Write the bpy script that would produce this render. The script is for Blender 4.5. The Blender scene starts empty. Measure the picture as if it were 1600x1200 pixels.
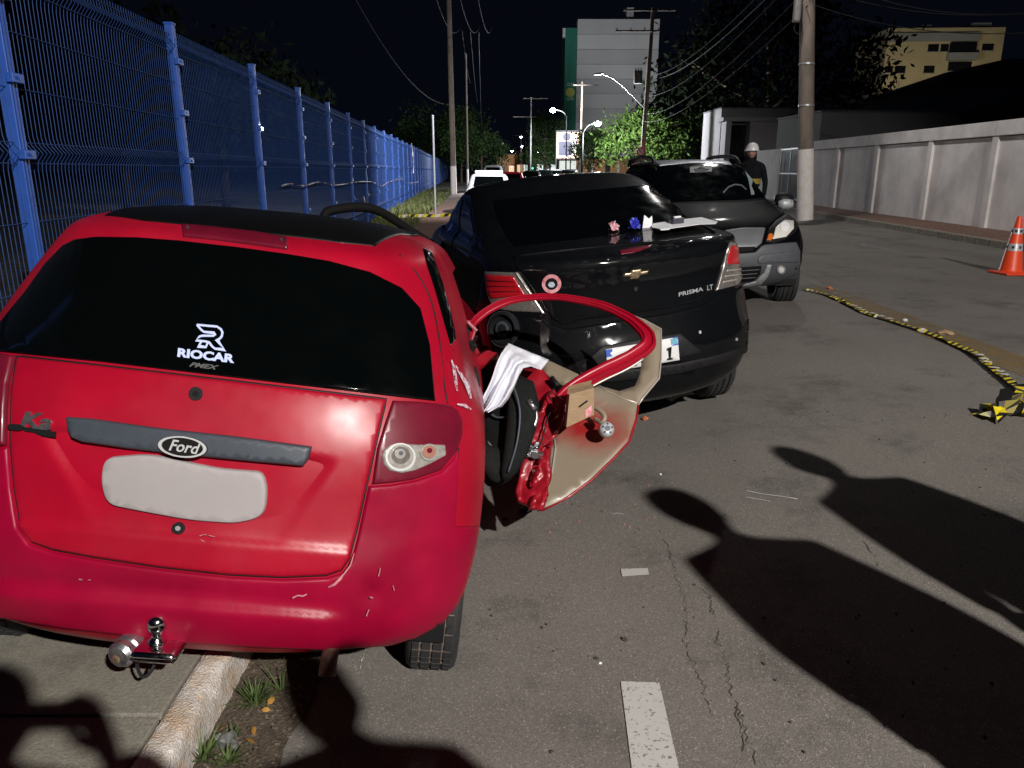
import bpy, bmesh, math, random
from math import sin, cos, tan, pi, radians, sqrt, atan2, hypot
from mathutils import Vector, Matrix, noise
from mathutils.bvhtree import BVHTree
from mathutils.geometry import delaunay_2d_cdt

random.seed(7)
sc = bpy.context.scene
COL = sc.collection
V = Vector

# ------------------------------------------------------------------ camera
CAM_H = 1.63
PITCH = math.atan(334 / 1200)
cam_d = bpy.data.cameras.new('camera')
cam_d.sensor_width = 36.0
cam_d.lens = 27.0
cam_d.clip_start = 0.05
cam_d.clip_end = 2000
cam = bpy.data.objects.new('camera', cam_d)
COL.objects.link(cam)
cam.location = (0, 0, CAM_H)
cam.rotation_euler = (pi / 2 - PITCH, 0, 0)
sc.camera = cam

# ------------------------------------------------------------------ night sky
w = bpy.data.worlds.new('World')
sc.world = w
w.use_nodes = True
wn = w.node_tree.nodes
bg = wn['Background']
bg.inputs[0].default_value = (0.26, 0.34, 0.75, 1)
bg.inputs[1].default_value = 0.006

sc.view_settings.view_transform = 'Standard'
sc.view_settings.look = 'None'
sc.view_settings.exposure = 0.0
sc.view_settings.gamma = 1.0

# main light of the place: the tall street lamp behind the photographer
LAMP = V((5.6, -8.5, 8.4))


def light(name, loc, power, color=(1, 1, 1), size=0.15, parent=None, spot=None, aim=None, blend=0.4):
    d = bpy.data.lights.new(name, 'SPOT' if spot else 'POINT')
    d.energy = power
    d.color = color
    d.shadow_soft_size = size
    o = bpy.data.objects.new(name, d)
    COL.objects.link(o)
    o.location = loc
    if spot:
        d.spot_size = spot
        d.spot_blend = blend
        o.rotation_euler = (V(aim) - V(loc)).to_track_quat('-Z', 'Y').to_euler()
    if parent:
        o.parent = parent
    return o


light('street_lamp_light', LAMP, 16800, (1.0, 0.955, 0.90), 0.11, None, radians(68), (3.57, 5.96, 0.0), 0.30)

# ------------------------------------------------------------------ pixel helpers (photograph is 1600 x 1200)
CP, SP = cos(PITCH), sin(PITCH)
CAMO = V((0, 0, CAM_H))


def ray(u, v):
    x = (u - 800) / 1200
    y = (600 - v) / 1200
    return V((x, CP + y * SP, -SP + y * CP))


def at(u, v, t):
    """point at optical depth t"""
    return CAMO + ray(u, v) * t


def atY(u, v, Y):
    r = ray(u, v)
    return CAMO + r * (Y / r.y)


def road_z(X):
    if X < -0.3:
        return 0.0
    if X < 2.0:
        return 0.06 * (X + 0.3)
    if X < 4.5:
        a = X - 2.0
        return 0.138 + 0.06 * a - 0.012 * a * a
    return 0.213


def ground(u, v, dz=0.0):
    r = ray(u, v)
    z = 0.0
    for i in range(30):
        t = (z + dz - CAM_H) / r.z
        p = CAMO + r * t
        z = 0.5 * z + 0.5 * road_z(p.x)
    t = (z + dz - CAM_H) / r.z
    return CAMO + r * t


# ------------------------------------------------------------------ materials
MATS = {}


def mat(name, color, rough=0.6, metal=0.0, coat=0.0, coat_rough=0.05, spec=0.5, emit=None, emit_s=0.0,
        var=0.0, vscale=8.0, bump=0.0, bscale=40.0, alpha=None, trans=0.0, rvar=0.0, color2=None, detail=6.0,
        stretch=None):
    if name in MATS:
        return MATS[name]
    m = bpy.data.materials.new(name)
    m.use_nodes = True
    nt = m.node_tree
    N, L = nt.nodes, nt.links
    b = N['Principled BSDF']
    b.inputs['Base Color'].default_value = (*color, 1)
    b.inputs['Roughness'].default_value = rough
    b.inputs['Metallic'].default_value = metal
    b.inputs['Coat Weight'].default_value = coat
    b.inputs['Coat Roughness'].default_value = coat_rough
    b.inputs['Specular IOR Level'].default_value = spec
    b.inputs['Transmission Weight'].default_value = trans
    if emit:
        b.inputs['Emission Color'].default_value = (*emit, 1)
        b.inputs['Emission Strength'].default_value = emit_s
    if var or bump or rvar or color2:
        tc = N.new('ShaderNodeTexCoord')
        src = tc.outputs['Object']
        if stretch:
            mp = N.new('ShaderNodeMapping')
            mp.inputs['Scale'].default_value = stretch
            L.new(src, mp.inputs['Vector'])
            src = mp.outputs['Vector']
    if var or color2:
        n = N.new('ShaderNodeTexNoise')
        n.inputs['Scale'].default_value = vscale
        n.inputs['Detail'].default_value = detail
        n.inputs['Roughness'].default_value = 0.65
        L.new(src, n.inputs['Vector'])
        r = N.new('ShaderNodeValToRGB')
        r.color_ramp.elements[0].position = 0.32
        r.color_ramp.elements[1].position = 0.68
        c2 = color2 if color2 else tuple(min(1, c * (1 + var)) for c in color)
        c1 = color if color2 else tuple(c * (1 - var) for c in color)
        r.color_ramp.elements[0].color = (*c1, 1)
        r.color_ramp.elements[1].color = (*c2, 1)
        L.new(n.outputs['Fac'], r.inputs['Fac'])
        L.new(r.outputs['Color'], b.inputs['Base Color'])
    if rvar:
        n3 = N.new('ShaderNodeTexNoise')
        n3.inputs['Scale'].default_value = vscale * 1.7
        n3.inputs['Detail'].default_value = 5
        L.new(src, n3.inputs['Vector'])
        mr = N.new('ShaderNodeMapRange')
        mr.inputs['From Min'].default_value = 0.3
        mr.inputs['From Max'].default_value = 0.7
        mr.inputs['To Min'].default_value = max(0, rough - rvar)
        mr.inputs['To Max'].default_value = min(1, rough + rvar)
        L.new(n3.outputs['Fac'], mr.inputs['Value'])
        L.new(mr.outputs['Result'], b.inputs['Roughness'])
        if coat:
            mc = N.new('ShaderNodeMapRange')
            mc.inputs['From Min'].default_value = 0.3
            mc.inputs['From Max'].default_value = 0.7
            mc.inputs['To Min'].default_value = coat_rough
            mc.inputs['To Max'].default_value = coat_rough + rvar
            L.new(n3.outputs['Fac'], mc.inputs['Value'])
            L.new(mc.outputs['Result'], b.inputs['Coat Roughness'])
    if bump:
        n2 = N.new('ShaderNodeTexNoise')
        n2.inputs['Scale'].default_value = bscale
        n2.inputs['Detail'].default_value = 4
        L.new(src, n2.inputs['Vector'])
        bp = N.new('ShaderNodeBump')
        bp.inputs['Strength'].default_value = min(1.0, bump * 2)
        bp.inputs['Distance'].default_value = 0.01
        L.new(n2.outputs['Fac'], bp.inputs['Height'])
        L.new(bp.outputs['Normal'], b.inputs['Normal'])
    MATS[name] = m
    return m


M = {}
M['red'] = mat('red_car_paint', (0.34, 0.003, 0.019), 0.38, coat=0.0, spec=0.42, var=0.16, vscale=2.2, rvar=0.12, detail=9.0)
M['red_bumper'] = mat('red_bumper_paint', (0.275, 0.002, 0.026), 0.41, coat=0.0, spec=0.20, var=0.22, vscale=2.6, rvar=0.13, detail=9.0)
M['red_bare'] = mat('red_metal_inner', (0.27, 0.005, 0.014), 0.42, coat=0.15, coat_rough=0.12, var=0.25, vscale=9.0, bump=0.10, bscale=14)
M['black_paint'] = mat('black_car_paint', (0.0035, 0.004, 0.005), 0.5, coat=0.65, coat_rough=0.04, spec=0.03, var=0.2, vscale=3, rvar=0.04)
M['black_roof'] = mat('black_roof_film', (0.003, 0.003, 0.0035), 0.5, coat=0.1, spec=0.15, coat_rough=0.25, var=0.2)
M['grey_paint'] = mat('dark_grey_car_paint', (0.003, 0.0032, 0.004), 0.55, coat=0.06, coat_rough=0.10, spec=0.02, var=0.15, vscale=5)
M['white_paint'] = mat('white_car_paint', (0.75, 0.76, 0.78), 0.35, coat=0.8, var=0.05)
M['glass'] = mat('tinted_car_glass', (0.0012, 0.0018, 0.0018), 0.10, coat=0.25, coat_rough=0.05, spec=0.45, rvar=0.06, vscale=5)
M['glass_green'] = mat('windscreen_glass', (0.55, 0.62, 0.58), 0.02, trans=1.0, spec=0.5)
M['bplastic'] = mat('black_plastic', (0.010, 0.010, 0.011), 0.55, spec=0.25, var=0.2, bump=0.05, bscale=300)
M['gplastic'] = mat('grey_trim_plastic', (0.045, 0.055, 0.07), 0.48, var=0.12, vscale=12, bump=0.03, bscale=400)
M['silver'] = mat('roof_sheen_silver', (0.30, 0.32, 0.37), 0.35, metal=0.3, coat=0.3, coat_rough=0.1)  # pale tone carries the reflection on the crossover roof
M['grey_front'] = mat('grey_front_paint', (0.17, 0.175, 0.19), 0.45, metal=0.2, var=0.1)
M['gplastic2'] = mat('grey_bumper_plastic', (0.075, 0.08, 0.092), 0.55, var=0.12, vscale=8)
M['rubber'] = mat('tyre_rubber', (0.020, 0.020, 0.021), 0.8, var=0.35, vscale=14, bump=0.06, bscale=160)
M['dust'] = mat('tyre_groove_dust', (0.13, 0.10, 0.08), 0.95, var=0.5, vscale=30)
M['rim'] = mat('wheel_rim', (0.35, 0.35, 0.36), 0.35, metal=0.9, var=0.1)
M['chrome'] = mat('chrome', (0.72, 0.72, 0.73), 0.12, metal=1.0, rvar=0.08, vscale=30)
M['steel'] = mat('worn_steel', (0.42, 0.42, 0.44), 0.32, metal=0.9, var=0.25, vscale=25, rvar=0.12)
M['alum'] = mat('grey_cast_metal', (0.40, 0.42, 0.44), 0.5, metal=0.3, var=0.3, vscale=30)
M['rust'] = mat('rusty_pipe', (0.10, 0.045, 0.035), 0.6, metal=0.4, var=0.5, vscale=30)
M['lens_red'] = mat('red_lamp_lens', (0.13, 0.005, 0.018), 0.33, spec=0.35, coat=0.12, coat_rough=0.10, var=0.15, vscale=12)
M['lens_bright'] = mat('bright_red_lens', (0.42, 0.008, 0.014), 0.25, coat=0.8, coat_rough=0.08, var=0.1, vscale=30)
M['lens_clear'] = mat('clear_lamp_lens', (0.50, 0.47, 0.43), 0.22, metal=0.45, coat=0.8, var=0.2, vscale=40)
M['lens_smoke'] = mat('smoked_lamp_lens', (0.22, 0.20, 0.185), 0.25, metal=0.5, coat=0.8, var=0.3, vscale=60)
M['lens_glint'] = mat('headlight_glint_white', (0.80, 0.78, 0.72), 0.2, coat=0.8)
M['lens_orange'] = mat('orange_bulb', (0.70, 0.16, 0.02), 0.25, coat=0.8)
M['lens_pink'] = mat('pinkish_bulb', (0.45, 0.22, 0.16), 0.3, metal=0.3, coat=0.6)
M['reflector'] = mat('lamp_reflector', (0.85, 0.85, 0.82), 0.12, metal=1.0)
M['plate'] = mat('licence_plate_face', (0.34, 0.31, 0.31), 0.6, var=0.04, vscale=4)
M['plate_white'] = mat('white_plate_face', (0.72, 0.72, 0.72), 0.5, var=0.04)
M['plate_blue'] = mat('blue_plate_band', (0.03, 0.10, 0.50), 0.5)
M['plate_flag'] = mat('plate_flag', (0.10, 0.35, 0.45), 0.5)
M['ink'] = mat('black_ink', (0.008, 0.008, 0.008), 0.75, spec=0.15)
M['bright'] = mat('bright_trim', (0.62, 0.62, 0.63), 0.3, metal=0.25, coat=0.5)
M['sticker'] = mat('pale_blue_sticker', (0.52, 0.60, 0.92), 0.5)
M['sticker_grey'] = mat('grey_sticker', (0.10, 0.10, 0.10), 0.5)
M['sticker_red'] = mat('red_white_sticker', (0.55, 0.10, 0.14), 0.5, color2=(0.72, 0.42, 0.44), vscale=60)
M['sticker_pale'] = mat('pale_sticker', (0.45, 0.52, 0.60), 0.5, var=0.3, vscale=90)
M['gold'] = mat('gold_emblem', (0.80, 0.62, 0.40), 0.25, metal=0.9)
M['scratch'] = mat('paint_scratch', (0.46, 0.17, 0.20), 0.7, var=0.4, vscale=60)
M['white_smear'] = mat('white_paint_smear', (0.55, 0.45, 0.52), 0.5, var=0.35, vscale=18)
M['beige'] = mat('beige_primer', (0.25, 0.205, 0.145), 0.5, coat=0.2, var=0.18, vscale=6)
M['beige_edge'] = mat('bare_metal_edge', (0.55, 0.50, 0.45), 0.4, metal=0.5)
M['seat'] = mat('black_seat_cloth', (0.005, 0.006, 0.006), 0.85, spec=0.10, var=0.35, vscale=30, bump=0.12, bscale=120)
M['seat2'] = mat('dark_grey_seat_cloth', (0.009, 0.010, 0.010), 0.8, spec=0.14, var=0.3, vscale=40, bump=0.12, bscale=150)
M['cloth'] = mat('white_cloth', (0.72, 0.73, 0.80), 0.85, var=0.05, vscale=12, bump=0.05, bscale=200)
M['card'] = mat('brown_cardboard', (0.31, 0.21, 0.12), 0.8, var=0.15, vscale=20, stretch=(1, 1, 6))
M['bark_unlit'] = mat('bark_night_dark', (0.012, 0.010, 0.008), 0.95, spec=0.05)  # bark colour darkened as if no lamp reached it
M['paper'] = mat('white_paper', (0.84, 0.85, 0.88), 0.7, var=0.05)
M['blue_bag'] = mat('blue_plastic', (0.03, 0.04, 0.42), 0.25, coat=0.5, var=0.4, vscale=60)
M['red_packet'] = mat('red_white_packet', (0.60, 0.05, 0.08), 0.4, color2=(0.75, 0.70, 0.75), vscale=45, detail=2)
M['dark_case'] = mat('dark_case', (0.03, 0.03, 0.045), 0.4, var=0.3)
M['fence'] = mat('blue_fence_coating', (0.019, 0.078, 0.36), 0.5, coat=0.1, var=0.15, vscale=5)
M['fence_wire'] = mat('blue_wire_coating', (0.017, 0.052, 0.19), 0.5, var=0.2, vscale=3)
M['concrete_pole'] = mat('pole_concrete', (0.17, 0.14, 0.115), 0.85, var=0.3, vscale=4, bump=0.1, bscale=30, stretch=(1, 1, 0.3))
M['pole_white'] = mat('pole_whitewash', (0.82, 0.79, 0.79), 0.85, var=0.15, vscale=5, color2=(0.70, 0.62, 0.58))
M['wood_pole'] = mat('dark_pole', (0.12, 0.10, 0.085), 0.85, var=0.3, vscale=6)
M['galv'] = mat('galvanised_steel', (0.42, 0.43, 0.45), 0.45, metal=0.5, var=0.15)
M['wire'] = mat('black_cable', (0.018, 0.018, 0.020), 0.7, var=0.2)
M['wire_pale'] = mat('grey_cable', (0.010, 0.010, 0.011), 0.8, spec=0.1, var=0.2)
M['wall'] = mat('white_wall_render', (0.76, 0.72, 0.71), 0.85, var=0.16, vscale=1.1, bump=0.06, bscale=60)
M['pilaster'] = mat('wall_pilaster_paint', (0.76, 0.72, 0.71), 0.85, var=0.16, vscale=1.5, bump=0.05, bscale=60)
M['gate'] = mat('grey_gate_metal', (0.09, 0.095, 0.11), 0.5, metal=0.3, var=0.2)
M['house'] = mat('grey_house_render', (0.36, 0.35, 0.37), 0.85, var=0.12, vscale=1.0)
M['shed_wall'] = mat('shed_render', (0.055, 0.062, 0.062), 0.85, var=0.15, vscale=0.5)
M['house_dark'] = mat('dark_house_render', (0.10, 0.105, 0.12), 0.85, var=0.15, vscale=1)
M['roof_green'] = mat('pale_roof_sheet', (0.18, 0.22, 0.23), 0.8, var=0.25, vscale=0.8)
M['roof_dark'] = mat('dark_roof', (0.02, 0.02, 0.022), 0.8, var=0.2)
M['apart'] = mat('yellow_render', (0.48, 0.40, 0.24), 0.85, var=0.10, vscale=0.4)
M['apart_grey'] = mat('grey_render', (0.26, 0.27, 0.27), 0.85, var=0.10, vscale=0.4)
M['tower'] = mat('tower_white_cladding', (0.62, 0.62, 0.64), 0.7, var=0.06, vscale=0.15)
M['tower2'] = mat('tower_grey_cladding', (0.52, 0.52, 0.54), 0.7, var=0.06, vscale=0.15)
M['tower_green'] = mat('tower_green_paint', (0.010, 0.17, 0.115), 0.7, var=0.08, vscale=0.2)
M['logo_yellow'] = mat('logo_yellow', (0.55, 0.55, 0.10), 0.6)
M['logo_pale'] = mat('logo_pale_green', (0.25, 0.50, 0.42), 0.6)
M['window_dark'] = mat('dark_window', (0.01, 0.011, 0.013), 0.15, coat=0.4)
M['orange_wall'] = mat('orange_render', (0.45, 0.22, 0.10), 0.85, var=0.2, vscale=0.5)
M['brown_wall'] = mat('brown_render', (0.24, 0.15, 0.10), 0.85, var=0.2, vscale=0.5)
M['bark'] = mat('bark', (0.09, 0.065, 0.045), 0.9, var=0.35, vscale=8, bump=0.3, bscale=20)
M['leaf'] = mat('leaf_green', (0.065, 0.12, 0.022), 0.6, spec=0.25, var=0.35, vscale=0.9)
M['leaf_unlit'] = mat('leaf_night_dark', (0.004, 0.006, 0.003), 0.9, spec=0.02, var=0.35, vscale=0.9)  # leaf colour sunk near black to paint in the missing light
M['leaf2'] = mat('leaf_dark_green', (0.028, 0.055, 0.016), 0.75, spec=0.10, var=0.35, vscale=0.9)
M['grass'] = mat('grass_green', (0.075, 0.115, 0.030), 0.7, var=0.4, vscale=12)
M['grass2'] = mat('verge_grass', (0.10, 0.115, 0.035), 0.8, var=0.4, vscale=3)
M['dry'] = mat('dry_leaf', (0.36, 0.18, 0.03), 0.7, var=0.3, vscale=40)
M['foil'] = mat('crumpled_foil', (0.36, 0.38, 0.38), 0.3, metal=0.7, var=0.4, vscale=50)
M['cone'] = mat('orange_cone_plastic', (0.80, 0.065, 0.015), 0.45, var=0.08, vscale=10)
M['cone_band'] = mat('reflective_band', (0.48, 0.48, 0.50), 0.35, metal=0.2, var=0.25, vscale=30)
M['ty'] = mat('yellow_tape', (0.72, 0.58, 0.02), 0.35, var=0.1, vscale=20)
M['tb'] = mat('black_tape', (0.012, 0.012, 0.010), 0.35)
M['tw'] = mat('white_tape', (0.75, 0.72, 0.72), 0.4)
M['tr'] = mat('red_orange_tape', (0.62, 0.16, 0.08), 0.4, color2=(0.75, 0.55, 0.5), vscale=9)
M['old_tape'] = mat('faded_tape', (0.16, 0.07, 0.05), 0.6, color2=(0.34, 0.20, 0.16), vscale=5)
M['old_tape2'] = mat('faded_tape_dark', (0.03, 0.03, 0.06), 0.6)
M['skin'] = mat('skin', (0.36, 0.20, 0.14), 0.55, var=0.1, vscale=20)
M['cloth_dark'] = mat('dark_clothing', (0.010, 0.011, 0.014), 0.9, spec=0.1, var=0.3, vscale=10, bump=0.1, bscale=50)
M['cloth_grey'] = mat('grey_clothing', (0.075, 0.077, 0.085), 0.85, var=0.25, vscale=10)
M['vest'] = mat('yellow_vest', (0.30, 0.22, 0.03), 0.6)
M['helmet'] = mat('white_helmet', (0.74, 0.74, 0.78), 0.3, coat=0.5)
M['hair'] = mat('dark_hair', (0.012, 0.009, 0.008), 0.6)
M['chip'] = mat('orange_chip', (0.55, 0.16, 0.07), 0.7, var=0.2, vscale=40)
M['sign_red'] = mat('sign_red', (0.55, 0.03, 0.03), 0.5)
M['sign_white'] = mat('sign_white', (0.7, 0.62, 0.62), 0.5)
M['ant'] = mat('transformer_grey', (0.20, 0.19, 0.18), 0.6, metal=0.2, var=0.2)
M['lamp_lit'] = mat('lit_lamp', (1, 1, 1), 0.5, emit=(0.93, 0.97, 1.0), emit_s=60)
M['lamp_dim'] = mat('dim_lit_lamp', (1, 1, 1), 0.5, emit=(0.9, 0.95, 1.0), emit_s=2.2)
M['lamp_green'] = mat('green_signal', (0.1, 1, 0.3), 0.5, emit=(0.05, 1.0, 0.25), emit_s=2.5)
M['lamp_redlit'] = mat('red_tail_light', (1, 0.1, 0.1), 0.5, emit=(1.0, 0.06, 0.05), emit_s=3.0)
M['head_lit'] = mat('lit_headlight', (1, 1, 1), 0.5, emit=(1, 0.97, 0.93), emit_s=14)
M['shop_lit'] = mat('lit_shop_front', (1, 1, 1), 0.5, emit=(0.75, 0.85, 0.8), emit_s=0.9)
M['shop_warm'] = mat('warm_lit_window', (1, 1, 1), 0.5, emit=(1.0, 0.62, 0.35), emit_s=0.8)
M['bb_white'] = mat('lit_poster_white', (1, 1, 1), 0.5, emit=(0.95, 0.93, 1.0), emit_s=1.1)
M['bb_orange'] = mat('lit_poster_orange', (1, 0.6, 0.4), 0.5, emit=(0.95, 0.55, 0.35), emit_s=0.65)
M['bb_dark'] = mat('lit_poster_dark', (0.05, 0.05, 0.1), 0.5, emit=(0.06, 0.06, 0.16), emit_s=0.5)
M['chalk'] = mat('chalk', (0.55, 0.54, 0.54), 0.95, var=0.2, vscale=60)
M['crack'] = mat('asphalt_crack', (0.058, 0.051, 0.045), 0.95)


def ground_mat(name, c1, c2, patch=0.35, pscale=0.6, speck=220.0, bump=0.35, mark=None, stain=0.45, spk_amt=0.5, warm=None, pale_amt=0.55):
    m = bpy.data.materials.new(name)
    m.use_nodes = True
    nt = m.node_tree
    N, L = nt.nodes, nt.links
    b = N['Principled BSDF']
    tc = N.new('ShaderNodeTexCoord')
    P = tc.outputs['Object']

    def nz(scale, det=5, rough=0.6):
        n = N.new('ShaderNodeTexNoise')
        n.inputs['Scale'].default_value = scale
        n.inputs['Detail'].default_value = det
        n.inputs['Roughness'].default_value = rough
        L.new(P, n.inputs['Vector'])
        return n

    def mix(blend, fac, a, bb):
        x = N.new('ShaderNodeMix')
        x.data_type = 'RGBA'
        x.blend_type = blend
        if isinstance(fac, float):
            x.inputs[0].default_value = fac
        else:
            L.new(fac, x.inputs[0])
        for s, k in ((a, 6), (bb, 7)):
            if isinstance(s, tuple):
                x.inputs[k].default_value = (*s, 1)
            else:
                L.new(s, x.inputs[k])
        return x.outputs[2]

    def ramp(src, p0, p1, v0=0.0, v1=1.0):
        r = N.new('ShaderNodeMapRange')
        r.inputs['From Min'].default_value = p0
        r.inputs['From Max'].default_value = p1
        r.inputs['To Min'].default_value = v0
        r.inputs['To Max'].default_value = v1
        L.new(src, r.inputs['Value'])
        return r.outputs['Result']
    n1 = nz(pscale, 6)
    col = mix('MIX', ramp(n1.outputs['Fac'], 0.3, 0.7), c1, c2)
    # dark stains, stretched patches
    n2 = nz(pscale * 2.7, 7, 0.7)
    st = ramp(n2.outputs['Fac'], 0.52, 0.66, 0.0, stain)
    col = mix('MIX', st, col, tuple(c * 0.45 for c in c1))
    if warm:
        n6 = nz(pscale * 0.8, 5, 0.7)
        col = mix('MIX', ramp(n6.outputs['Fac'], 0.46, 0.62, 0.0, 0.55), col, warm)
    # aggregate
    vo = N.new('ShaderNodeTexVoronoi')
    vo.inputs['Scale'].default_value = speck
    L.new(P, vo.inputs['Vector'])
    vr = N.new('ShaderNodeSeparateColor')
    L.new(vo.outputs['Color'], vr.inputs[0])
    sp = ramp(vr.outputs[0], 0.0, 1.0, 1 - spk_amt, 1 + spk_amt)
    hs = N.new('ShaderNodeHueSaturation')
    L.new(col, hs.inputs['Color'])
    L.new(sp, hs.inputs['Value'])
    col = hs.outputs['Color']
    pale = ramp(vr.outputs[1], 0.93, 0.97, 0.0, pale_amt)
    col = mix('MIX', pale, col, tuple(min(1, c * 3.0) for c in c2))
    L.new(col, b.inputs['Base Color'])
    b.inputs['Roughness'].default_value = 0.9
    b.inputs['Specular IOR Level'].default_value = 0.25
    n3 = nz(speck * 0.55, 3)
    add = N.new('ShaderNodeMath')
    add.operation = 'ADD'
    L.new(n3.outputs['Fac'], add.inputs[0])
    L.new(vo.outputs['Distance'], add.inputs[1])
    bp = N.new('ShaderNodeBump')
    bp.inputs['Strength'].default_value = bump
    bp.inputs['Distance'].default_value = 0.006
    L.new(add.outputs[0], bp.inputs['Height'])
    L.new(bp.outputs['Normal'], b.inputs['Normal'])
    MATS[name] = m
    return m


M['asphalt'] = ground_mat('road_asphalt', (0.140, 0.127, 0.115), (0.194, 0.177, 0.160), pscale=0.55, speck=230.0, bump=0.25, spk_amt=0.20, stain=0.6, pale_amt=0.30)
M['sidewalk'] = ground_mat('sidewalk_concrete', (0.17, 0.158, 0.13), (0.225, 0.21, 0.175), pscale=1.4, speck=160.0, bump=0.3, spk_amt=0.14, stain=0.4, pale_amt=0.1)
M['pave_red'] = ground_mat('reddish_paving', (0.15, 0.085, 0.06), (0.20, 0.12, 0.09), pscale=1.0, speck=40.0, bump=0.3, spk_amt=0.25)
M['gutter'] = ground_mat('gutter_dirt', (0.060, 0.047, 0.034), (0.095, 0.075, 0.055), pscale=3.0, speck=120.0, bump=0.5, spk_amt=0.3)
M['kerb'] = ground_mat('kerb_limewash', (0.46, 0.42, 0.39), (0.66, 0.61, 0.56), pscale=14.0, speck=170.0, bump=0.6, spk_amt=0.18, stain=0.30, warm=(0.46, 0.29, 0.13), pale_amt=0.1)
M['kerb_far'] = ground_mat('old_kerb_concrete', (0.20, 0.18, 0.155), (0.27, 0.24, 0.20), pscale=2.0, speck=60.0, bump=0.4, spk_amt=0.2)
M['earth'] = ground_mat('dark_earth', (0.045, 0.042, 0.034), (0.06, 0.055, 0.042), pscale=0.2, speck=10.0)


def worn_mat(name, color, thr=0.42, scale=70.0, soft=0.04, amax=1.0):
    """paint film worn off in flecks (mix with transparency)"""
    m = bpy.data.materials.new(name)
    m.use_nodes = True
    N, L = m.node_tree.nodes, m.node_tree.links
    b = N['Principled BSDF']
    b.inputs['Base Color'].default_value = (*color, 1)
    b.inputs['Roughness'].default_value = 0.85
    tc = N.new('ShaderNodeTexCoord')
    n = N.new('ShaderNodeTexNoise')
    n.inputs['Scale'].default_value = scale
    n.inputs['Detail'].default_value = 6
    n.inputs['Roughness'].default_value = 0.75
    L.new(tc.outputs['Object'], n.inputs['Vector'])
    r = N.new('ShaderNodeMapRange')
    r.inputs['From Min'].default_value = thr - soft
    r.inputs['From Max'].default_value = thr + soft
    r.inputs['To Max'].default_value = amax
    L.new(n.outputs['Fac'], r.inputs['Value'])
    L.new(r.outputs['Result'], b.inputs['Alpha'])
    MATS[name] = m
    return m


M['smear'] = worn_mat('paint_smear', (0.62, 0.50, 0.57), 0.47, 45, 0.06)
M['road_white'] = worn_mat('worn_white_paint', (0.50, 0.49, 0.47), 0.40, 60)
M['road_white2'] = worn_mat('faded_white_paint', (0.46, 0.45, 0.43), 0.36, 40)
M['road_yellow'] = worn_mat('faded_yellow_paint', (0.26, 0.165, 0.045), 0.50, 4.0, 0.17, 0.75)
M['road_faint'] = worn_mat('very_faded_white_paint', (0.30, 0.29, 0.28), 0.48, 8, 0.1, 0.7)

# ------------------------------------------------------------------ objects


def link(o, parent=None):
    COL.objects.link(o)
    if parent:
        o.parent = parent
    return o


def tag(o, label=None, cat=None, group=None, kind=None):
    if label:
        o['label'] = label
    if cat:
        o['category'] = cat
    if group:
        o['group'] = group
    if kind:
        o['kind'] = kind
    return o


def thing(name, label, cat, loc=(0, 0, 0), rz=0.0, group=None):
    o = bpy.data.objects.new(name, None)
    o.empty_display_size = 0.2
    link(o)
    o.location = loc
    o.rotation_euler = (0, 0, rz)
    return tag(o, label, cat, group)


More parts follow.
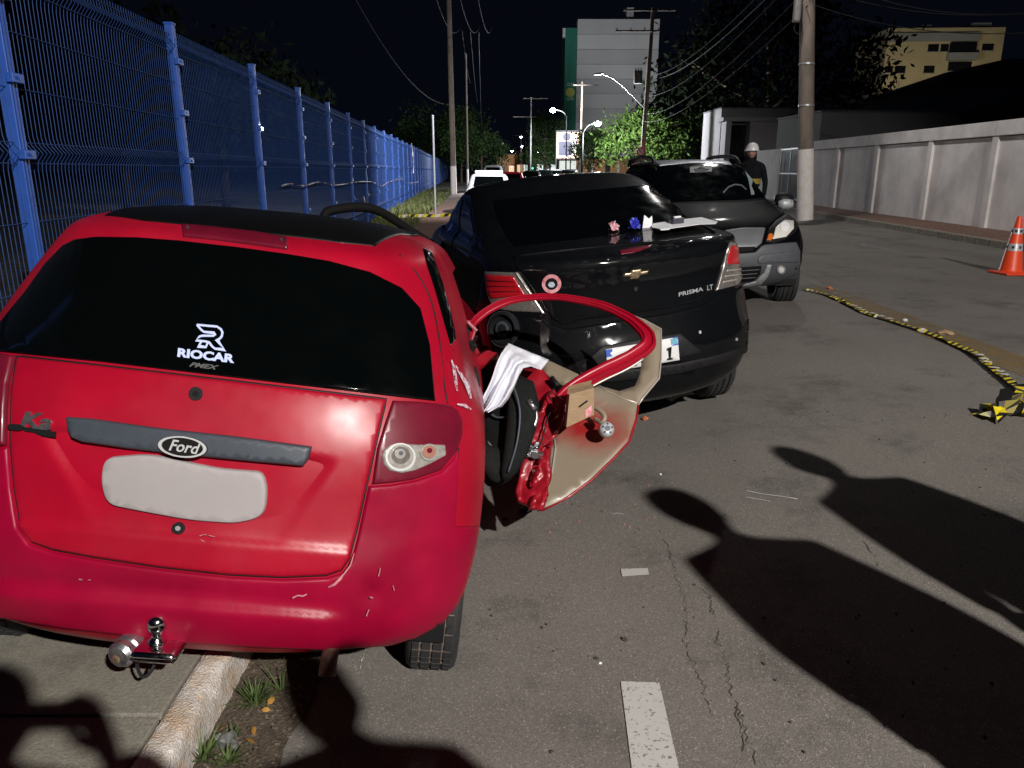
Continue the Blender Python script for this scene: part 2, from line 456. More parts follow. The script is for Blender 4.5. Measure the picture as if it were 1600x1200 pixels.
class MB:
    def __init__(self):
        self.bm = bmesh.new()
        self.mi = 0

    def face(self, pts):
        try:
            f = self.bm.faces.new([self.bm.verts.new(p) for p in pts])
            f.material_index = self.mi
            return f
        except ValueError:
            pass

    def mesh(self, vs, fs):
        vv = [self.bm.verts.new(p) for p in vs]
        for f in fs:
            try:
                g = self.bm.faces.new([vv[i] for i in f])
                g.material_index = self.mi
            except ValueError:
                pass
        return self

    def box(self, c, s, rot=None, bev=0.0):
        c = V(c)
        h = V(s) / 2
        if bev > 0:
            b = min(bev, min(h) * 0.9)
            bm2 = bmesh.new()
            bmesh.ops.create_cube(bm2, size=1)
            bmesh.ops.scale(bm2, vec=V(s), verts=bm2.verts)
            bmesh.ops.bevel(bm2, geom=bm2.edges[:], offset=b, segments=2, affect='EDGES', profile=0.5)
            bm2.verts.index_update()
            vs = [v.co.copy() for v in bm2.verts]
            fs = [[v.index for v in f.verts] for f in bm2.faces]
            bm2.free()
        else:
            vs = [V((x * h.x, y * h.y, z * h.z)) for x in (-1, 1) for y in (-1, 1) for z in (-1, 1)]
            fs = [(0, 1, 3, 2), (4, 6, 7, 5), (0, 4, 5, 1), (2, 3, 7, 6), (0, 2, 6, 4), (1, 5, 7, 3)]
        if rot is not None:
            vs = [rot @ v for v in vs]
        return self.mesh([v + c for v in vs], fs)

    def tube(self, path, r, n=8, closed=False, caps=True, squash=None):
        path = [V(p) for p in path]
        k = len(path)
        rs = r if isinstance(r, (list, tuple)) else [r] * k
        rings = []
        up = None
        for i, p in enumerate(path):
            if closed:
                d = path[(i + 1) % k] - path[i - 1]
            else:
                d = path[min(i + 1, k - 1)] - path[max(i - 1, 0)]
            if d.length < 1e-9:
                d = V((0, 0, 1))
            d.normalize()
            if up is None:
                up = V((0, 0, 1)) if abs(d.z) < 0.9 else V((0, 1, 0))
            a = d.cross(up)
            if a.length < 1e-6:
                a = d.orthogonal()
            a.normalize()
            b = a.cross(d)
            up = b
            sq = squash or (1, 1)
            rings.append([p + (a * cos(t) * sq[0] + b * sin(t) * sq[1]) * rs[i] for t in [2 * pi * j / n for j in range(n)]])
        vs = [q for g in rings for q in g]
        fs = []
        for i in range(k if closed else k - 1):
            i2 = (i + 1) % k
            for j in range(n):
                j2 = (j + 1) % n
                fs.append((i * n + j, i * n + j2, i2 * n + j2, i2 * n + j))
        if caps and not closed:
            fs.append(tuple(range(n))[::-1])
            fs.append(tuple(range((k - 1) * n, k * n)))
        return self.mesh(vs, fs)

    def lathe(self, prof, c=(0, 0, 0), axis=(0, 0, 1), n=16, caps=True):
        ax = V(axis).normalized()
        a = ax.orthogonal().normalized()
        b = ax.cross(a)
        c = V(c)
        vs = []
        for r, z in prof:
            for j in range(n):
                t = 2 * pi * j / n
                vs.append(c + ax * z + (a * cos(t) + b * sin(t)) * r)
        fs = []
        for i in range(len(prof) - 1):
            for j in range(n):
                j2 = (j + 1) % n
                fs.append((i * n + j, i * n + j2, (i + 1) * n + j2, (i + 1) * n + j))
        if caps:
            fs.append(tuple(range(n))[::-1])
            fs.append(tuple(range((len(prof) - 1) * n, len(prof) * n)))
        return self.mesh(vs, fs)

    def build(self, name, mats, parent=None, smooth=False, kind=None, inv=None, merge=0.0, auto=None):
        bm = self.bm
        if merge:
            bmesh.ops.remove_doubles(bm, verts=bm.verts, dist=merge)
        if inv is not None:
            bmesh.ops.transform(bm, matrix=inv, verts=bm.verts)
        bmesh.ops.recalc_face_normals(bm, faces=bm.faces)
        if auto is not None:
            smooth = True
            ca = cos(auto)
            for e in bm.edges:
                if len(e.link_faces) == 2 and e.link_faces[0].normal.dot(e.link_faces[1].normal) < ca:
                    e.smooth = False
        me = bpy.data.meshes.new(name)
        bm.to_mesh(me)
        bm.free()
        for m in (mats if isinstance(mats, (list, tuple)) else [mats]):
            me.materials.append(m)
        if smooth:
            for p in me.polygons:
                p.use_smooth = True
        o = bpy.data.objects.new(name, me)
        link(o, parent)
        if kind:
            o['kind'] = kind
        return o


def copy_tree(o, parent=None):
    c = o.copy()
    COL.objects.link(c)
    if parent:
        c.parent = parent
        c.matrix_parent_inverse = o.matrix_parent_inverse.copy()
    for ch in o.children:
        copy_tree(ch, c)
    return c


def pchip(xs, ys, x):
    n = len(xs)
    if x <= xs[0]:
        return ys[0]
    if x >= xs[-1]:
        return ys[-1]
    h = [xs[i + 1] - xs[i] for i in range(n - 1)]
    d = [(ys[i + 1] - ys[i]) / h[i] for i in range(n - 1)]
    i = 0
    while x > xs[i + 1]:
        i += 1

    def sl(k):
        if k == 0:
            return d[0]
        if k == n - 1:
            return d[-1]
        if d[k - 1] * d[k] <= 0:
            return 0.0
        return 2 * d[k - 1] * d[k] / (d[k - 1] + d[k])
    t = (x - xs[i]) / h[i]
    m0, m1 = sl(i) * h[i], sl(i + 1) * h[i]
    t2, t3 = t * t, t * t * t
    return (2 * t3 - 3 * t2 + 1) * ys[i] + (t3 - 2 * t2 + t) * m0 + (-2 * t3 + 3 * t2) * ys[i + 1] + (t3 - t2) * m1


def smooth_path(pts, sub=6, closed=False):
    pts = [V(p) for p in pts]
    n = len(pts)
    out = []
    rng = range(n if closed else n - 1)
    for i in rng:
        p0 = pts[(i - 1) % n] if closed or i > 0 else pts[0]
        p1 = pts[i]
        p2 = pts[(i + 1) % n]
        p3 = pts[(i + 2) % n] if closed or i + 2 < n else pts[n - 1]
        for s in range(sub):
            t = s / sub
            out.append(0.5 * ((2 * p1) + (p2 - p0) * t + (2 * p0 - 5 * p1 + 4 * p2 - p3) * t * t + (3 * p1 - p0 - 3 * p2 + p3) * t ** 3))
    if not closed:
        out.append(pts[-1])
    return out


# ------------------------------------------------------------------ car bodies
def ring_body(levels, sub=8, nc=12, ns=14):
    """levels: (z, y_rear, y_front, half_width, L_rear, p_rear, L_front, p_front) -> verts, faces (closed)"""
    k = len(levels)
    xs = list(range(k))
    cols = list(zip(*levels))
    rings = []
    m = (k - 1) * sub + 1
    for i in range(m):
        s = i / sub
        rings.append([pchip(xs, c, s) for c in cols])
    vs, fs = [], []
    n = None
    for (z, yr, yf, hw, Lr, pr, Lf, pf) in rings:
        length = yf - yr
        Lr2 = min(Lr, length * 0.48)
        Lf2 = min(Lf, length * 0.48)
        half = []
        for j in range(nc + 1):
            a = j / nc * pi / 2
            x = hw * (sin(a) ** (2 / pr))
            y = yr + Lr2 * (1 - cos(a) ** (2 / pr))
            half.append((x, y))
        for j in range(1, ns):
            half.append((hw, yr + Lr2 + (length - Lr2 - Lf2) * j / ns))
        for j in range(nc + 1):
            a = (1 - j / nc) * pi / 2
            x = hw * (max(0, sin(a)) ** (2 / pf))
            y = yf - Lf2 * (1 - max(0, cos(a)) ** (2 / pf))
            half.append((x, y))
        ring = [(x, y, z) for x, y in half] + [(-x, y, z) for x, y in half[-2:0:-1]]
        n = len(ring)
        vs += ring
    for i in range(m - 1):
        for j in range(n):
            j2 = (j + 1) % n
            fs.append((i * n + j, i * n + j2, (i + 1) * n + j2, (i + 1) * n + j))
    # caps as strips between mirrored points
    h = n // 2
    for base, flip in ((0, True), ((m - 1) * n, False)):
        for j in range(h):
            a, b = base + j, base + j + 1
            c, d = base + (n - j - 1) % n, base + (n - j) % n
            q = [a, b, c, d]
            q2 = []
            for t in q:
                if t not in q2:
                    q2.append(t)
            if len(q2) >= 3:
                fs.append(tuple(q2[::-1]) if flip else tuple(q2))
    return vs, fs


def pip(p, poly):
    x, y = p
    c = False
    j = len(poly) - 1
    for i in range(len(poly)):
        xi, yi = poly[i]
        xj, yj = poly[j]
        if (yi > y) != (yj > y) and x < (xj - xi) * (y - yi) / (yj - yi) + xi:
            c = not c
        j = i
    return c


def dist_poly(p, poly):
    best = 1e9
    px_, py_ = p
    for i in range(len(poly)):
        x1, y1 = poly[i - 1]
        x2, y2 = poly[i]
        dx, dy = x2 - x1, y2 - y1
        L2 = dx * dx + dy * dy
        t = 0 if L2 == 0 else max(0, min(1, ((px_ - x1) * dx + (py_ - y1) * dy) / L2))
        d = hypot(px_ - x1 - t * dx, py_ - y1 - t * dy)
        if d < best:
            best = d
    return best


def resample(poly, step):
    out = []
    n = len(poly)
    for i in range(n):
        a, b = V(poly[i]), V(poly[(i + 1) % n])
        k = max(1, int((b - a).length / step + 0.5))
        for s in range(k):
            q = a + (b - a) * (s / k)
            out.append((q.x, q.y))
    return out


def round_poly(poly, r, seg=4):
    """round the corners of a 2-d polygon"""
    n = len(poly)
    out = []
    for i in range(n):
        p0, p1, p2 = V(poly[i - 1]), V(poly[i]), V(poly[(i + 1) % n])
        a, b = p0 - p1, p2 - p1
        rr = min(r, a.length * 0.45, b.length * 0.45)
        s, e = p1 + a.normalized() * rr, p1 + b.normalized() * rr
        for k in range(seg + 1):
            t = k / seg
            q = s * (1 - t) ** 2 + p1 * 2 * t * (1 - t) + e * t * t
            out.append((q.x, q.y))
    return out


class Car:
    """a car: an Empty root, a ring body and panels laid on that body"""

    def __init__(self, name, label, cat, loc, psi, roll, pitch, levels, group=None, **kw):
        self.root = thing(name, label, cat, loc, 0, group)
        self.mw = Matrix.Translation(V(loc)) @ Matrix.Rotation(psi, 4, 'Z') @ Matrix.Rotation(roll, 4, 'Y') @ Matrix.Rotation(pitch, 4, 'X')
        self.root.matrix_world = self.mw
        self.root.rotation_euler = self.mw.to_euler()
        self.inv = self.mw.inverted()
        self.inv3 = self.inv.to_3x3()
        self.vs, self.fs = ring_body(levels, **kw)
        self.bvh = BVHTree.FromPolygons([V(v) for v in self.vs], self.fs)
        self.camo = self.inv @ CAMO
        vn = [V((0, 0, 0)) for _ in self.vs]
        for f in self.fs:
            a, b, c = (V(self.vs[f[k]]) for k in (0, 1, 2))
            n = (b - a).cross(c - a)
            if len(f) == 4:
                d = V(self.vs[f[3]])
                n += (c - a).cross(d - a)
            cen = (a + c) / 2
            if n.dot(cen - V((0, 2.0, 0.7))) < 0:
                n = -n
            for k in f:
                vn[k] += n
        self.vn = [v.normalized() if v.length > 1e-12 else V((0, 0, 1)) for v in vn]

    def body(self, material, name='body', cutters=()):
        mb = MB()
        mb.mesh(self.vs, self.fs)
        bmesh.ops.remove_doubles(mb.bm, verts=mb.bm.verts, dist=0.0005)
        o = mb.build(name, material, self.root, smooth=True)
        if cutters:
            for c in cutters:
                cm = c.build('cutter', material)
                cm.matrix_world = self.mw
                mod = o.modifiers.new('cut', 'BOOLEAN')
                mod.object = cm
                mod.operation = 'DIFFERENCE'
                mod.solver = 'EXACT'
            bpy.context.view_layer.update()
            dg = bpy.context.evaluated_depsgraph_get()
            me = bpy.data.meshes.new_from_object(o.evaluated_get(dg))
            cms = [md.object for md in o.modifiers]
            o.modifiers.clear()
            o.data = me
            for c in cms:
                bpy.data.objects.remove(c)
            # sharp edges where the cut meets the skin
            bm = bmesh.new()
            bm.from_mesh(me)
            for e in bm.edges:
                if len(e.link_faces) == 2 and e.link_faces[0].normal.dot(e.link_faces[1].normal) < 0.6:
                    e.smooth = False
            for f in bm.faces:
                f.smooth = True
            bm.to_mesh(me)
            bm.free()
        return o

    def snorm(self, p, i):
        # interpolated vertex normal, so that panels follow the smooth skin
        f = self.fs[i]
        w_ = [1.0 / ((V(self.vs[k]) - p).length_squared + 1e-7) for k in f]
        n = sum((self.vn[k] * a for k, a in zip(f, w_)), V((0, 0, 0)))
        return n.normalized()

    def hit_px(self, u, v):
        d = (self.inv3 @ ray(u, v)).normalized()
        p, n, i, t = self.bvh.ray_cast(self.camo, d)
        if p is not None:
            n = self.snorm(p, i)
        if p is None:
            # closest approach of the ray to the body
            best = None
            for k in range(120):
                q = self.camo + d * (1.0 + k * 0.12)
                r = self.bvh.find_nearest(q)
                if r[0] is not None and (best is None or r[3] < best[3]):
                    best = r
            p, n = best[0], self.snorm(best[0], best[2])
        return p, n

    def hit_dir(self, o, d):
        p, n, i, t = self.bvh.ray_cast(V(o), V(d))
        if p is None:
            p, n, i, t = self.bvh.find_nearest(V(o) + V(d) * 1.5)
        return p, self.snorm(p, i)

    def mapper(self, mode):
        if mode == 'px':
            return lambda a, b: self.hit_px(a, b)
        if mode == 'rear':
            return lambda a, b: self.hit_dir((a, -3, b), (0, 1, 0))
        if mode == 'front':
            return lambda a, b: self.hit_dir((a, 9, b), (0, -1, 0))
        if mode == 'left':
            return lambda a, b: self.hit_dir((-3, a, b), (1, 0, 0))
        if mode == 'right':
            return lambda a, b: self.hit_dir((3, a, b), (-1, 0, 0))
        if mode == 'top':
            return lambda a, b: self.hit_dir((a, b, 4), (0, 0, -1))

    def panel(self, name, poly, material, mode='px', off=0.006, edge=None, step=None, parent=None, depth=0.012, rnd=None, dip=None, smooth=True):
        """a raised panel with a rounded rim; poly in pixels ('px') or local metres"""
        px = mode == 'px'
        step = step or (16 if px else 0.05)
        edge = edge if edge is not None else (5 if px else 0.012)
        if rnd:
            poly = round_poly(poly, rnd)
        b = resample(poly, min(step * 0.6, edge * 0.9 if edge > 0 else 1e9))
        pts = [V((p[0], p[1])) for p in b]
        nb = len(pts)
        edges = [(i, (i + 1) % nb) for i in range(nb)]
        # inset rings
        area = sum(b[i - 1][0] * b[i][1] - b[i][0] * b[i - 1][1] for i in range(nb))
        sg = 1 if area > 0 else -1
        extra = []
        for fr in (0.3, 0.62, 1.0):
            for i in range(nb):
                t = (V(b[(i + 1) % nb]) - V(b[i - 1])).normalized()
                q = V(b[i]) + V((-t.y, t.x)) * sg * edge * fr
                if pip((q.x, q.y), b) and dist_poly((q.x, q.y), b) > edge * fr * 0.9:
                    extra.append(q)
        xs = [p[0] for p in b]
        ys = [p[1] for p in b]
        x = min(xs) + step / 2
        r = 0
        while x < max(xs):
            y = min(ys) + step / 2 + (step / 2 if r % 2 else 0)
            while y < max(ys):
                if pip((x, y), b) and dist_poly((x, y), b) > edge * 1.3:
                    extra.append(V((x, y)))
                y += step
            x += step
            r += 1
        co, ed, fa, _, _, _ = delaunay_2d_cdt(pts + extra, edges, [], 1, 1e-5)
        f = self.mapper(mode)
        bm = bmesh.new()
        vv = []
        for c in co:
            p, n = f(c.x, c.y)
            d = dist_poly((c.x, c.y), b)
            s = min(1.0, d / edge) if edge > 0 else 1.0
            o_ = off * (1 - (1 - s) ** 2 * 0.8)
            if dip:
                o_ += dip(c.x, c.y)
            vv.append(bm.verts.new(p + n * o_))
        for t in fa:
            try:
                bm.faces.new([vv[i] for i in t])
            except ValueError:
                pass
        bm.normal_update()
        # skirt
        bnd = [e for e in bm.edges if len(e.link_faces) == 1]
        cen = {}
        low = {}
        for e in bnd:
            for v_ in e.verts:
                if v_ not in low:
                    p, n, _, _ = self.bvh.find_nearest(v_.co)
                    low[v_] = bm.verts.new(v_.co - n * depth)
        for e in bnd:
            a_, b_ = e.verts
            try:
                bm.faces.new([a_, b_, low[b_], low[a_]])
            except ValueError:
                pass
        bmesh.ops.recalc_face_normals(bm, faces=bm.faces)
        for e in bm.edges:
            if len(e.link_faces) == 2 and e.link_faces[0].normal.dot(e.link_faces[1].normal) < 0.4:
                e.smooth = False
        me = bpy.data.meshes.new(name)
        bm.to_mesh(me)
        bm.free()
        me.materials.append(material)
        if smooth:
            for p in me.polygons:
                p.use_smooth = True
        o = bpy.data.objects.new(name, me)
        link(o, parent or self.root)
        # make sure the face points outward
        return o

    def flat_mesh(self, name, pts2, faces, material, mode='px', off=0.008, parent=None, thick=0.002):
        """2-d mesh (letters, stickers) laid on the body with a little thickness"""
        f = self.mapper(mode)
        bm = bmesh.new()
        top, bot = [], []
        for (a, b) in pts2:
            p, n = f(a, b)
            top.append(bm.verts.new(p + n * off))
            bot.append(bm.verts.new(p + n * (off - thick)))
        cnt = {}
        for fc in faces:
            try:
                bm.faces.new([top[i] for i in fc])
            except ValueError:
                continue
            for i in range(len(fc)):
                e = (fc[i], fc[(i + 1) % len(fc)])
                cnt[frozenset(e)] = cnt.get(frozenset(e), 0) + 1
        for e, c in cnt.items():
            if c == 1:
                a, b = tuple(e)
                try:
                    bm.faces.new([top[a], top[b], bot[b], bot[a]])
                except ValueError:
                    pass
        bmesh.ops.recalc_face_normals(bm, faces=bm.faces)
        me = bpy.data.meshes.new(name)
        bm.to_mesh(me)
        bm.free()
        me.materials.append(material)
        o = bpy.data.objects.new(name, me)
        return link(o, parent or self.root)

    def local(self, p):
        return self.inv @ V(p)


def text_mesh(s, bold=0.0, spacing=1.0):
    """2-d mesh of a text: points and faces, cap height about 0.7"""
    cu = bpy.data.curves.new('lettering', 'FONT')
    cu.body = s
    cu.size = 1.0
    cu.offset = bold
    cu.space_character = spacing
    cu.resolution_u = 3
    o = bpy.data.objects.new('lettering', cu)
    COL.objects.link(o)
    bpy.context.view_layer.update()
    dg = bpy.context.evaluated_depsgraph_get()
    me = bpy.data.meshes.new_from_object(o.evaluated_get(dg))
    pts = [(v.co.x, v.co.y) for v in me.vertices]
    fs = [tuple(p.vertices) for p in me.polygons]
    bpy.data.objects.remove(o)
    bpy.data.curves.remove(cu)
    bpy.data.meshes.remove(me)
    x0 = min(p[0] for p in pts)
    x1 = max(p[0] for p in pts)
    y0 = min(p[1] for p in pts)
    y1 = max(p[1] for p in pts)
    return [((x - x0) / (x1 - x0), (y - y0) / (y1 - y0)) for x, y in pts], fs


def text_quad(s, bl, br, tl, bold=0.02, spacing=1.0):
    """text fitted in the parallelogram bottom-left, bottom-right, top-left"""
    pts, fs = text_mesh(s, bold, spacing)
    bl, br, tl = V(bl), V(br), V(tl)
    return [tuple(bl + (br - bl) * x + (tl - bl) * y) for x, y in pts], fs


def stroke2(path, wd):
    """ribbon polygons along a 2-d path"""
    pts, fs = [], []
    n = len(path)
    P = [V(p) for p in path]
    for i in range(n):
        d = P[min(i + 1, n - 1)] - P[max(i - 1, 0)]
        d.normalize()
        nn = V((-d.y, d.x))
        if 0 < i < n - 1:
            d1 = (P[i] - P[i - 1]).normalized()
            n1 = V((-d1.y, d1.x))
            k = max(0.45, nn.dot(n1))
        else:
            k = 1
        ww = wd[i] if isinstance(wd, (list, tuple)) else wd
        pts += [tuple(P[i] + nn * ww / 2 / k), tuple(P[i] - nn * ww / 2 / k)]
    for i in range(n - 1):
        fs.append((2 * i, 2 * i + 1, 2 * i + 3, 2 * i + 2))
    return pts, fs


def disc2(cx, cy, rx, ry, n=28, rin=0.0, rot=0.0):
    pts, fs = [], []
    for i in range(n):
        a = 2 * pi * i / n
        x, y = cos(a) * rx, sin(a) * ry
        pts.append((cx + x * cos(rot) - y * sin(rot), cy + x * sin(rot) + y * cos(rot)))
    if rin:
        for i in range(n):
            a = 2 * pi * i / n
            x, y = cos(a) * rx * rin, sin(a) * ry * rin
            pts.append((cx + x * cos(rot) - y * sin(rot), cy + x * sin(rot) + y * cos(rot)))
        for i in range(n):
            j = (i + 1) % n
            fs.append((i, j, n + j, n + i))
    else:
        pts.append((cx, cy))
        for i in range(n):
            fs.append((i, (i + 1) % n, n))
    return pts, fs


def wheel(root, c, r, wd, side, steer=0.0, dusty=False):
    """tyre with tread and rim; axis = local x. side +1: outer face towards +x"""
    rot = Matrix.Rotation(steer, 3, 'Z')
    ax = rot @ V((1, 0, 0))
    h = wd / 2
    mb = MB()
    prof = [(r * 0.62, -h * 0.75), (r * 0.70, -h * 0.95), (r * 0.86, -h), (r * 0.955, -h * 0.93), (r, -h * 0.74)]
    # tread with circumferential grooves
    for gx in (-0.42, 0.0, 0.42):
        prof += [(r, h * gx - 0.006), (r - 0.008, h * gx - 0.005), (r - 0.008, h * gx + 0.005), (r, h * gx + 0.006)]
    prof += [(r, h * 0.74), (r * 0.955, h * 0.93), (r * 0.86, h), (r * 0.70, h * 0.95), (r * 0.62, h * 0.75)]
    mb.lathe(prof, c, ax, 48, caps=False)
    t = mb.build('tyre', M['rubber'], root, auto=radians(40))
    mb = MB()
    # tread blocks
    a = ax.orthogonal().normalized()
    b = ax.cross(a)
    nb = 52
    for k in range(nb):
        an = 2 * pi * k / nb
        rad = a * cos(an) + b * sin(an)
        tan_ = -a * sin(an) + b * cos(an)
        for x0, x1 in ((-0.72, -0.47), (-0.37, -0.05), (0.05, 0.37), (0.47, 0.72)):
            xm = (x0 + x1) / 2 * h
            m3 = Matrix((ax, tan_, rad)).transposed()
            mb.box(V(c) + ax * xm + rad * (r + 0.0015), ((x1 - x0) * h, 2 * pi * r / nb * 0.78, 0.006), m3)
    tr = mb.build('tread', M['rubber'], t, kind='stuff')
    if dusty:
        mb = MB()
        for gx in (-0.42, 0.0, 0.42, 0.72, -0.72):
            mb.lathe([(r - 0.002, h * gx - 0.0045), (r - 0.002, h * gx + 0.0045)], c, ax, 48, caps=False)
        for k in range(nb):
            if k % 2:
                continue
            an = 2 * pi * (k + 0.5) / nb
            rad = a * cos(an) + b * sin(an)
            tan_ = -a * sin(an) + b * cos(an)
            m3 = Matrix((ax, tan_, rad)).transposed()
            mb.box(V(c) + rad * (r + 0.001), (wd * 0.72, 0.004, 0.004), m3)
        mb.build('groove_dust', M['dust'], t, kind='stuff')
    mb = MB()
    s = side
    mb.lathe([(r * 0.63, -h * 0.7 * s), (r * 0.63, h * 0.72 * s), (r * 0.58, h * 0.70 * s), (r * 0.52, h * 0.42 * s), (r * 0.2, h * 0.5 * s), (0.02, h * 0.56 * s)], c, ax, 28, caps=False)
    rim = mb.build('rim', M['rim'], t, auto=radians(35))
    return t


def arch_cut(y, z, r, x0, x1):
    mb = MB()
    mb.lathe([(r, x0), (r, x1)], (0, y, z), (1, 0, 0), 40)
    return mb


# ================================================================== SETTING
def strip(name, material, xs, ys, zf, kind='structure', parent=None):
    """sheet over an x list and y list; xs entries may be functions of y"""
    vs, fs = [], []
    for y in ys:
        for x in xs:
            X = x(y) if callable(x) else x
            vs.append((X, y, zf(X, y)))
    n = len(xs)
    for i in range(len(ys) - 1):
        for j in range(n - 1):
            fs.append((i * n + j, i * n + j + 1, (i + 1) * n + j + 1, (i + 1) * n + j))
    mb = MB()
    mb.mesh(vs, fs)
    o = mb.build(name, material, parent, smooth=True)
    if kind:
        o['kind'] = kind
    return o


def XR(y):
    return 9.13 + 0.0524 * (y - 13.8)


def XW(y):
    return 10.95 + 0.050 * (y - 18.2)


FZ = 0.15            # left sidewalk level
RZ = 0.213 + 0.13    # right sidewalk level
mb = MB()
mb.face([(-700, -300, -0.06), (700, -300, -0.06), (700, 900, -0.06), (-700, 900, -0.06)])
tag(mb.build('ground', M['earth']), kind='structure')

XK1, XK0 = -0.985, -0.897
ys = [-40, -20, -10, -5, -2, 0, 1, 2, 3, 4, 6, 8, 10, 13, 16, 20, 26, 34, 45, 60, 90, 140, 220, 320]
xs = [-0.9, -0.6, -0.3, 0.2, 0.7, 1.2, 1.7, 2.2, 2.8, 3.4, 4.0, 4.6, 6.0, 8.0, lambda y: XR(y) + 0.02]
road = strip('road', M['asphalt'], xs, ys, lambda x, y: road_z(x))

# gutter with washed-in dirt
mb = MB()
rng = random.Random(3)
prev = None
vs, fs = [], []
yy = -1.0
k = 0
while yy < 9:
    wv = 0.26 + 0.09 * noise.noise(V((yy * 1.1, 3.3, 0))) + 0.04 * noise.noise(V((yy * 5, 1, 0)))
    vs += [(XK0 + 0.001, yy, 0.014), (XK0 + wv * 0.5, yy, 0.008), (XK0 + wv, yy, 0.003)]
    if k:
        a = (k - 1) * 3
        fs += [(a, a + 1, a + 4, a + 3), (a + 1, a + 2, a + 5, a + 4)]
    k += 1
    yy += 0.06
mb.mesh(vs, fs)
tag(mb.build('gutter_dirt', M['gutter'], None, smooth=True), kind='structure')

# left kerb of whitewashed stones
kerb = MB()
kerb.box((XK0 - 0.044, 10, -0.02), (0.06, 30, 0.1))
kerb_o = tag(kerb.build('kerb', M['kerb_far']), kind='structure')


def kerb_stone(y0, y1, seed):
    mb = MB()
    ny = int((y1 - y0) / 0.025)
    prof = [(XK0, -0.02), (XK0, 0.03), (XK0, 0.07), (XK0, 0.105), (XK0 - 0.002, 0.128), (XK0 - 0.010, 0.144), (XK0 - 0.024, 0.150), (XK0 - 0.045, 0.151),
            (XK0 - 0.066, 0.151), (XK1 + 0.006, 0.150), (XK1, 0.143), (XK1, 0.06), (XK1, -0.02)]
    vs, fs = [], []
    m = len(prof)
    for i in range(ny + 1):
        y = y0 + (y1 - y0) * i / ny
        for j, (x, z) in enumerate(prof):
            p = V((x * 9, y * 9, z * 14 + seed))
            d = noise.noise(p) * 0.007 + noise.noise(p * 3.1) * 0.0045 + noise.noise(p * 8.3) * 0.0025
            if 3 < j < 7:
                d *= 1.9
            if j in (0, m - 1):
                d = 0
            if j >= 9:
                d *= 0.3
            vs.append((x + d * (1 if j < 6 else 0.2), y, z + d * 0.6))
    for i in range(ny):
        for j in range(m - 1):
            a = i * m + j
            fs.append((a, a + 1, a + m + 1, a + m))
    mb.mesh(vs, fs)
    mb.face([vs[j] for j in range(m)])
    mb.face([vs[ny * m + j] for j in range(m)])
    o = mb.build('kerb_stone', M['kerb'], kerb_o, smooth=True)
    return o


for i, (a, b) in enumerate([(0.30, 1.22), (1.232, 2.62), (2.632, 4.0), (4.012, 5.4), (5.412, 6.8), (6.812, 8.2), (8.212, 9.6)]):
    kerb_stone(a, b, i * 7.3)

# left sidewalk of cast slabs
side = strip('sidewalk', M['earth'], [-9.0, -6.0, -4.0, -3.0, -2.0, -0.99], [-30, -3, 0, 3, 6, 10, 16, 25, 40, 70, 120], lambda x, y: FZ - 0.02)
yy = -2.16
while yy < 14:
    for x0, x1 in ((-2.6, -0.992), (-4.3, -2.612)):
        mb = MB()
        mb.box(((x0 + x1) / 2, yy + 0.995, FZ - 0.02), (x1 - x0, 1.988, 0.04), None, 0.004)
        mb.build('paving_slab', M['sidewalk'], side)
    yy += 2.0
# reddish strip of paving and grass verge further on
tag(strip('footpath', M['pave_red'], [-3.6, -2.6, -1.6, -1.0], [14.0, 20, 30, 45, 70, 110], lambda x, y: FZ - 0.004), kind='structure')
mb = MB()
for i in range(5200):
    y = 11 + 48 * random.random() ** 1.5
    xf = -3.15 - 0.0628 * (y - 7.47)
    x = xf - 0.15 + (1.1 + 0.02 * y) * random.random() ** 1.3
    h = random.uniform(0.08, 0.26) * (1.6 if random.random() < 0.06 else 1)
    a = random.uniform(0, pi)
    wdt = random.uniform(0.012, 0.03) * (1 + y / 30)
    lean = V((random.uniform(-0.12, 0.12), random.uniform(-0.12, 0.12), 0))
    p = V((x, y, FZ - 0.02))
    d = V((cos(a), sin(a), 0)) * wdt
    mb.face([p - d, p + d, p + lean + V((0, 0, h))])
tag(mb.build('verge_grass', M['grass2']), kind='stuff')

# right kerb, sidewalk
tag(strip('right_sidewalk', M['pave_red'], [lambda y: XR(y) + 0.14, lambda y: (XR(y) + XW(y)) / 2, lambda y: XW(y) + 0.3], [2, 6, 10, 14, 18, 22, 26, 30, 36, 44, 60, 90, 150], lambda x, y: RZ), kind='structure')
rk = MB()
rk.face([(XR(2) + 0.07, 2, 0.2), (XR(2) + 0.13, 2, 0.2), (XR(150) + 0.13, 150, 0.2), (XR(150) + 0.07, 150, 0.2)])
rk_o = tag(rk.build('right_kerb', M['kerb_far']), kind='structure')
yy = 7.0
while yy < 60:
    mb = MB()
    L = 1.0
    x = XR(yy + L / 2) + 0.07
    mb.box((x + random.uniform(-0.006, 0.006), yy + L / 2, RZ - 0.12), (0.145, L - 0.015, 0.25 + random.uniform(-0.008, 0.008)), Matrix.Rotation(-0.0524, 3, 'Z'), 0.018)
    mb.build('kerb_stone', M['kerb_far'], rk_o, smooth=False)
    yy += L
# dirt and leaves line along right kerb is left to the paving material

# road markings, painted 4 mm above the road
def mark(name, quad_px, material, n=6, lift=0.004):
    """four ground points given as pixels; subdivided to follow the road"""
    P = [ground(u, v) for u, v in quad_px]
    vs, fs = [], []
    for i in range(n + 1):
        for j in range(n + 1):
            a, b = i / n, j / n
            p = P[0].lerp(P[1], b).lerp(P[3].lerp(P[2], b), a)
            vs.append((p.x, p.y, road_z(p.x) + lift))
    for i in range(n):
        for j in range(n):
            q = i * (n + 1) + j
            fs.append((q, q + 1, q + n + 2, q + n + 1))
    mb = MB()
    mb.mesh(vs, fs)
    return mb.build(name, material, road)


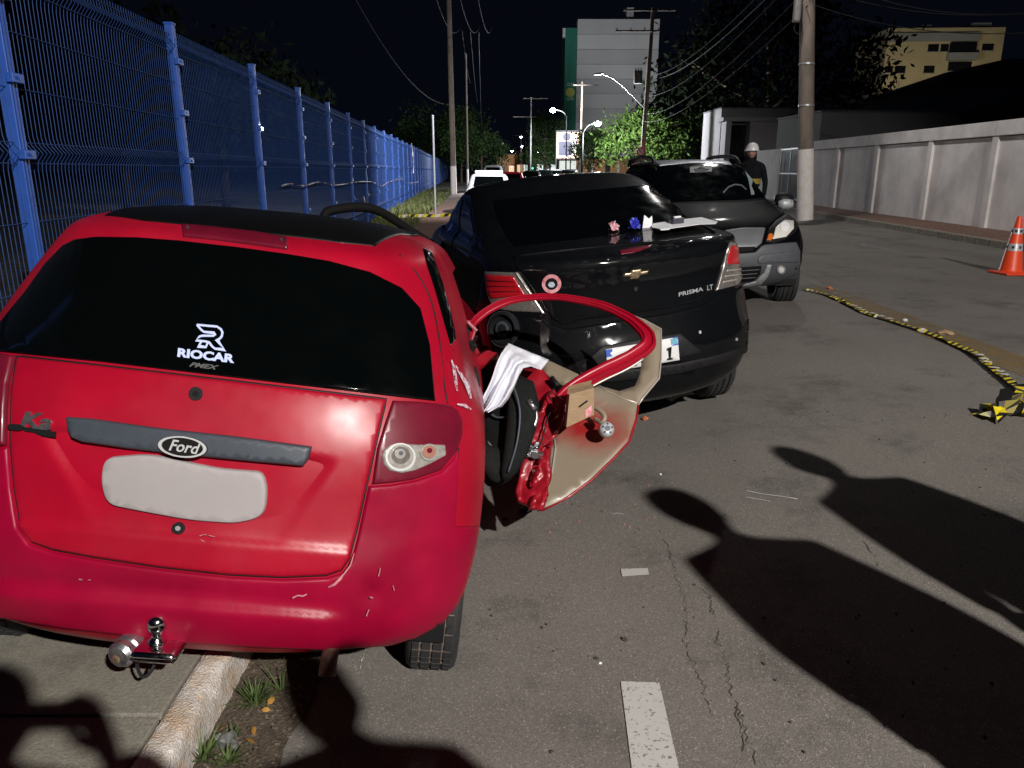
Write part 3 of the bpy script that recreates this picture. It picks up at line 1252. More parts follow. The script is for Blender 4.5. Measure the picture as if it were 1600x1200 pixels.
mark('lane_dash', [(970, 1066), (1030, 1068), (1066, 1225), (990, 1225)], M['road_white'])
mark('lane_dash', [(970, 890), (1012, 889), (1014, 899), (972, 902)], M['road_white2'])
mark('lane_dash', [(1330, 380), (1340, 379), (1412, 394), (1404, 396)], M['road_faint'])
mark('edge_line', [(1262, 450), (1290, 446), (1640, 572), (1640, 606)], M['road_yellow'], 14)
mark('edge_line', [(1255, 437), (1262, 436), (1330, 464), (1318, 466)], M['road_faint'])


def ground_ribbon(name, pts, wpx, material, lift, parent=road, rough=0.0, seed=0):
    """ribbon on the road along pixel points with a width in metres"""
    g = [ground(u, v) for u, v in pts]
    out = []
    for i in range(len(g) - 1):
        k = max(1, int((g[i + 1] - g[i]).length / 0.008)) if rough else 4
        for s in range(k):
            p = g[i].lerp(g[i + 1], s / k)
            if rough:
                p = p + V((noise.noise(V((p.y * 14, seed, 0))) + 0.7 * noise.noise(V((p.y * 47, seed, 3))) + 0.5 * noise.noise(V((p.y * 120, seed, 7))), noise.noise(V((p.x * 14 + p.y * 9, seed + 5, 0))), 0)) * rough
            out.append(p)
    out.append(g[-1])
    vs, fs = [], []
    for i, p in enumerate(out):
        d = out[min(i + 1, len(out) - 1)] - out[max(i - 1, 0)]
        d.z = 0
        d.normalize()
        nn = V((-d.y, d.x, 0))
        ww = wpx * (0.35 + 0.9 * abs(noise.noise(V((i * 0.21, seed, 2)))) + 0.15)
        if rough:
            ww *= max(0.0, min(1.3, 0.55 + 1.9 * noise.noise(V((i * 0.09, seed, 8))) + 1.2 * noise.noise(V((i * 0.4, seed, 4)))))
        for s in (-1, 1):
            q = p + nn * s * ww / 2
            vs.append((q.x, q.y, road_z(q.x) + lift))
    for i in range(len(out) - 1):
        fs.append((2 * i, 2 * i + 1, 2 * i + 3, 2 * i + 2))
    mb = MB()
    mb.mesh(vs, fs)
    return mb.build(name, material, parent)


ground_ribbon('crack', [(1032, 830), (1052, 880), (1068, 935), (1072, 965), (1070, 1000), (1082, 1035), (1100, 1075), (1112, 1120)], 0.005, M['crack'], 0.002, rough=0.02, seed=1)
ground_ribbon('crack', [(1085, 905), (1112, 940), (1118, 980), (1132, 1030), (1142, 1075), (1158, 1120), (1168, 1160), (1185, 1200), (1192, 1230)], 0.005, M['crack'], 0.002, rough=0.02, seed=2)
ground_ribbon('crack', [(1330, 832), (1352, 850), (1366, 868), (1372, 885)], 0.006, M['crack'], 0.002, rough=0.012, seed=3)
ground_ribbon('crack', [(1148, 1105), (1160, 1150), (1158, 1200)], 0.006, M['crack'], 0.002, rough=0.012, seed=4)
ground_ribbon('crack', [(1165, 668), (1200, 660), (1240, 655), (1290, 640)], 0.006, M['crack'], 0.002, rough=0.02, seed=5)
ground_ribbon('chalk_mark', [(1166, 768), (1190, 773), (1215, 776), (1246, 781)], 0.012, M['chalk'], 0.005)
ground_ribbon('chalk_mark', [(1166, 778), (1188, 782), (1204, 785)], 0.009, M['chalk'], 0.005)
ground_ribbon('chalk_mark', [(958, 804), (966, 803), (974, 805)], 0.008, M['chalk'], 0.005)
ground_ribbon('chalk_mark', [(574, 1008), (566, 1032), (560, 1055)], 0.006, M['chalk'], 0.005, rough=0.004)

# ------------------------------------------------------------------ blue fence on the left
FU = V((-0.0628, 0.998, 0)).normalized()
F0 = V((-3.1426, 7.67, 0))
SP_F = 2.86
TOPZ, MIDZ, BOTZ = 2.84, 1.72, 0.20
fence = thing('mesh_fence', 'long blue welded wire fence with square posts along the left sidewalk', 'fence', (F0.x, F0.y, FZ))


def fpos(s, z=0.0):
    return F0 + FU * s + V((0, 0, z))


fn = V((FU.y, -FU.x, 0))   # towards the street


def fence_panel():
    """one bay in local coordinates: x along the fence, y towards the street"""
    mb = MB()
    n = 58
    w2 = SP_F - 0.09
    folds = [2.73, MIDZ + 0.01, 0.56]
    prof = []
    zs = [BOTZ]
    for f in reversed(folds):
        zs += [f - 0.10, f - 0.05, f, f + 0.05, f + 0.10]
    zs.append(TOPZ + 0.03)
    for z in zs:
        o = 0.0
        for f in folds:
            if abs(z - f) < 0.051:
                o = 0.045 * (1 - abs(z - f) / 0.06)
        prof.append((z - FZ, o))
    for i in range(n):
        x = 0.045 + w2 * i / (n - 1)
        mb.tube([(x, o, z) for z, o in prof], 0.0027, 4, caps=False)
    hz = [BOTZ + 0.03, 0.56, 0.92, 1.32, 1.67, 1.79, 2.10, 2.42, 2.68, 2.78, 2.83]
    for z in hz:
        o = 0
        for f in folds:
            if abs(z - f) < 0.051:
                o = 0.045 * (1 - abs(z - f) / 0.06)
        mb.tube([(0.03, o + 0.006, z - FZ), (SP_F - 0.03, o + 0.006, z - FZ)], 0.0033, 4, caps=False)
    return mb


fm = Matrix.Rotation(atan2(FU.y, FU.x) , 4, 'Z')
# local y of the panel points to the left of its x axis, so mirror the fold to the street side
proto = None
post0 = None
for k in range(-3, 52):
    s = k * SP_F
    if proto is None:
        mbp = fence_panel()
        for v_ in mbp.bm.verts:
            v_.co.y = -v_.co.y
        proto = mbp.build('mesh_panel', M['fence_wire'], fence)
        pn = proto
        mb = MB()
        mb.box((0, 0, (TOPZ + 0.08 - FZ) / 2 + 0.0), (0.075, 0.075, TOPZ + 0.08 - FZ), None, 0.006)
        for e in (-1, 1):
            mb.box((e * 0.018, -0.0385, 1.35), (0.006, 0.004, 2.6))
        post0 = mb.build('post', M['fence'], fence)
        mb = MB()
        mb.box((0, 0, TOPZ + 0.085 - FZ), (0.088, 0.088, 0.02), None, 0.006)
        cap0 = mb.build('post_cap', M['fence'], post0)
        mb = MB()
        mb.box((0, -0.030, 0), (0.12, 0.045, 0.055), None, 0.006)
        mb.tube([(0, -0.05, 0), (0, -0.06, 0)], 0.011, 8)
        cl0 = mb.build('clamp', M['fence'], post0)
        cl0.location = (0, -0.02, MIDZ - FZ)
        for z in (2.60, 0.98, 0.45, 2.15):
            c = cl0.copy()
            COL.objects.link(c)
            c.parent = post0
            c.location = (0, -0.02, z - FZ)
        ps = post0
    else:
        pn = proto.copy()
        COL.objects.link(pn)
        pn.parent = fence
        if k < 10:
            ps = copy_tree(post0, fence)
        else:
            ps = post0.copy()
            COL.objects.link(ps)
            ps.parent = fence
    loc = V((FU.x * s, FU.y * s, 0))
    for o in (pn, ps):
        o.location = loc
        o.rotation_euler = (0, 0, atan2(FU.y, FU.x))

# tape threaded through the fence and a ribbon hanging on it
def fence_px(u, v, off=0.06):
    """pixel to the fence plane"""
    r = ray(u, v)
    p0 = F0 + fn * off
    t = (p0 - CAMO).dot(fn) / r.dot(fn)
    return CAMO + r * t


def tape(name, pts, wd, mats, seg=0.18, twist=0.5, seed=0, label=None, cat='tape', flat=False, sag=0.0):
    P = smooth_path(pts, 10)
    # even steps
    out = [P[0]]
    acc = 0
    for a, b in zip(P, P[1:]):
        L = (b - a).length
        while L > 1e-9 and acc + L >= seg:
            t = (seg - acc) / L
            a = a.lerp(b, t)
            out.append(a)
            L = (b - a).length
            acc = 0
        acc += L
    out.append(P[-1])
    mb = MB()
    prev = None
    for i, p in enumerate(out):
        d = out[min(i + 1, len(out) - 1)] - out[max(i - 1, 0)]
        d.normalize()
        up = V((0, 0, 1))
        side = d.cross(up)
        if side.length < 1e-3:
            side = V((1, 0, 0))
        side.normalize()
        if flat:
            an = twist * noise.noise(V((i * 0.23, seed, 0)))
        else:
            an = pi / 2 + twist * noise.noise(V((i * 0.15, seed, 0)))
        nn = (side * cos(an) + up * sin(an)) * wd / 2
        # diagonal stripes: lean the segment borders
        lean = d * wd * 0.45
        if flat and an:
            nn = nn + V((0, 0, 0))
        cur = (p + nn + lean, p - nn - lean)
        if prev:
            mb.mi = i % len(mats)
            mb.face([prev[0], prev[1], cur[1], cur[0]])
        prev = cur
    o = mb.build(name, mats)
    if label:
        tag(o, label, cat)
    md = o.modifiers.new('thickness', 'SOLIDIFY')
    md.thickness = 0.0015
    return o


tp = [fence_px(u, v) for u, v in [(440, 290), (455, 287), (475, 290), (500, 284), (525, 289), (560, 284), (580, 284), (588, 287), (596, 291), (606, 285), (616, 282), (628, 279), (634, 286), (648, 285), (656, 284)]]
tape('fence_tape', tp, 0.020, [M['old_tape'], M['old_tape2'], M['old_tape'], M['old_tape'], M['old_tape2']], 0.11, 4.5, 4, 'crumpled red and white tape strung along the blue fence below its middle fold')
tape('hanging_ribbon', [fence_px(643, 224), fence_px(645, 240), fence_px(646, 256), fence_px(646, 271)], 0.10, [M['tw'], M['tr'], M['tw']], 0.35, 1.5, 9, 'pale ribbon hanging from the top of the blue fence')
yt = [fence_px(566, 336, 0.1), fence_px(600, 337, 0.4), V((-3.0, 22.5, 1.5 - 0.95)), at(679, 337, 23.6), at(712, 336, 23)]
yt = [at(u, v, 23.5) for u, v in [(588, 337), (620, 338), (650, 337), (679, 337), (700, 336), (730, 338)]]
tape('barrier_tape', yt, 0.09, [M['ty'], M['tb'], M['ty'], M['tw']], 0.13, 0.3, 2, 'yellow and black barrier tape stretched between fence and thin signpost')
tape('tape_knot', [at(568, 308, 7.4), at(570, 314, 7.36), at(571, 319, 7.4), at(569, 324, 7.38)], 0.035, [M['ty'], M['tw']], 0.05, 1.2, 3, 'scrap of yellow tape hanging at the open black door', 'tape')

# ------------------------------------------------------------------ thin signpost and poles
t = thing('signpost', 'thin bare pale metal signpost in the grass by the blue fence', 'signpost', tuple(at(680, 333, 24.5)))
b0 = at(680, 336, 24.5)
t.location = b0
mb = MB()
mb.tube([(0, 0, 0), (0, 0, 3.0)], 0.036, 10)
mb.build('pole', M['galv'], t)
mb = MB()
mb.lathe([(0.0, 0.0), (0.042, 0.0), (0.04, 0.03), (0.0, 0.05)], (0, 0, 2.98), n=10, caps=False)
mb.build('pole_cap', M['galv'], t)


def crossarm(mb, c, L, rz=0.0, th=0.09):
    mb.box(c, (L, th, th * 1.2), Matrix.Rotation(rz, 3, 'Z'))


def util_pole(name, label, u_base, t_opt, z0, H, r0, r1, arms=(), white=0.0, material='concrete_pole', lean=(0, 0), rz=0.0, insul=True, group=None):
    p = at(u_base, 300, t_opt)
    root = thing(name, label, 'utility pole', (p.x, p.y, z0), rz, group)
    mb = MB()
    n = 10
    mb.tube([(lean[0] * i / n * H, lean[1] * i / n * H, H * i / n) for i in range(n + 1)], [r0 + (r1 - r0) * i / n for i in range(n + 1)], 14)
    mb.build('shaft', M[material], root, auto=radians(40))
    if white:
        mb = MB()
        k = white / H
        mb.tube([(0, 0, 0.0), (lean[0] * white, lean[1] * white, white)], [r0 + 0.006, r0 + (r1 - r0) * k + 0.006], 14)
        mb.build('whitewash', M['pole_white'], root, auto=radians(40))
    for (z, L, off) in arms:
        x0 = lean[0] * z + off
        mb = MB()
        crossarm(mb, (x0, lean[1] * z - r1 - 0.05, z), L)
        a = mb.build('crossarm', M['wood_pole'], root)
        if insul:
            for j in range(4):
                x = x0 - L / 2 + 0.12 + (L - 0.24) * j / 3
                mb = MB()
                mb.lathe([(0.02, 0.0), (0.05, 0.02), (0.035, 0.05), (0.055, 0.09), (0.03, 0.14), (0.02, 0.18)], (x, lean[1] * z - r1 - 0.05, z + 0.05), n=8)
                mb.build('insulator', M['ant'], a)
    return root


p703 = util_pole('utility_pole', 'tall pale concrete pole with whitewashed foot beyond the end of the blue fence', 709, 50, FZ - 0.02, 14.6, 0.20, 0.13, arms=((11.9, 3.4, 1.3), (14.2, 3.4, 1.3)), white=1.75, lean=(-0.007, 0))
p740 = util_pole('utility_pole', 'slim dark pole with short whitewashed foot behind the white car', 731, 68, FZ - 0.02, 11.0, 0.11, 0.08, white=1.6, material='wood_pole')
# near right pole
pb = ground(1259, 331, 0.343)
p1258 = thing('utility_pole', 'thick concrete pole with white painted foot and junction box on the right sidewalk', 'utility pole', (pb.x, pb.y, RZ), 0)
mb = MB()
lx, H = -0.090, 11.5
mb.tube([(lx * H * i / 14, 0, H * i / 14) for i in range(15)], [0.205 - 0.055 * i / 14 for i in range(15)], 18)
mb.build('shaft', M['concrete_pole'], p1258, auto=radians(40))
mb = MB()
mb.tube([(0, 0, 0), (lx * 1.82, 0, 1.82)], [0.212, 0.204], 18)
mb.build('whitewash', M['pole_white'], p1258, auto=radians(40))
mb = MB()
X5 = lx * 5.15
mb.box((X5 - 0.30, -0.12, 5.15), (0.17, 0.18, 0.62), None, 0.05)
mb.tube([(X5 - 0.24, -0.1, 5.4), (X5 - 0.1, -0.1, 5.45), (X5, -0.1, 5.4)], 0.025, 6)
mb.build('junction_box', M['ant'], p1258)
mb = MB()
mb.tube(smooth_path([(X5 + x_, y_, z_) for x_, y_, z_ in ((-0.3, -0.12, 4.86), (-0.34, -0.14, 4.7), (-0.26, -0.16, 4.58), (-0.16, -0.16, 4.72), (-0.2, -0.14, 4.95))], 6), 0.02, 6)
mb.tube(smooth_path([(X5 + x_, y_, z_) for x_, y_, z_ in ((-0.36, -0.12, 5.46), (-0.42, -0.14, 5.9), (-0.2, -0.16, 6.1), (-0.1, -0.2, 5.6))], 6), 0.016, 6)
mb.build('cable_loop', M['wire_pale'], p1258)
for z in (2.9, 3.9, 5.75, 6.9):
    mb = MB()
    mb.lathe([(0.205 - 0.0048 * z + 0.008, -0.02), (0.205 - 0.0048 * z + 0.008, 0.02)], (lx * z, 0, z), n=16)
    mb.build('steel_band', M['galv'], p1258)
for z in (6.1, 5.6, 6.6):
    mb = MB()
    mb.box((0.0 + lx * z, -0.24, z), (0.10, 0.12, 0.10), None, 0.02)
    mb.build('bracket', M['ant'], p1258)

mb = MB()
mb.tube(smooth_path([(lx * 8.3, 0, 8.3), (-1.1, -0.5, 8.9), (-1.9, -1.4, 9.3)], 6), 0.04, 8)
arm_o = mb.build('lamp_arm', M['galv'], p1258, smooth=True)  # arm, head and glowing glass of an added lamp out of view
mb = MB()
mb.box((-2.1, -1.6, 9.34), (0.7, 0.3, 0.12), Matrix.Rotation(radians(38), 3, 'Z'), 0.05)
mb.build('lamp_head', M['galv'], arm_o)
mb = MB()
mb.box((-2.1, -1.6, 9.265), (0.45, 0.2, 0.02), Matrix.Rotation(radians(38), 3, 'Z'))
mb.build('lamp_glass', M['lamp_lit'], arm_o)
LP2 = V((pb.x - 2.1, pb.y - 1.6, RZ + 9.1))
light('added_pole_light', LP2, 1000, (1.0, 0.97, 0.94), 0.15, None, radians(128), (LP2.x, LP2.y - 1.5, 0), 0.5)  # added light, brightens the white wall and road
light('added_fence_spot', LP2, 26000, (0.97, 0.98, 1.0), 0.15, None, radians(78), (-4.9, 37.0, 0.8), 1.0)  # added spot, brightens the far part of the fence

# far right pole with crossarms, transformer and street light arm
p1003 = util_pole('utility_pole', 'far concrete pole carrying crossarms, a transformer and a curved lamp arm before the white tower', 1000, 60, RZ - 0.1, 12.9, 0.20, 0.14, arms=((12.7, 3.8, -0.3), (11.3, 3.3, -1.05)), lean=(0.030, 0))
mb = MB()
mb.lathe([(0.30, -0.45), (0.32, -0.4), (0.32, 0.4), (0.30, 0.45)], (-0.55, -0.25, 8.1), n=14)
for j in range(3):
    mb.tube([(-0.75 + 0.2 * j, -0.25, 8.5), (-0.75 + 0.2 * j, -0.25, 8.75)], 0.04, 6)
mb.build('transformer', M['ant'], p1003, auto=radians(40))
mb = MB()
mb.tube(smooth_path([(0.1, 0, 5.9), (-0.9, -0.2, 6.8), (-2.3, -0.5, 7.9), (-3.3, -0.7, 8.25)], 6), 0.045, 8)
la = mb.build('lamp_arm', M['galv'], p1003, smooth=True)
mb = MB()
mb.box((-3.55, -0.75, 8.28), (0.75, 0.28, 0.13), Matrix.Rotation(-0.08, 3, 'Y'), 0.05)
mb.build('lamp_head', M['galv'], la)
mb = MB()
mb.box((-3.62, -0.76, 8.20), (0.42, 0.20, 0.03), None, 0.01)
mb.build('lamp_glass', M['lamp_dim'], la)
# no-parking disc on this pole
mb = MB()
t = thing('road_sign', 'small round red and white road sign on the far concrete pole', 'road sign', tuple(at(1001, 237, 58.5)))
mb.lathe([(0.0, 0), (0.33, 0), (0.33, 0.02), (0.0, 0.02)], (0, 0, 0), (0, 1, 0), 20, caps=False)
mb.build('disc', M['sign_red'], t)
mb = MB()
mb.lathe([(0.0, -0.008), (0.23, -0.008), (0.23, -0.002), (0.0, -0.002)], (0, 0, 0), (0, 1, 0), 20, caps=False)
mb.build('face', M['sign_white'], t)
mb = MB()
mb.box((0, -0.012, 0), (0.40, 0.006, 0.07), Matrix.Rotation(radians(45), 3, 'Y'))
mb.build('bar', M['sign_red'], t)

util_pole('utility_pole', 'distant dark pole with one crossarm in front of the white tower', 906, 95, 0.2, 11.6, 0.17, 0.12, arms=((11.2, 3.0, 0.4),), material='wood_pole', insul=False)
util_pole('utility_pole', 'distant pole with two crossarms over the cars, left of the green tower edge', 829, 110, 0.2, 11.2, 0.15, 0.10, arms=((8.6, 3.2, -0.9), (11.0, 3.4, 0.6)), material='galv', insul=False)
util_pole('utility_pole', 'distant thin pole in the middle of the far street', 814, 135, 0.2, 7.4, 0.12, 0.09, arms=((7.2, 3.0, 0.0),), material='galv', insul=False)
util_pole('utility_pole', 'distant short pole beside the row of parked cars', 786, 120, 0.2, 5.6, 0.12, 0.10, material='galv', insul=False)


def cable(name, a, b, sag, r=0.012, m='wire', label='', n=24):
    a, b = V(a), V(b)
    pts = []
    for i in range(n + 1):
        t = i / n
        p = a.lerp(b, t)
        p.z -= sag * 4 * t * (1 - t)
        pts.append(p)
    mb = MB()
    mb.tube(pts, r, 5)
    o = mb.build(name, M[m])
    tag(o, label, 'cable')
    return o


cable('overhead_cable', at(540, -30, 30), at(703, 163, 49.5), 1.2, 0.024, 'wire_pale', 'single grey cable sagging down to the pole at the fence end')
for i, (u0, u1) in enumerate(((678, 708), (716, 737), (745, 757))):
    cable('overhead_cable', at(u0, -14, 34), at(u1 + 12, 42, 49.7), 0.9, 0.02, 'wire_pale', ('leftmost', 'middle', 'rightmost')[i] + ' of three pale cables above the pole at the fence end')
for i, (u0, v0, u1, v1, t0, t1) in enumerate(((722, 48, 735, 130, 50, 66), (735, 50, 746, 160, 50, 70), (748, 50, 752, 190, 50, 72))):
    cable('overhead_cable', at(u0, v0, t0), at(u1, v1, t1), 0.5, 0.018, 'wire', ('dark cable dropping from the left crossarm to the slim pole', 'dark cable hanging in the middle under the crossarm', 'dark cable hanging furthest right under the crossarm')[i])
ptop = [(pb.x - 0.1 + lx * z, pb.y - 0.3, RZ + z) for z in (6.1, 5.6, 6.6, 5.2)]
cab = [(ptop[2], at(1012, 118, 59), 'cable from the right pole up to the far pole, highest of the bundle'),
       (ptop[0], at(1010, 150, 59), 'cable from the right pole to the far pole, second of the bundle'),
       (ptop[1], at(1008, 178, 59), 'cable from the right pole to the far pole, third of the bundle'),
       (ptop[3], at(1006, 190, 59), 'cable from the right pole to the far pole, lowest of the bundle')]
for a, b, l in cab:
    cable('overhead_cable', a, b, 0.8, 0.014, 'wire_pale', l)
for i, (z, v, uu) in enumerate(((6.6, -40, 1520), (6.1, -20, 1620), (5.9, 18, 1640), (5.6, 10, 1700), (5.2, 40, 1720))):
    cable('overhead_cable', (pb.x + 0.1 + lx * z, pb.y - 0.3, RZ + z), at(uu, v, 15), 0.35, 0.009, 'wire_pale', ('first', 'second', 'third', 'fourth', 'fifth')[i] + ' cable from the top, running right from the thick concrete pole')
cable('overhead_cable', at(1030, 122, 59), at(1215, -20, 24), 0.5, 0.02, 'wire_pale', 'long cable rising right from the far pole over the dark trees')

# ------------------------------------------------------------------ right wall
wall = thing('boundary_wall', 'long white rendered wall with pilasters and coping along the right sidewalk', 'wall', (XW(18.2), 18.2, RZ))


def wall_px(u):
    r = ray(u, 300)
    t = (10.95 - 0.05 * 18.2) / (r.x - 0.05 * r.y)
    return (CAMO + r * t)


WTOP = atY(1536, 189, 18.2).z
wrot = Matrix.Rotation(-atan2(0.05, 1), 3, 'Z')


def wbox(mb, y0, y1, z0, z1, x0, x1, bev=0.0):
    """box on the wall line; x0..x1 measured across (negative = towards the street)"""
    yc = (y0 + y1) / 2
    c = V((XW(yc) - XW(18.2) + (x0 + x1) / 2, yc - 18.2, (z0 + z1) / 2 - RZ))
    mb.box(c, (x1 - x0, (y1 - y0), z1 - z0), wrot, bev)


ends = [wall_px(u).y for u in (1251, 1304, 1364, 1446, 1545)]
dd = ends[3] - ends[4]
ends += [ends[4] - 3.2, ends[4] - 6.4, ends[4] - 9.6]
for i in range(len(ends) - 1):
    ya, yb = ends[i + 1], ends[i]
    mb = MB()
    wbox(mb, ya + 0.12, yb - 0.12, RZ - 0.1, WTOP - 0.34, 0.02, 0.14)
    mb.build('wall_panel', M['wall'], wall)
    mb = MB()
    wbox(mb, yb - 0.12, yb + 0.12, RZ - 0.1, WTOP - 0.32, -0.045, 0.16, 0.01)
    mb.build('pilaster', M['pilaster'], wall)
    mb = MB()
    wbox(mb, ya + 0.004 if i % 2 else ya + 0.012, yb - 0.004, WTOP - 0.32, WTOP, -0.07, 0.18, 0.01)
    mb.build('coping_beam', M['pilaster'], wall)

# gate left of the wall
gy0, gy1 = wall_px(1251).y + 0.3, wall_px(1216).y
gate = thing('iron_gate', 'open grey barred metal gate between the white wall and the grey house', 'gate', (XW(gy0), gy0, RZ))
gl = gy1 - gy0
mb = MB()
for a, b in (((0, 0.05), (0, gl)),):
    for z in (0.12, 1.15, 2.15):
        mb.box((0.05 * gl / 2, gl / 2, z), (0.05, gl, 0.06), wrot)
for y in (0.03, gl / 2, gl - 0.03):
    mb.box((0.05 * y, y, 1.12), (0.06, 0.06, 2.2), wrot)
mb.build('frame', M['gate'], gate)
for i in range(22):
    y = 0.1 + (gl - 0.2) * i / 21
    mb = MB()
    mb.box((0.05 * y, y, 1.12), (0.022, 0.022, 2.1))
    mb.build('bar', M['gate'], gate)
mb = MB()
mb.box((0.05 * gl * 0.25 + 0.04, gl * 0.25, 1.1), (0.02, gl * 0.46, 2.0), wrot)
mb.build('sheet_panel', M['gate'], gate)
mb = MB()
yb = gy1 + 0.2
tag(mb.box((XW(gy1 + 2.2) + 0.1, gy1 + 2.2, RZ + 1.05), (0.2, 4.0, 2.3), wrot, 0.01).build('garden_wall', M['wall']), 'short low white wall between the gate and the grey house', 'wall')
mb = MB()
mb.box((XW(gy0 + 3) + 5.5, gy0 + 2, RZ + 1.4), (0.2, 9, 2.8))
tag(mb.build('yard_wall', M['house_dark']), 'dark yard wall seen through the barred gate', 'wall')

# grey house behind the wall: long flat volume with entrance block
hp = at(1122, 262, 52)
house = thing('grey_house', 'low grey flat roofed house with a dark doorway behind the white wall', 'house', (hp.x, hp.y, RZ))
hz = at(1122, 171, 52).z - RZ
mb = MB()
mb.box((10.5, 2.6, hz / 2), (21, 5.0, hz), Matrix.Rotation(0, 3, 'Z'))
mb.build('wall', M['house'], house)
mb = MB()
mb.box((10.5, 2.6, hz + 0.04), (21.1, 5.1, 0.07), None, 0.02)
mb.build('roof_slab', M['house_dark'], house)
pz = at(1122, 187, 52).z - RZ
mb = MB()
mb.box((2.55, -0.62, pz / 2 + 0.1), (1.9, 1.2, pz - 0.2))
mb.box((4.75, -0.75, pz / 2 + 0.15), (0.55, 1.5, pz + 0.3))
mb.box((0.2, -0.62, pz / 2), (0.35, 1.2, pz))
mb.build('porch', M['house'], house)
mb = MB()
mb.box((2.1, -0.7, pz - 0.1), (4.7, 1.5, 0.26), None, 0.01)
mb.build('porch_lintel', M['house'], house)
mb = MB()
mb.box((1.0, -0.2, pz / 2 - 0.2), (1.3, 0.25, pz - 0.4))
mb.build('door', M['window_dark'], house)
# dark long roof and pale sheet roof beyond
rp = at(1480, 200, 30)
t = thing('shed', 'long dark shed roof just above the white wall on the right', 'shed', (rp.x, rp.y, 0))
zt = at(1480, 172, 32).z
mb = MB()
mb.box((4.75, 4.0, zt / 2), (18.5, 5.0, zt - 0.3), Matrix.Rotation(0.02, 3, 'Z'))
mb.build('wall', M['shed_wall'], t)
mb = MB()
mb.box((4.75, 4.0, zt - 0.11), (18.6, 5.1, 0.08), Matrix.Rotation(0.02, 3, 'Z'), 0.02)
mb.build('roof', M['roof_dark'], t)
pr = at(1480, 150, 48)
t = thing('hall', 'pale sheet roofed hall above the dark shed on the right', 'building', (pr.x, pr.y, 0))
z0, z1 = at(1365, 168, 48).z, at(1500, 140, 48).z
mb = MB()
xl = at(1365, 168, 48).x - pr.x
vs = [(xl, 0, z0 - 1), (xl + 14, 0, z0 - 1), (xl + 14, 0, z1), (xl + 5.6, 0, z1), (xl, 0, z0 + 0.15)]
vs2 = [(x, 8, z) for x, y, z in vs]
mb.mesh(vs + vs2, [(0, 1, 2, 3, 4), (9, 8, 7, 6, 5), (4, 3, 8, 9), (3, 2, 7, 8), (0, 4, 9, 5), (1, 6, 7, 2)])
mb.build('roof', M['roof_green'], t)
mb = MB()
mb.box((xl + 7, 4, (z0 - 1) / 2), (13.8, 7.8, z0 - 1.02))
mb.build('wall', M['house_dark'], t)
# dark pitched roof in front of the yellow flats
t = thing('dark_house', 'unlit dark house with pitched roof below the yellow apartment block', 'house', tuple(at(1500, 200, 62)))
t.location.z = 0
d0 = [at(u, v, 62) for u, v in ((1320, 172), (1365, 160), (1555, 96), (1700, 96), (1700, 175))]
lx0, ly0 = t.location.x, t.location.y
mb = MB()
f0 = [(p.x - lx0, 0, p.z) for p in d0]
f1 = [(x, 9, z) for x, y, z in f0]
mb.mesh(f0 + f1, [(0, 1, 2, 3, 4), (9, 8, 7, 6, 5)] + [(i, (i + 1) % 5 + 5 - 5, (i + 1) % 5 + 5, i + 5) for i in range(5)])
mb.build('roof', M['roof_dark'], t)
mb = MB()
mb.box(((f0[0][0] + f0[4][0]) / 2, 4.5, f0[0][2] / 2 - 0.1), (f0[4][0] - f0[0][0] - 0.8, 8.2, f0[0][2] - 0.25))
mb.build('wall', M['house_dark'], t)

# yellow apartment block
TA = 95
ap0 = at(1380, 130, TA)
apt = thing('apartment_block', 'cream apartment block with dark windows and grey balcony band, upper right', 'building', (ap0.x, ap0.y, 0), -0.05)


def apx(u, v):
    p = at(u, v, TA)
    return p.x - ap0.x, p.z


def wall_rect(mb, u0, v0, u1, v1, y0, y1):
    x0, za = apx(u0, v1)
    x1, zb = apx(u1, v0)
    mb.box(((x0 + x1) / 2, (y0 + y1) / 2, (za + zb) / 2), (x1 - x0, y1 - y0, zb - za))


mb = MB()
x0, zt = apx(1378, 48)
x1, _ = apx(1553, 48)
mb.box(((x0 + x1) / 2, 5, zt / 2), (x1 - x0, 10, zt))
mb.build('wall', M['apart'], apt)
mb = MB()
wall_rect(mb, 1376, 56, 1514, 68, -0.4, -0.003)
mb.build('cornice', M['apart_grey'], apt)
mb = MB()
wall_rect(mb, 1435, 41, 1448, 48, 1, 3)
mb.build('roof_block', M['apart_grey'], apt)
mb = MB()
wall_rect(mb, 1510, 39, 1538, 48, 1, 4)
mb.build('roof_block', M['apart_grey'], apt)
mb = MB()
wall_rect(mb, 1470, 86, 1513, 97, -0.9, -0.003)
mb.build('balcony', M['apart_grey'], apt)
mb = MB()
wall_rect(mb, 1473, 70, 1512, 85, -0.35, -0.002)
mb.build('balcony_recess', M['window_dark'], apt)
for u0, v0, u1, v1 in ((1441, 72, 1457, 83), (1460, 72, 1472, 83), (1522, 72, 1539, 82), (1395, 104, 1411, 115), (1439, 104, 1455, 115), (1380, 104, 1392, 114), (1475, 98, 1510, 112)):
    mb = MB()
    wall_rect(mb, u0, v0, u1, v1, -0.05, -0.004)
    wdw = mb.build('window', M['window_dark'], apt)
    mb = MB()
    wall_rect(mb, u0 - 1, v1, u1 + 1, v1 + 1, -0.12, -0.004)
    mb.build('sill', M['apart_grey'], wdw)

# white and green tower
TT = 150
tp0 = at(898, 265, TT)
tow = thing('office_tower', 'tall windowless pale tower with a green side carrying a small emblem', 'tower', (tp0.x, tp0.y, 0))
zt = at(900, 41, TT).z
xw = at(1020, 41, TT).x - tp0.x
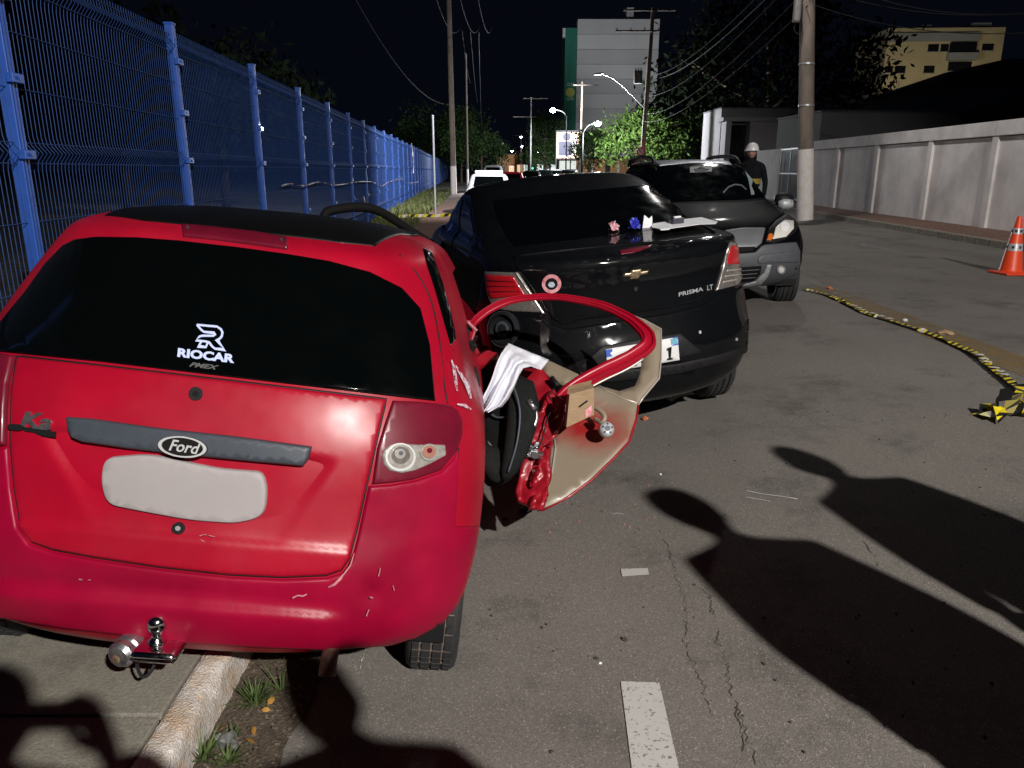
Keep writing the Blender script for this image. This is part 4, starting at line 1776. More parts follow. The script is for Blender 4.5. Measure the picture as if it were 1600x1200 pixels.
# facade bands of cladding
zb = 0
nb = 11
for i in range(nb):
    mb = MB()
    h = zt / nb
    mb.box((xw / 2, 7.5, h * (i + 0.5)), (xw, 15, h - 0.06))
    mb.build('cladding_band', M['tower'] if i % 2 else M['tower2'], tow)
mb = MB()
mb.box((xw / 2, 7.7, zt / 2), (xw - 0.3, 14.6, zt - 0.2))
mb.build('wall', M['tower2'], tow)
xg = at(880, 60, TT).x - tp0.x
zg = at(885, 53, TT).z
mb = MB()
mb.box((xg / 2 - 0.01, 6.0, zg / 2), (-xg - 0.02, 11, zg))
gs = mb.build('green_side', M['tower_green'], tow)
mb = MB()
z_ = at(889, 147, TT).z
mb.lathe([(0.0, 0), (0.85, 0), (0.85, 0.06), (0.0, 0.06)], (xg / 2, 0.44, z_), (0, 1, 0), 16, caps=False)
mb.build('emblem_disc', M['logo_yellow'], gs)
mb = MB()
za_, zb_ = at(889, 134, TT).z, at(889, 158, TT).z
for i in range(2):
    mb.box((xg / 2, 0.46, za_ - 0.35 * i), (1.3, 0.06, 0.22))
    mb.box((xg / 2, 0.46, zb_ + 0.3 * i), (1.3, 0.06, 0.18))
mb.build('emblem_lettering', M['logo_pale'], gs)
mb = MB()
p = at(878, 60, TT)
mb.box((xg - 0.25, 1.0, p.z), (0.5, 1.2, 1.6))
mb.build('roof_sign_edge', M['tower'], tow)
mb = MB()
p0_, p1_ = at(974, 40, TT), at(984, 20, TT)
mb.box(((p0_.x + p1_.x) / 2 - tp0.x, 4, (p0_.z + p1_.z) / 2), (1.3, 2.0, p1_.z - p0_.z))
mb.build('rooftop_tank', M['house'], tow)
def arch_liner(root, y, z, r, x0, x1, s):
    mb = MB()
    n = 18
    for a0 in range(n):
        t0, t1 = pi * (a0 / n * 1.12 - 0.06), pi * ((a0 + 1) / n * 1.12 - 0.06)
        p = [V((s * x, y + r * cos(t), z + r * sin(t))) for x, t in ((x0, t0), (x1, t0), (x1, t1), (x0, t1))]
        mb.mesh(p, [(0, 1, 2, 3)])
        mb.mesh([V((s * x0, y, z)), p[0], p[3]], [(0, 1, 2)])
    mb.build('arch_liner', M['bplastic'], root, merge=0.0005)


# ================================================================== RED HATCHBACK
#        z     yr     yf    hw    Lr   pr   Lf   pf
KA = [(0.22, 0.14, 3.66, 0.66, 0.45, 2.6, 0.6, 2.4),
      (0.27, 0.06, 3.72, 0.74, 0.45, 2.6, 0.6, 2.4),
      (0.33, 0.015, 3.78, 0.795, 0.46, 2.6, 0.6, 2.4),
      (0.42, -0.005, 3.81, 0.815, 0.47, 2.55, 0.6, 2.4),
      (0.54, 0.00, 3.83, 0.822, 0.47, 2.5, 0.6, 2.4),
      (0.66, 0.03, 3.82, 0.824, 0.47, 2.5, 0.6, 2.4),
      (0.78, 0.05, 3.76, 0.818, 0.47, 2.5, 0.6, 2.4),
      (0.88, 0.075, 3.60, 0.800, 0.46, 2.5, 0.6, 2.4),
      (0.96, 0.105, 3.30, 0.770, 0.45, 2.5, 0.5, 2.4),
      (1.01, 0.13, 2.98, 0.745, 0.43, 2.5, 0.4, 2.4),
      (1.09, 0.185, 2.75, 0.715, 0.40, 2.6, 0.4, 2.4),
      (1.18, 0.25, 2.55, 0.680, 0.38, 2.6, 0.4, 2.4),
      (1.27, 0.315, 2.36, 0.640, 0.36, 2.6, 0.4, 2.4),
      (1.34, 0.365, 2.20, 0.605, 0.34, 2.6, 0.4, 2.4),
      (1.388, 0.41, 2.08, 0.575, 0.32, 2.5, 0.4, 2.4),
      (1.424, 0.52, 1.95, 0.525, 0.30, 2.4, 0.4, 2.4),
      (1.456, 0.74, 1.80, 0.43, 0.28, 2.3, 0.4, 2.4),
      (1.474, 0.98, 1.65, 0.27, 0.2, 2.3, 0.3, 2.4),
      (1.480, 1.15, 1.50, 0.05, 0.1, 2.2, 0.1, 2.4)]
ka = Car('red_hatchback', 'crashed red hatchback with black roof seen from behind, half on the kerb', 'car',
         (-0.965, 1.80, CAM_H - 1.553), radians(2.0), radians(6.5), radians(-4.0), KA, nc=36, ns=20)
arch_r = arch_cut(0.62, 0.27, 0.335, 0.40, 1.2)
arch_l = arch_cut(0.62, 0.27, 0.335, -1.2, -0.40)
arch_fr = arch_cut(3.05, 0.27, 0.34, 0.45, 1.2)
arch_fl = arch_cut(3.05, 0.27, 0.34, -1.2, -0.45)
# the cut-open door hole on the right side
dh = MB()
dh.mesh([(x, y, z) for x in (0.45, 1.2) for (y, z) in ((1.30, 0.36), (2.55, 0.30), (2.72, 0.95), (2.22, 1.30), (1.52, 1.30), (1.40, 0.98), (1.28, 0.80))],
        [(6, 5, 4, 3, 2, 1, 0), (7, 8, 9, 10, 11, 12, 13)] + [(i, (i + 1) % 7, (i + 1) % 7 + 7, i + 7) for i in range(7)])
bmesh.ops.recalc_face_normals(dh.bm, faces=dh.bm.faces)
ka_body = ka.body(M['red'], cutters=(arch_r, arch_l, arch_fr, arch_fl, dh))
R_ = ka.root
ka_body.data.materials.append(M['bplastic'])
for f_ in ka_body.data.polygons:
    c_ = f_.center
    if abs(c_.x - 0.45) < 0.004 and 1.2 < c_.y < 2.8:
        f_.material_index = 1

GLASS = [(680, 627), (672, 540), (657, 482), (628, 450), (578, 425), (515, 408), (450, 397), (370, 386), (280, 376), (215, 371), (150, 370), (118, 374), (98, 384), (70, 413), (40, 455), (0, 504), (-22, 530), (-25, 547), (0, 550), (160, 566), (330, 586), (500, 606), (600, 618)]
ka.panel('rear_window', GLASS, M['glass'], off=0.007, edge=4, step=22)
TG = [(28, 557), (160, 572), (330, 592), (500, 612), (603, 624), (588, 690), (573, 756), (556, 832), (545, 872), (533, 890), (510, 898), (440, 901), (360, 897), (250, 885), (150, 870), (85, 858), (52, 846), (34, 822), (24, 760), (18, 690), (20, 610)]


def tg_dip(u, v):
    # concave plate recess under the handle strip, and slight waviness of old sheet metal
    s = 0.0012 * noise.noise(V((u * 0.011, v * 0.013, 4))) + 0.0003 * noise.noise(V((u * 0.04, v * 0.04, 9)))
    ax = (u - 295) / 235.0
    ce = 690 + 0.115 * (u - 295)
    ay = (v - ce) / 150.0
    if 0 < ay < 1.0 and abs(ax) < 1:
        wdt = 1 - 0.38 * ay
        k = max(0.0, 1 - (abs(ax) / wdt) ** 8)
        s -= 0.030 * k * (1 - ay) ** 0.8 * min(1, ay * 10)
    # crease below
    e = (v - (838 + 0.085 * (u - 290)))
    s += 0.009 / (1 + math.exp(-max(-60, min(60, e / 1.8)))) * math.exp(-max(0, e) / 30.0)
    return s


ka.panel('tailgate', TG, M['red'], off=0.011, edge=5, step=7.5, rnd=None, dip=tg_dip)
BUMP = [(576, 759), (610, 757), (650, 750), (688, 737), (708, 717), (714, 704), (713, 760), (709, 822), (742, 822), (740, 850), (725, 905), (708, 947), (684, 980), (644, 1004), (560, 1009), (505, 1008), (420, 1006), (300, 999), (180, 984), (100, 975), (0, 958), (-120, 934), (-170, 860), (-170, 640), (-110, 660), (0, 702), (14, 698), (20, 763), (30, 824), (49, 850), (84, 862), (150, 874), (250, 889), (360, 901), (440, 905), (512, 902), (536, 894), (549, 875), (560, 833)]


def bump_dip(u, v):
    s = 0.004 + 0.0018 * noise.noise(V((u * 0.009, v * 0.012, 14))) + 0.0007 * noise.noise(V((u * 0.04, v * 0.04, 19)))
    e = v - (917 + 0.083 * (u - 20))
    k = 1.0 if u < 505 else max(0.0, 1 - (u - 505) / 40.0)
    s += k * (0.015 / (1 + math.exp(-max(-60, min(60, e / 1.8)))) * math.exp(-max(0, e) / 70.0) - 0.005 * math.exp(-(e + 16) ** 2 / 200.0))
    d1 = hypot((u - 650) / 34, (v - 872 + 0.2 * (u - 650)) / 16)
    s -= 0.006 * math.exp(-d1 * d1)
    d2 = hypot((u - 580) / 16, (v - 925) / 18)
    s -= 0.010 * math.exp(-d2 * d2)
    return s


ka.panel('bumper', BUMP, M['red_bumper'], off=0.008, edge=4, step=6.5, depth=0.03, dip=bump_dip)
ka.panel('exhaust_notch', [(489, 994), (520, 995), (524, 1012), (486, 1010)], M['bplastic'], off=0.016, edge=1.5, step=7, depth=0.03)
mb = MB()
gk = []
for q in resample(TG, 10):
    p, n = ka.hit_px(*q)
    gk.append(p + n * 0.001)
mb.tube(gk, 0.0042, 6, closed=True)
mb.build('tailgate_gasket', M['bplastic'], R_, smooth=True)
mb = MB()
for path_ in (((624, 398), (650, 426), (673, 470), (686, 530), (694, 600), (699, 630)), ((716, 700), (711, 760), (707, 822), (726, 823), (744, 822))):
    mb.tube(smooth_path([(lambda h: h[0] + h[1] * 0.0005)(ka.hit_px(*q)) for q in path_], 6), 0.0026, 6)
mb.build('panel_seam', M['bplastic'], R_, smooth=True, kind='stuff')
# light on the rear roof edge
hb = ka.panel('brake_light', [(284, 352), (330, 356), (400, 364), (450, 373), (450, 391), (400, 384), (330, 375), (286, 371)], M['lens_red'], off=0.010, edge=2.5, step=8)
for u, v in ((294, 361), (440, 380)):
    p, f = disc2(u, v, 2.2, 2.2, 10)
    ka.flat_mesh('screw', p, f, M['gplastic'], off=0.013, parent=hb)
# handle strip with oval badge
hs = ka.panel('handle_strip', [(109, 651), (150, 654), (250, 668), (370, 681), (489, 697), (484, 716), (474, 729), (400, 722), (300, 712), (200, 701), (135, 692), (118, 685), (112, 670)], M['gplastic'], off=0.028, edge=4, step=10, depth=0.06)
p, f = disc2(293, 698, 37, 15.5, 36, rot=0.11)
ob = ka.flat_mesh('oval_badge', p, f, M['ink'], off=0.037, parent=hs, thick=0.012)
p, f = disc2(293, 698, 37, 15.5, 36, rin=0.86, rot=0.11)
ka.flat_mesh('badge_rim', p, f, M['bright'], off=0.040, parent=hs, thick=0.004)
p, f = text_quad('Ford', (272, 703), (314, 709), (279, 687), 0.015)
ka.flat_mesh('badge_lettering', p, f, M['bright'], off=0.039, parent=hs, thick=0.002)
# blank plate (rounded)
PL = round_poly([(166, 714), (235, 708), (300, 722), (345, 731), (412, 736), (419, 762), (415, 806), (372, 818), (300, 813), (235, 801), (170, 788), (160, 750)], 28, 6)
ka.panel('licence_plate', PL, M['plate'], off=0.016, edge=3, step=12)
for (u, v, r, m, o_) in ((308, 617, 11, 'bplastic', 0.014), (282, 824, 10, 'bplastic', 0.018)):
    p, f = disc2(u, v, r, r * 0.95, 20)
    lk = ka.flat_mesh('lock', p, f, M[m], off=o_, thick=0.006)
    p, f = disc2(u, v, r * 0.42, r * 0.4, 12)
    ka.flat_mesh('key_slot', p, f, M['galv'] if v > 700 else M['ink'], off=o_ + 0.002, parent=lk, thick=0.003)
# model badge
p, f = text_quad('Ka', (38, 668), (84, 673), (48, 644), 0.03)
bd = ka.flat_mesh('model_badge', p, f, M['steel'], off=0.017, thick=0.005)
p, f = disc2(33, 668, 13, 5, 16, rot=0.1)
ka.flat_mesh('badge_oval', p, f, M['bplastic'], off=0.019, thick=0.006, parent=bd)
p, f = stroke2([(45, 671), (60, 672), (74, 677), (92, 679)], [6, 8, 10, 9])
ka.flat_mesh('badge_bar', p, f, M['bplastic'], off=0.016, thick=0.005, parent=bd)


# sticker on the rear window
def zs(path):
    return [(260 + x / 8.57, 480 + y / 8.57) for x, y in path]


SO = 0.010
logo = zs([(420, 258), (690, 282), (742, 318), (762, 360), (752, 410), (728, 440), (690, 462), (730, 515), (790, 590), (660, 576), (625, 545), (585, 492), (540, 480), (408, 466), (455, 415), (490, 404), (640, 404), (664, 385), (650, 366), (515, 352), (480, 325), (420, 258)])
p, f = stroke2(logo, 3.3)
sk = ka.flat_mesh('sticker_logo', p, f, M['sticker'], off=SO, thick=0.001)
p, f = stroke2(zs([(478, 482), (445, 545), (540, 556), (568, 492)]), 3.2)
ka.flat_mesh('logo_foot', p, f, M['sticker'], off=SO, parent=sk, thick=0.001)
p, f = text_quad('RIOCAR', (278.5, 560), (367, 570), (280, 546), 0.045)
ka.flat_mesh('sticker_lettering', p, f, M['sticker'], off=SO, thick=0.001)
p, f = text_quad('PMEX', (297, 575), (338, 580), (303, 568.5), 0.03)
ka.flat_mesh('small_lettering', p, f, M['sticker_grey'], off=SO, thick=0.001)
# tail lamps
TLR = [(613, 626), (655, 628), (702, 633), (714, 642), (721, 658), (721, 682), (712, 706), (688, 735), (646, 749), (614, 754), (581, 757), (589, 700), (600, 664)]
tl = ka.panel('tail_lamp', TLR, M['lens_red'], off=0.011, edge=3.5, step=8)
RF = [(594, 712), (597, 702), (607, 694), (622, 692), (650, 694), (692, 694), (694, 712), (668, 726), (645, 736), (625, 740), (606, 736), (597, 726)]
rf = ka.panel('clear_reflector', RF, M['lens_clear'], off=0.018, edge=3, step=7, parent=tl)
for (u, v, r, m, o_) in ((622, 714, 23, 'bright', 0.021), (622, 713, 19.5, 'lens_clear', 0.022), (622, 711, 14, 'lens_smoke', 0.023), (621, 709, 8, 'lens_clear', 0.0245), (622, 708, 3.5, 'gplastic', 0.0255), (665, 707, 14, 'lens_clear', 0.023), (664, 706, 10, 'lens_pink', 0.026), (664, 704, 4, 'lens_red', 0.028)):
    p, f = disc2(u, v, r, r * 0.93, 22)
    ka.flat_mesh('bulb_ring', p, f, M[m], off=o_, parent=tl, thick=0.003)
# left lamp mirrors it (mostly outside the picture)
TLL = [(26, 556), (16, 600), (13, 640), (12, 696), (0, 698), (-60, 672), (-120, 640), (-150, 600), (-150, 560), (-110, 545), (-30, 548)]
ka.panel('tail_lamp', TLL, M['lens_red'], off=0.016, edge=4, step=14)
# black roof film
ka.panel('roof_film', [(-0.46, 0.60), (-0.30, 0.52), (0, 0.49), (0.30, 0.52), (0.40, 0.56), (0.47, 1.2), (0.46, 1.9), (0.3, 2.0), (-0.3, 2.0), (-0.50, 1.9), (-0.53, 1.2)], M['black_roof'], mode='top', off=0.006, edge=0.01, step=0.05)
# side quarter window and pillar seal
ka.panel('side_window', [(660, 388), (674, 396), (690, 440), (704, 490), (712, 530), (704, 540), (694, 505), (680, 455), (668, 418)], M['glass'], off=0.007, edge=2, step=6)
ka.panel('side_window', [(0.60, 1.30), (1.36, 1.32), (1.40, 1.0), (1.05, 0.99), (0.72, 1.03), (0.58, 1.2)], M['glass'], mode='left', off=0.006, edge=0.01, step=0.06, rnd=0.05)
ka.panel('side_window', [(1.50, 1.30), (2.2, 1.28), (2.62, 1.0), (1.50, 0.98)], M['glass'], mode='left', off=0.006, edge=0.01, step=0.08, rnd=0.04)
ka.panel('windscreen', [(-0.58, 1.02), (0.58, 1.02), (0.50, 1.34), (-0.50, 1.34)], M['glass'], mode='front', off=0.005, edge=0.01, step=0.08, rnd=0.05)
ka.panel('side_vent', [(0.86, 0.93), (0.98, 0.93), (1.0, 0.985), (0.88, 0.985)], M['bplastic'], mode='right', off=0.005, edge=0.006, step=0.03)
# scratches and smears
sc_pts, sc_fs = [], []


def add_sc(path, wd):
    p, f = stroke2(path, wd)
    b = len(sc_pts)
    sc_pts.extend(p)
    sc_fs.extend([tuple(i + b for i in q) for q in f])


for path, wd in ((([(458, 929), (466, 925), (474, 926), (480, 923)]), 3), ([(512, 913), (522, 908), (531, 899), (536, 892)], [2, 6, 7, 2]), ([(536, 893), (546, 880), (552, 862)], [3, 4, 1]),
                 ([(574, 947), (572, 951), (570, 957)], 2.2), ([(591, 884), (590, 890), (588, 896)], 2.2), ([(575, 928), (580, 929)], 3), ([(131, 900), (136, 901)], 3), ([(146, 901), (149, 901.5)], 2),
                 ([(316, 836), (321, 834), (327, 834)], 1.8), ([(330, 835), (339, 837)], 1.8), ([(228, 945), (233, 950)], 4), ([(318, 842), (324, 845)], 1.4), ([(610, 910), (612, 918)], 1.6)):
    add_sc(path, [x * 0.6 for x in wd] if isinstance(wd, list) else wd * 0.6)
ka.flat_mesh('scratches', sc_pts, sc_fs, M['scratch'], off=0.0225, thick=0.0015)['kind'] = 'stuff'
# torn white smear on the right rear pillar
sm_pts, sm_fs = [], []
for path, wd in (([(702, 564), (706, 578), (708, 596), (711, 612)], [1, 4, 5, 1]), ([(708, 572), (716, 586), (726, 602), (732, 624)], [1, 4, 6, 2]), ([(711, 633), (722, 635), (732, 641)], [2, 5, 2])):
    p, f = stroke2(path, wd)
    b = len(sm_pts)
    sm_pts.extend(p)
    sm_fs.extend([tuple(i + b for i in q) for q in f])
ka.flat_mesh('paint_smears', sm_pts, sm_fs, M['smear'], off=0.010, thick=0.002)['kind'] = 'stuff'

# wheels
wheel(R_, (0.705, 0.60, 0.262), 0.288, 0.175, 1, dusty=True)
wheel(R_, (-0.705, 0.60, 0.275), 0.288, 0.175, -1)
wheel(R_, (0.70, 3.05, 0.30), 0.288, 0.175, 1)
wheel(R_, (-0.70, 3.05, 0.30), 0.288, 0.175, -1)
# arch liners (dark) and underbody
for s in (1, -1):
    for y in (0.62, 3.05):
        arch_liner(R_, y, 0.27, 0.330, 0.42, 0.74, s)
mb = MB()
mb.box((0, 2.1, 0.30), (1.1, 2.7, 0.05))
mb.tube([(-0.62, 0.6, 0.27), (0.62, 0.6, 0.27)], 0.04, 8)
mb.build('underbody', M['bplastic'], R_)
# exhaust
mb = MB()
mb.tube([(0.425, 0.55, 0.30), (0.425, 0.20, 0.31), (0.425, 0.08, 0.31), (0.425, 0.03, 0.285), (0.425, 0.012, 0.245)], 0.024, 12, caps=False)
mb.tube([(0.425, 0.08, 0.31), (0.425, 0.03, 0.285), (0.425, 0.0125, 0.246)], 0.020, 12, caps=True)
mb.build('exhaust_pipe', M['rust'], R_, smooth=True)
# tow hitch
hitch = MB()
hitch.box((-0.035, -0.030, 0.300), (0.118, 0.10, 0.032), None, 0.012)
ht = hitch.build('tow_plate', M['chrome'], R_, smooth=False)
for q in ht.data.polygons:
    q.use_smooth = True
mb = MB()
mb.lathe([(0.0, 0.0), (0.025, 0.0), (0.022, 0.008), (0.015, 0.014), (0.014, 0.024), (0.019, 0.032), (0.0245, 0.042), (0.026, 0.054), (0.0245, 0.066), (0.018, 0.075), (0.009, 0.080), (0.0, 0.081)], (-0.045, -0.020, 0.316), n=22, caps=False)
mb.build('tow_ball', M['chrome'], ht, smooth=True)
mb = MB()
mb.box((-0.035, 0.10, 0.285), (0.06, 0.20, 0.05), None, 0.012)
mb.build('tow_bar', M['steel'], ht)
mb = MB()
mb.lathe([(0.0, 0.075), (0.035, 0.075), (0.039, 0.065), (0.039, 0.028), (0.034, 0.022), (0.037, 0.0), (0.029, -0.012), (0.0, -0.015)], (-0.128, -0.045, 0.285), (0.25, 1, 0.12), 20, caps=False)
mb.build('socket', M['steel'], ht, auto=radians(35))
mb = MB()
mb.lathe([(0.012, -0.018), (0.010, -0.025), (0.0, -0.025)], (-0.128, -0.045, 0.285), (0.25, 1, 0.12), 10, caps=False)
mb.build('socket_lug', M['gold'], ht)
mb = MB()
mb.tube(smooth_path([(-0.10, -0.01, 0.27), (-0.095, -0.02, 0.235), (-0.075, -0.03, 0.215), (-0.055, -0.02, 0.235), (-0.05, 0.0, 0.27)], 6), 0.005, 6)
mb.build('chain_loop', M['bplastic'], ht)

for o_ in [ht] + list(ht.children):
    o_.data.transform(Matrix.Translation((0.018, 0.0, 0.014)))
# ------------------------------------------------------------------ torn door hanging on the right side
kinv = ka.inv
DP = [at(850, 795, 3.18), at(1030, 515, 3.62), at(735, 520, 3.80)]
dn = (DP[1] - DP[0]).cross(DP[2] - DP[0]).normalized()
if dn.y > 0:
    dn = -dn


def dpx(u, v, off=0.0):
    """pixel to the plane of the torn door, off metres towards the viewer"""
    r = ray(u, v)
    t = (DP[0] + dn * off - CAMO).dot(dn) / r.dot(dn)
    return CAMO + r * t


def sheet(name, poly, material, curve, parent, thick=0.012, step=14, fpos=None, inv=kinv, smooth=True):
    """solid curved sheet cut from a pixel outline"""
    b = resample(poly, step * 0.6)
    nb = len(b)
    extra = []
    x = min(p[0] for p in b) + step / 2
    while x < max(p[0] for p in b):
        y = min(p[1] for p in b) + step / 2
        while y < max(p[1] for p in b):
            if pip((x, y), b) and dist_poly((x, y), b) > step * 0.35:
                extra.append(V((x, y)))
            y += step
        x += step
    co, ed, fa, _, _, _ = delaunay_2d_cdt([V(q) for q in b] + extra, [(i, (i + 1) % nb) for i in range(nb)], [], 1, 1e-5)
    mb = MB()
    pos = fpos or dpx
    mb.mesh([pos(c.x, c.y, curve(c.x, c.y)) for c in co], [tuple(t) for t in fa])
    o = mb.build(name, material, parent, smooth=smooth, inv=inv)
    md = o.modifiers.new('thickness', 'SOLIDIFY')
    md.thickness = thick
    md.offset = 0
    return o


door_skin_poly = [(846, 797), (843, 775), (851, 740), (858, 705), (864, 682), (858, 660), (875, 615), (905, 598), (935, 603), (968, 612), (992, 604), (1000, 585), (1004, 553), (1012, 528), (1000, 506), (986, 492), (1008, 500), (1034, 514), (1034, 560), (1031, 592), (1006, 622), (998, 632), (995, 655), (984, 690), (960, 716), (925, 750), (890, 776)]


def skin_curve(u, v):
    k = ((v - 600) / 190.0)
    c = -0.05 * max(0, 1 - k * k)
    return c - 0.035 + 0.008 * noise.noise(V((u * 0.02, v * 0.02, 1)))


# beige skin with a red overspray patch: one material, colour by position on the panel
def overspray():
    m = bpy.data.materials.new('beige_with_red_overspray')
    m.use_nodes = True
    N, L = m.node_tree.nodes, m.node_tree.links
    b = N['Principled BSDF']
    tc = N.new('ShaderNodeTexCoord')
    c = kinv @ dpx(908, 664, -0.05)
    mp = N.new('ShaderNodeMapping')
    mp.inputs['Location'].default_value = (-c.x * 2.6, -c.y * 2.6, -c.z * 6.4)
    mp.inputs['Scale'].default_value = (2.6, 2.6, 6.4)
    L.new(tc.outputs['Object'], mp.inputs['Vector'])
    ln = N.new('ShaderNodeVectorMath')
    ln.operation = 'LENGTH'
    L.new(mp.outputs['Vector'], ln.inputs[0])
    n = N.new('ShaderNodeTexNoise')
    n.inputs['Scale'].default_value = 14
    L.new(tc.outputs['Object'], n.inputs['Vector'])
    ad = N.new('ShaderNodeMath')
    ad.operation = 'MULTIPLY_ADD'
    ad.inputs[1].default_value = 0.35
    L.new(n.outputs['Fac'], ad.inputs[0])
    L.new(ln.outputs['Value'], ad.inputs[2])
    r = N.new('ShaderNodeValToRGB')
    r.color_ramp.elements[0].position = 0.35
    r.color_ramp.elements[0].color = (0.27, 0.012, 0.012, 1)
    r.color_ramp.elements[1].position = 1.0
    r.color_ramp.elements[1].color = (0.24, 0.20, 0.145, 1)
    L.new(ad.outputs[0], r.inputs['Fac'])
    L.new(r.outputs['Color'], b.inputs['Base Color'])
    b.inputs['Roughness'].default_value = 0.42
    b.inputs['Coat Weight'].default_value = 0.3
    MATS['overspray'] = m
    return m


overspray()
dskin = sheet('torn_door', door_skin_poly, MATS['overspray'], skin_curve, R_, 0.010, 13)
dskin['label'] = 'torn open door showing its beige inside with red overspray'
# pale edge flange along the outside
mb = MB()
edge_path = [(986, 492), (1008, 501), (1033, 515), (1033, 560), (1030, 591), (1005, 621), (997, 633)]
mb.tube([dpx(u, v, skin_curve(u, v) + 0.004) for u, v in edge_path], 0.0045, 6)
mb.build('edge_flange', M['beige_edge'], dskin, smooth=True, inv=kinv)
mb = MB()
edge_path = [(997, 633), (994, 656), (983, 690), (959, 716), (924, 750), (889, 776), (848, 797)]
mb.tube([dpx(u, v, skin_curve(u, v) + 0.002) for u, v in edge_path], 0.006, 6)
mb.build('edge_fold', M['red_bare'], dskin, smooth=True, inv=kinv)
mb = MB()
mb.tube([dpx(u, v, skin_curve(u, v) + 0.006) for u, v in [(932, 600), (950, 612), (972, 622), (996, 630)]], 0.004, 6)
mb.build('crease', M['beige_edge'], dskin, smooth=True, inv=kinv)
mb = MB()
mb.tube([dpx(u, v, skin_curve(u, v) + 0.008) for u, v in [(866, 684), (868, 700), (863, 735), (852, 775), (848, 792)]], 0.005, 6)
mb.build('inner_seam', M['beige_edge'], dskin, smooth=True, inv=kinv)
# red window frame: a shaped tube of changing width
fr = [(727, 600, 5.5), (729, 560, 6), (731, 530, 7), (738, 508, 7), (756, 490, 7.5), (785, 474, 7.5), (820, 466, 6.5), (865, 464, 6.5), (905, 469, 7), (945, 479, 8), (980, 496, 9), (1000, 511, 11), (1012, 525, 13), (1012, 538, 14), (1000, 549, 14.5), (975, 564, 15), (945, 578, 15), (915, 594, 15), (893, 608, 14), (876, 624, 13), (866, 640, 11)]
fp = smooth_path([V((a, b, c)) for a, b, c in fr], 5)
mb = MB()
FPROF = [(-1.0, -0.25), (-1.0, 0.30), (-0.86, 0.46), (-0.62, 0.40), (-0.50, 0.16), (-0.05, 0.10), (0.12, 0.42), (0.30, 0.58), (0.52, 0.58), (0.66, 0.36), (0.82, 0.34), (1.0, 0.18), (1.0, -0.25)]
rows_ = []
for i_, q in enumerate(fp):
    a_, b_ = fp[max(i_ - 1, 0)], fp[min(i_ + 1, len(fp) - 1)]
    c_ = dpx(q.x, q.y, 0.012)
    d_ = (dpx(b_.x, b_.y, 0.012) - dpx(a_.x, a_.y, 0.012)).normalized()
    w_ = d_.cross(dn).normalized()
    hw_ = q.z * 3.45 / 1200 * 0.88
    kink = 1 + 0.10 * noise.noise(V((i_ * 0.35, 0, 6)))
    rows_.append([c_ + w_ * (x_ * hw_ * kink) + dn * (y_ * min(hw_, 0.026) * 1.5) for x_, y_ in FPROF])
nf = len(FPROF)
mb.mesh([q for r in rows_ for q in r], [(i_ * nf + j_, i_ * nf + (j_ + 1) % nf, (i_ + 1) * nf + (j_ + 1) % nf, (i_ + 1) * nf + j_) for i_ in range(len(rows_) - 1) for j_ in range(nf)])
wf = mb.build('window_frame', M['red'], dskin, auto=radians(50), inv=kinv)
wf['label'] = 'bent red window frame of the torn door'
mb = MB()
fp2 = [q for q in fp if q.x > 870 and q.y > 545]
mb.tube([dpx(q.x + 2, q.y + q.z * 0.95, 0.03) for q in fp2], 0.005, 6)
mb.build('frame_lip', M['beige_edge'], wf, smooth=True, inv=kinv)
# crumpled jamb
jamb_poly = [(862, 612), (884, 628), (880, 655), (872, 676), (862, 690), (858, 712), (860, 740), (856, 768), (848, 797), (832, 795), (812, 784), (806, 768), (812, 740), (816, 715), (818, 690), (826, 668), (832, 650), (846, 640), (852, 622)]


def jam_curve(u, v):
    q = V((u * 0.035, v * 0.026, 3))
    return 0.04 + 0.035 * noise.noise(q) + 0.034 * (0.5 - abs(noise.noise(q * 1.7))) + 0.014 * abs(noise.noise(q * 4.0))


jb = sheet('crumpled_jamb', jamb_poly, M['red_bare'], jam_curve, dskin, 0.02, 5, smooth=True)
jb['label'] = 'crumpled red door edge with bare latch'
mb = MB()
rng = random.Random(5)
for i in range(9):
    p = dpx(832 + rng.uniform(-9, 9), 703 + rng.uniform(-11, 11), 0.085 + rng.uniform(0, 0.02))
    mb.box(p, (rng.uniform(0.012, 0.035), rng.uniform(0.012, 0.03), rng.uniform(0.012, 0.035)), Matrix.Rotation(rng.uniform(0, 3), 3, (rng.random(), rng.random(), rng.random())), 0.003)
mb.lathe([(0.0, 0.02), (0.015, 0.02), (0.015, 0), (0.0, 0)], dpx(836, 712, 0.11), (0, 1, 0), 10, caps=False)
mb.build('latch', M['steel'], dskin, inv=kinv)
# torn folded strips of red sheet along the edge
rs = random.Random(8)
for k_ in range(7):
    u_, v_ = 866 - 6 * k_ + rs.uniform(-8, 8), 628 + 24 * k_ + rs.uniform(-6, 6)
    L_ = rs.uniform(16, 34)
    mb = MB()
    pts_ = []
    for i_ in range(6):
        s_ = i_ / 5
        pts_.append((dpx(u_ - L_ * 0.3 * s_ + 4 * sin(s_ * 3 + k_), v_ + L_ * s_, 0.07 + 0.03 * sin(s_ * 4 + k_)), dpx(u_ + 9 - L_ * 0.3 * s_ + 3 * sin(s_ * 5 + k_), v_ + L_ * s_ - 3, 0.085 + 0.03 * sin(s_ * 4 + k_ + 0.8))))
    mb.mesh([q for p_ in pts_ for q in p_], [(2 * i_, 2 * i_ + 1, 2 * i_ + 3, 2 * i_ + 2) for i_ in range(5)])
    o_ = mb.build('torn_strip', M['red_bare'], dskin, smooth=True, inv=kinv)
    md = o_.modifiers.new('thickness', 'SOLIDIFY')
    md.thickness = 0.003
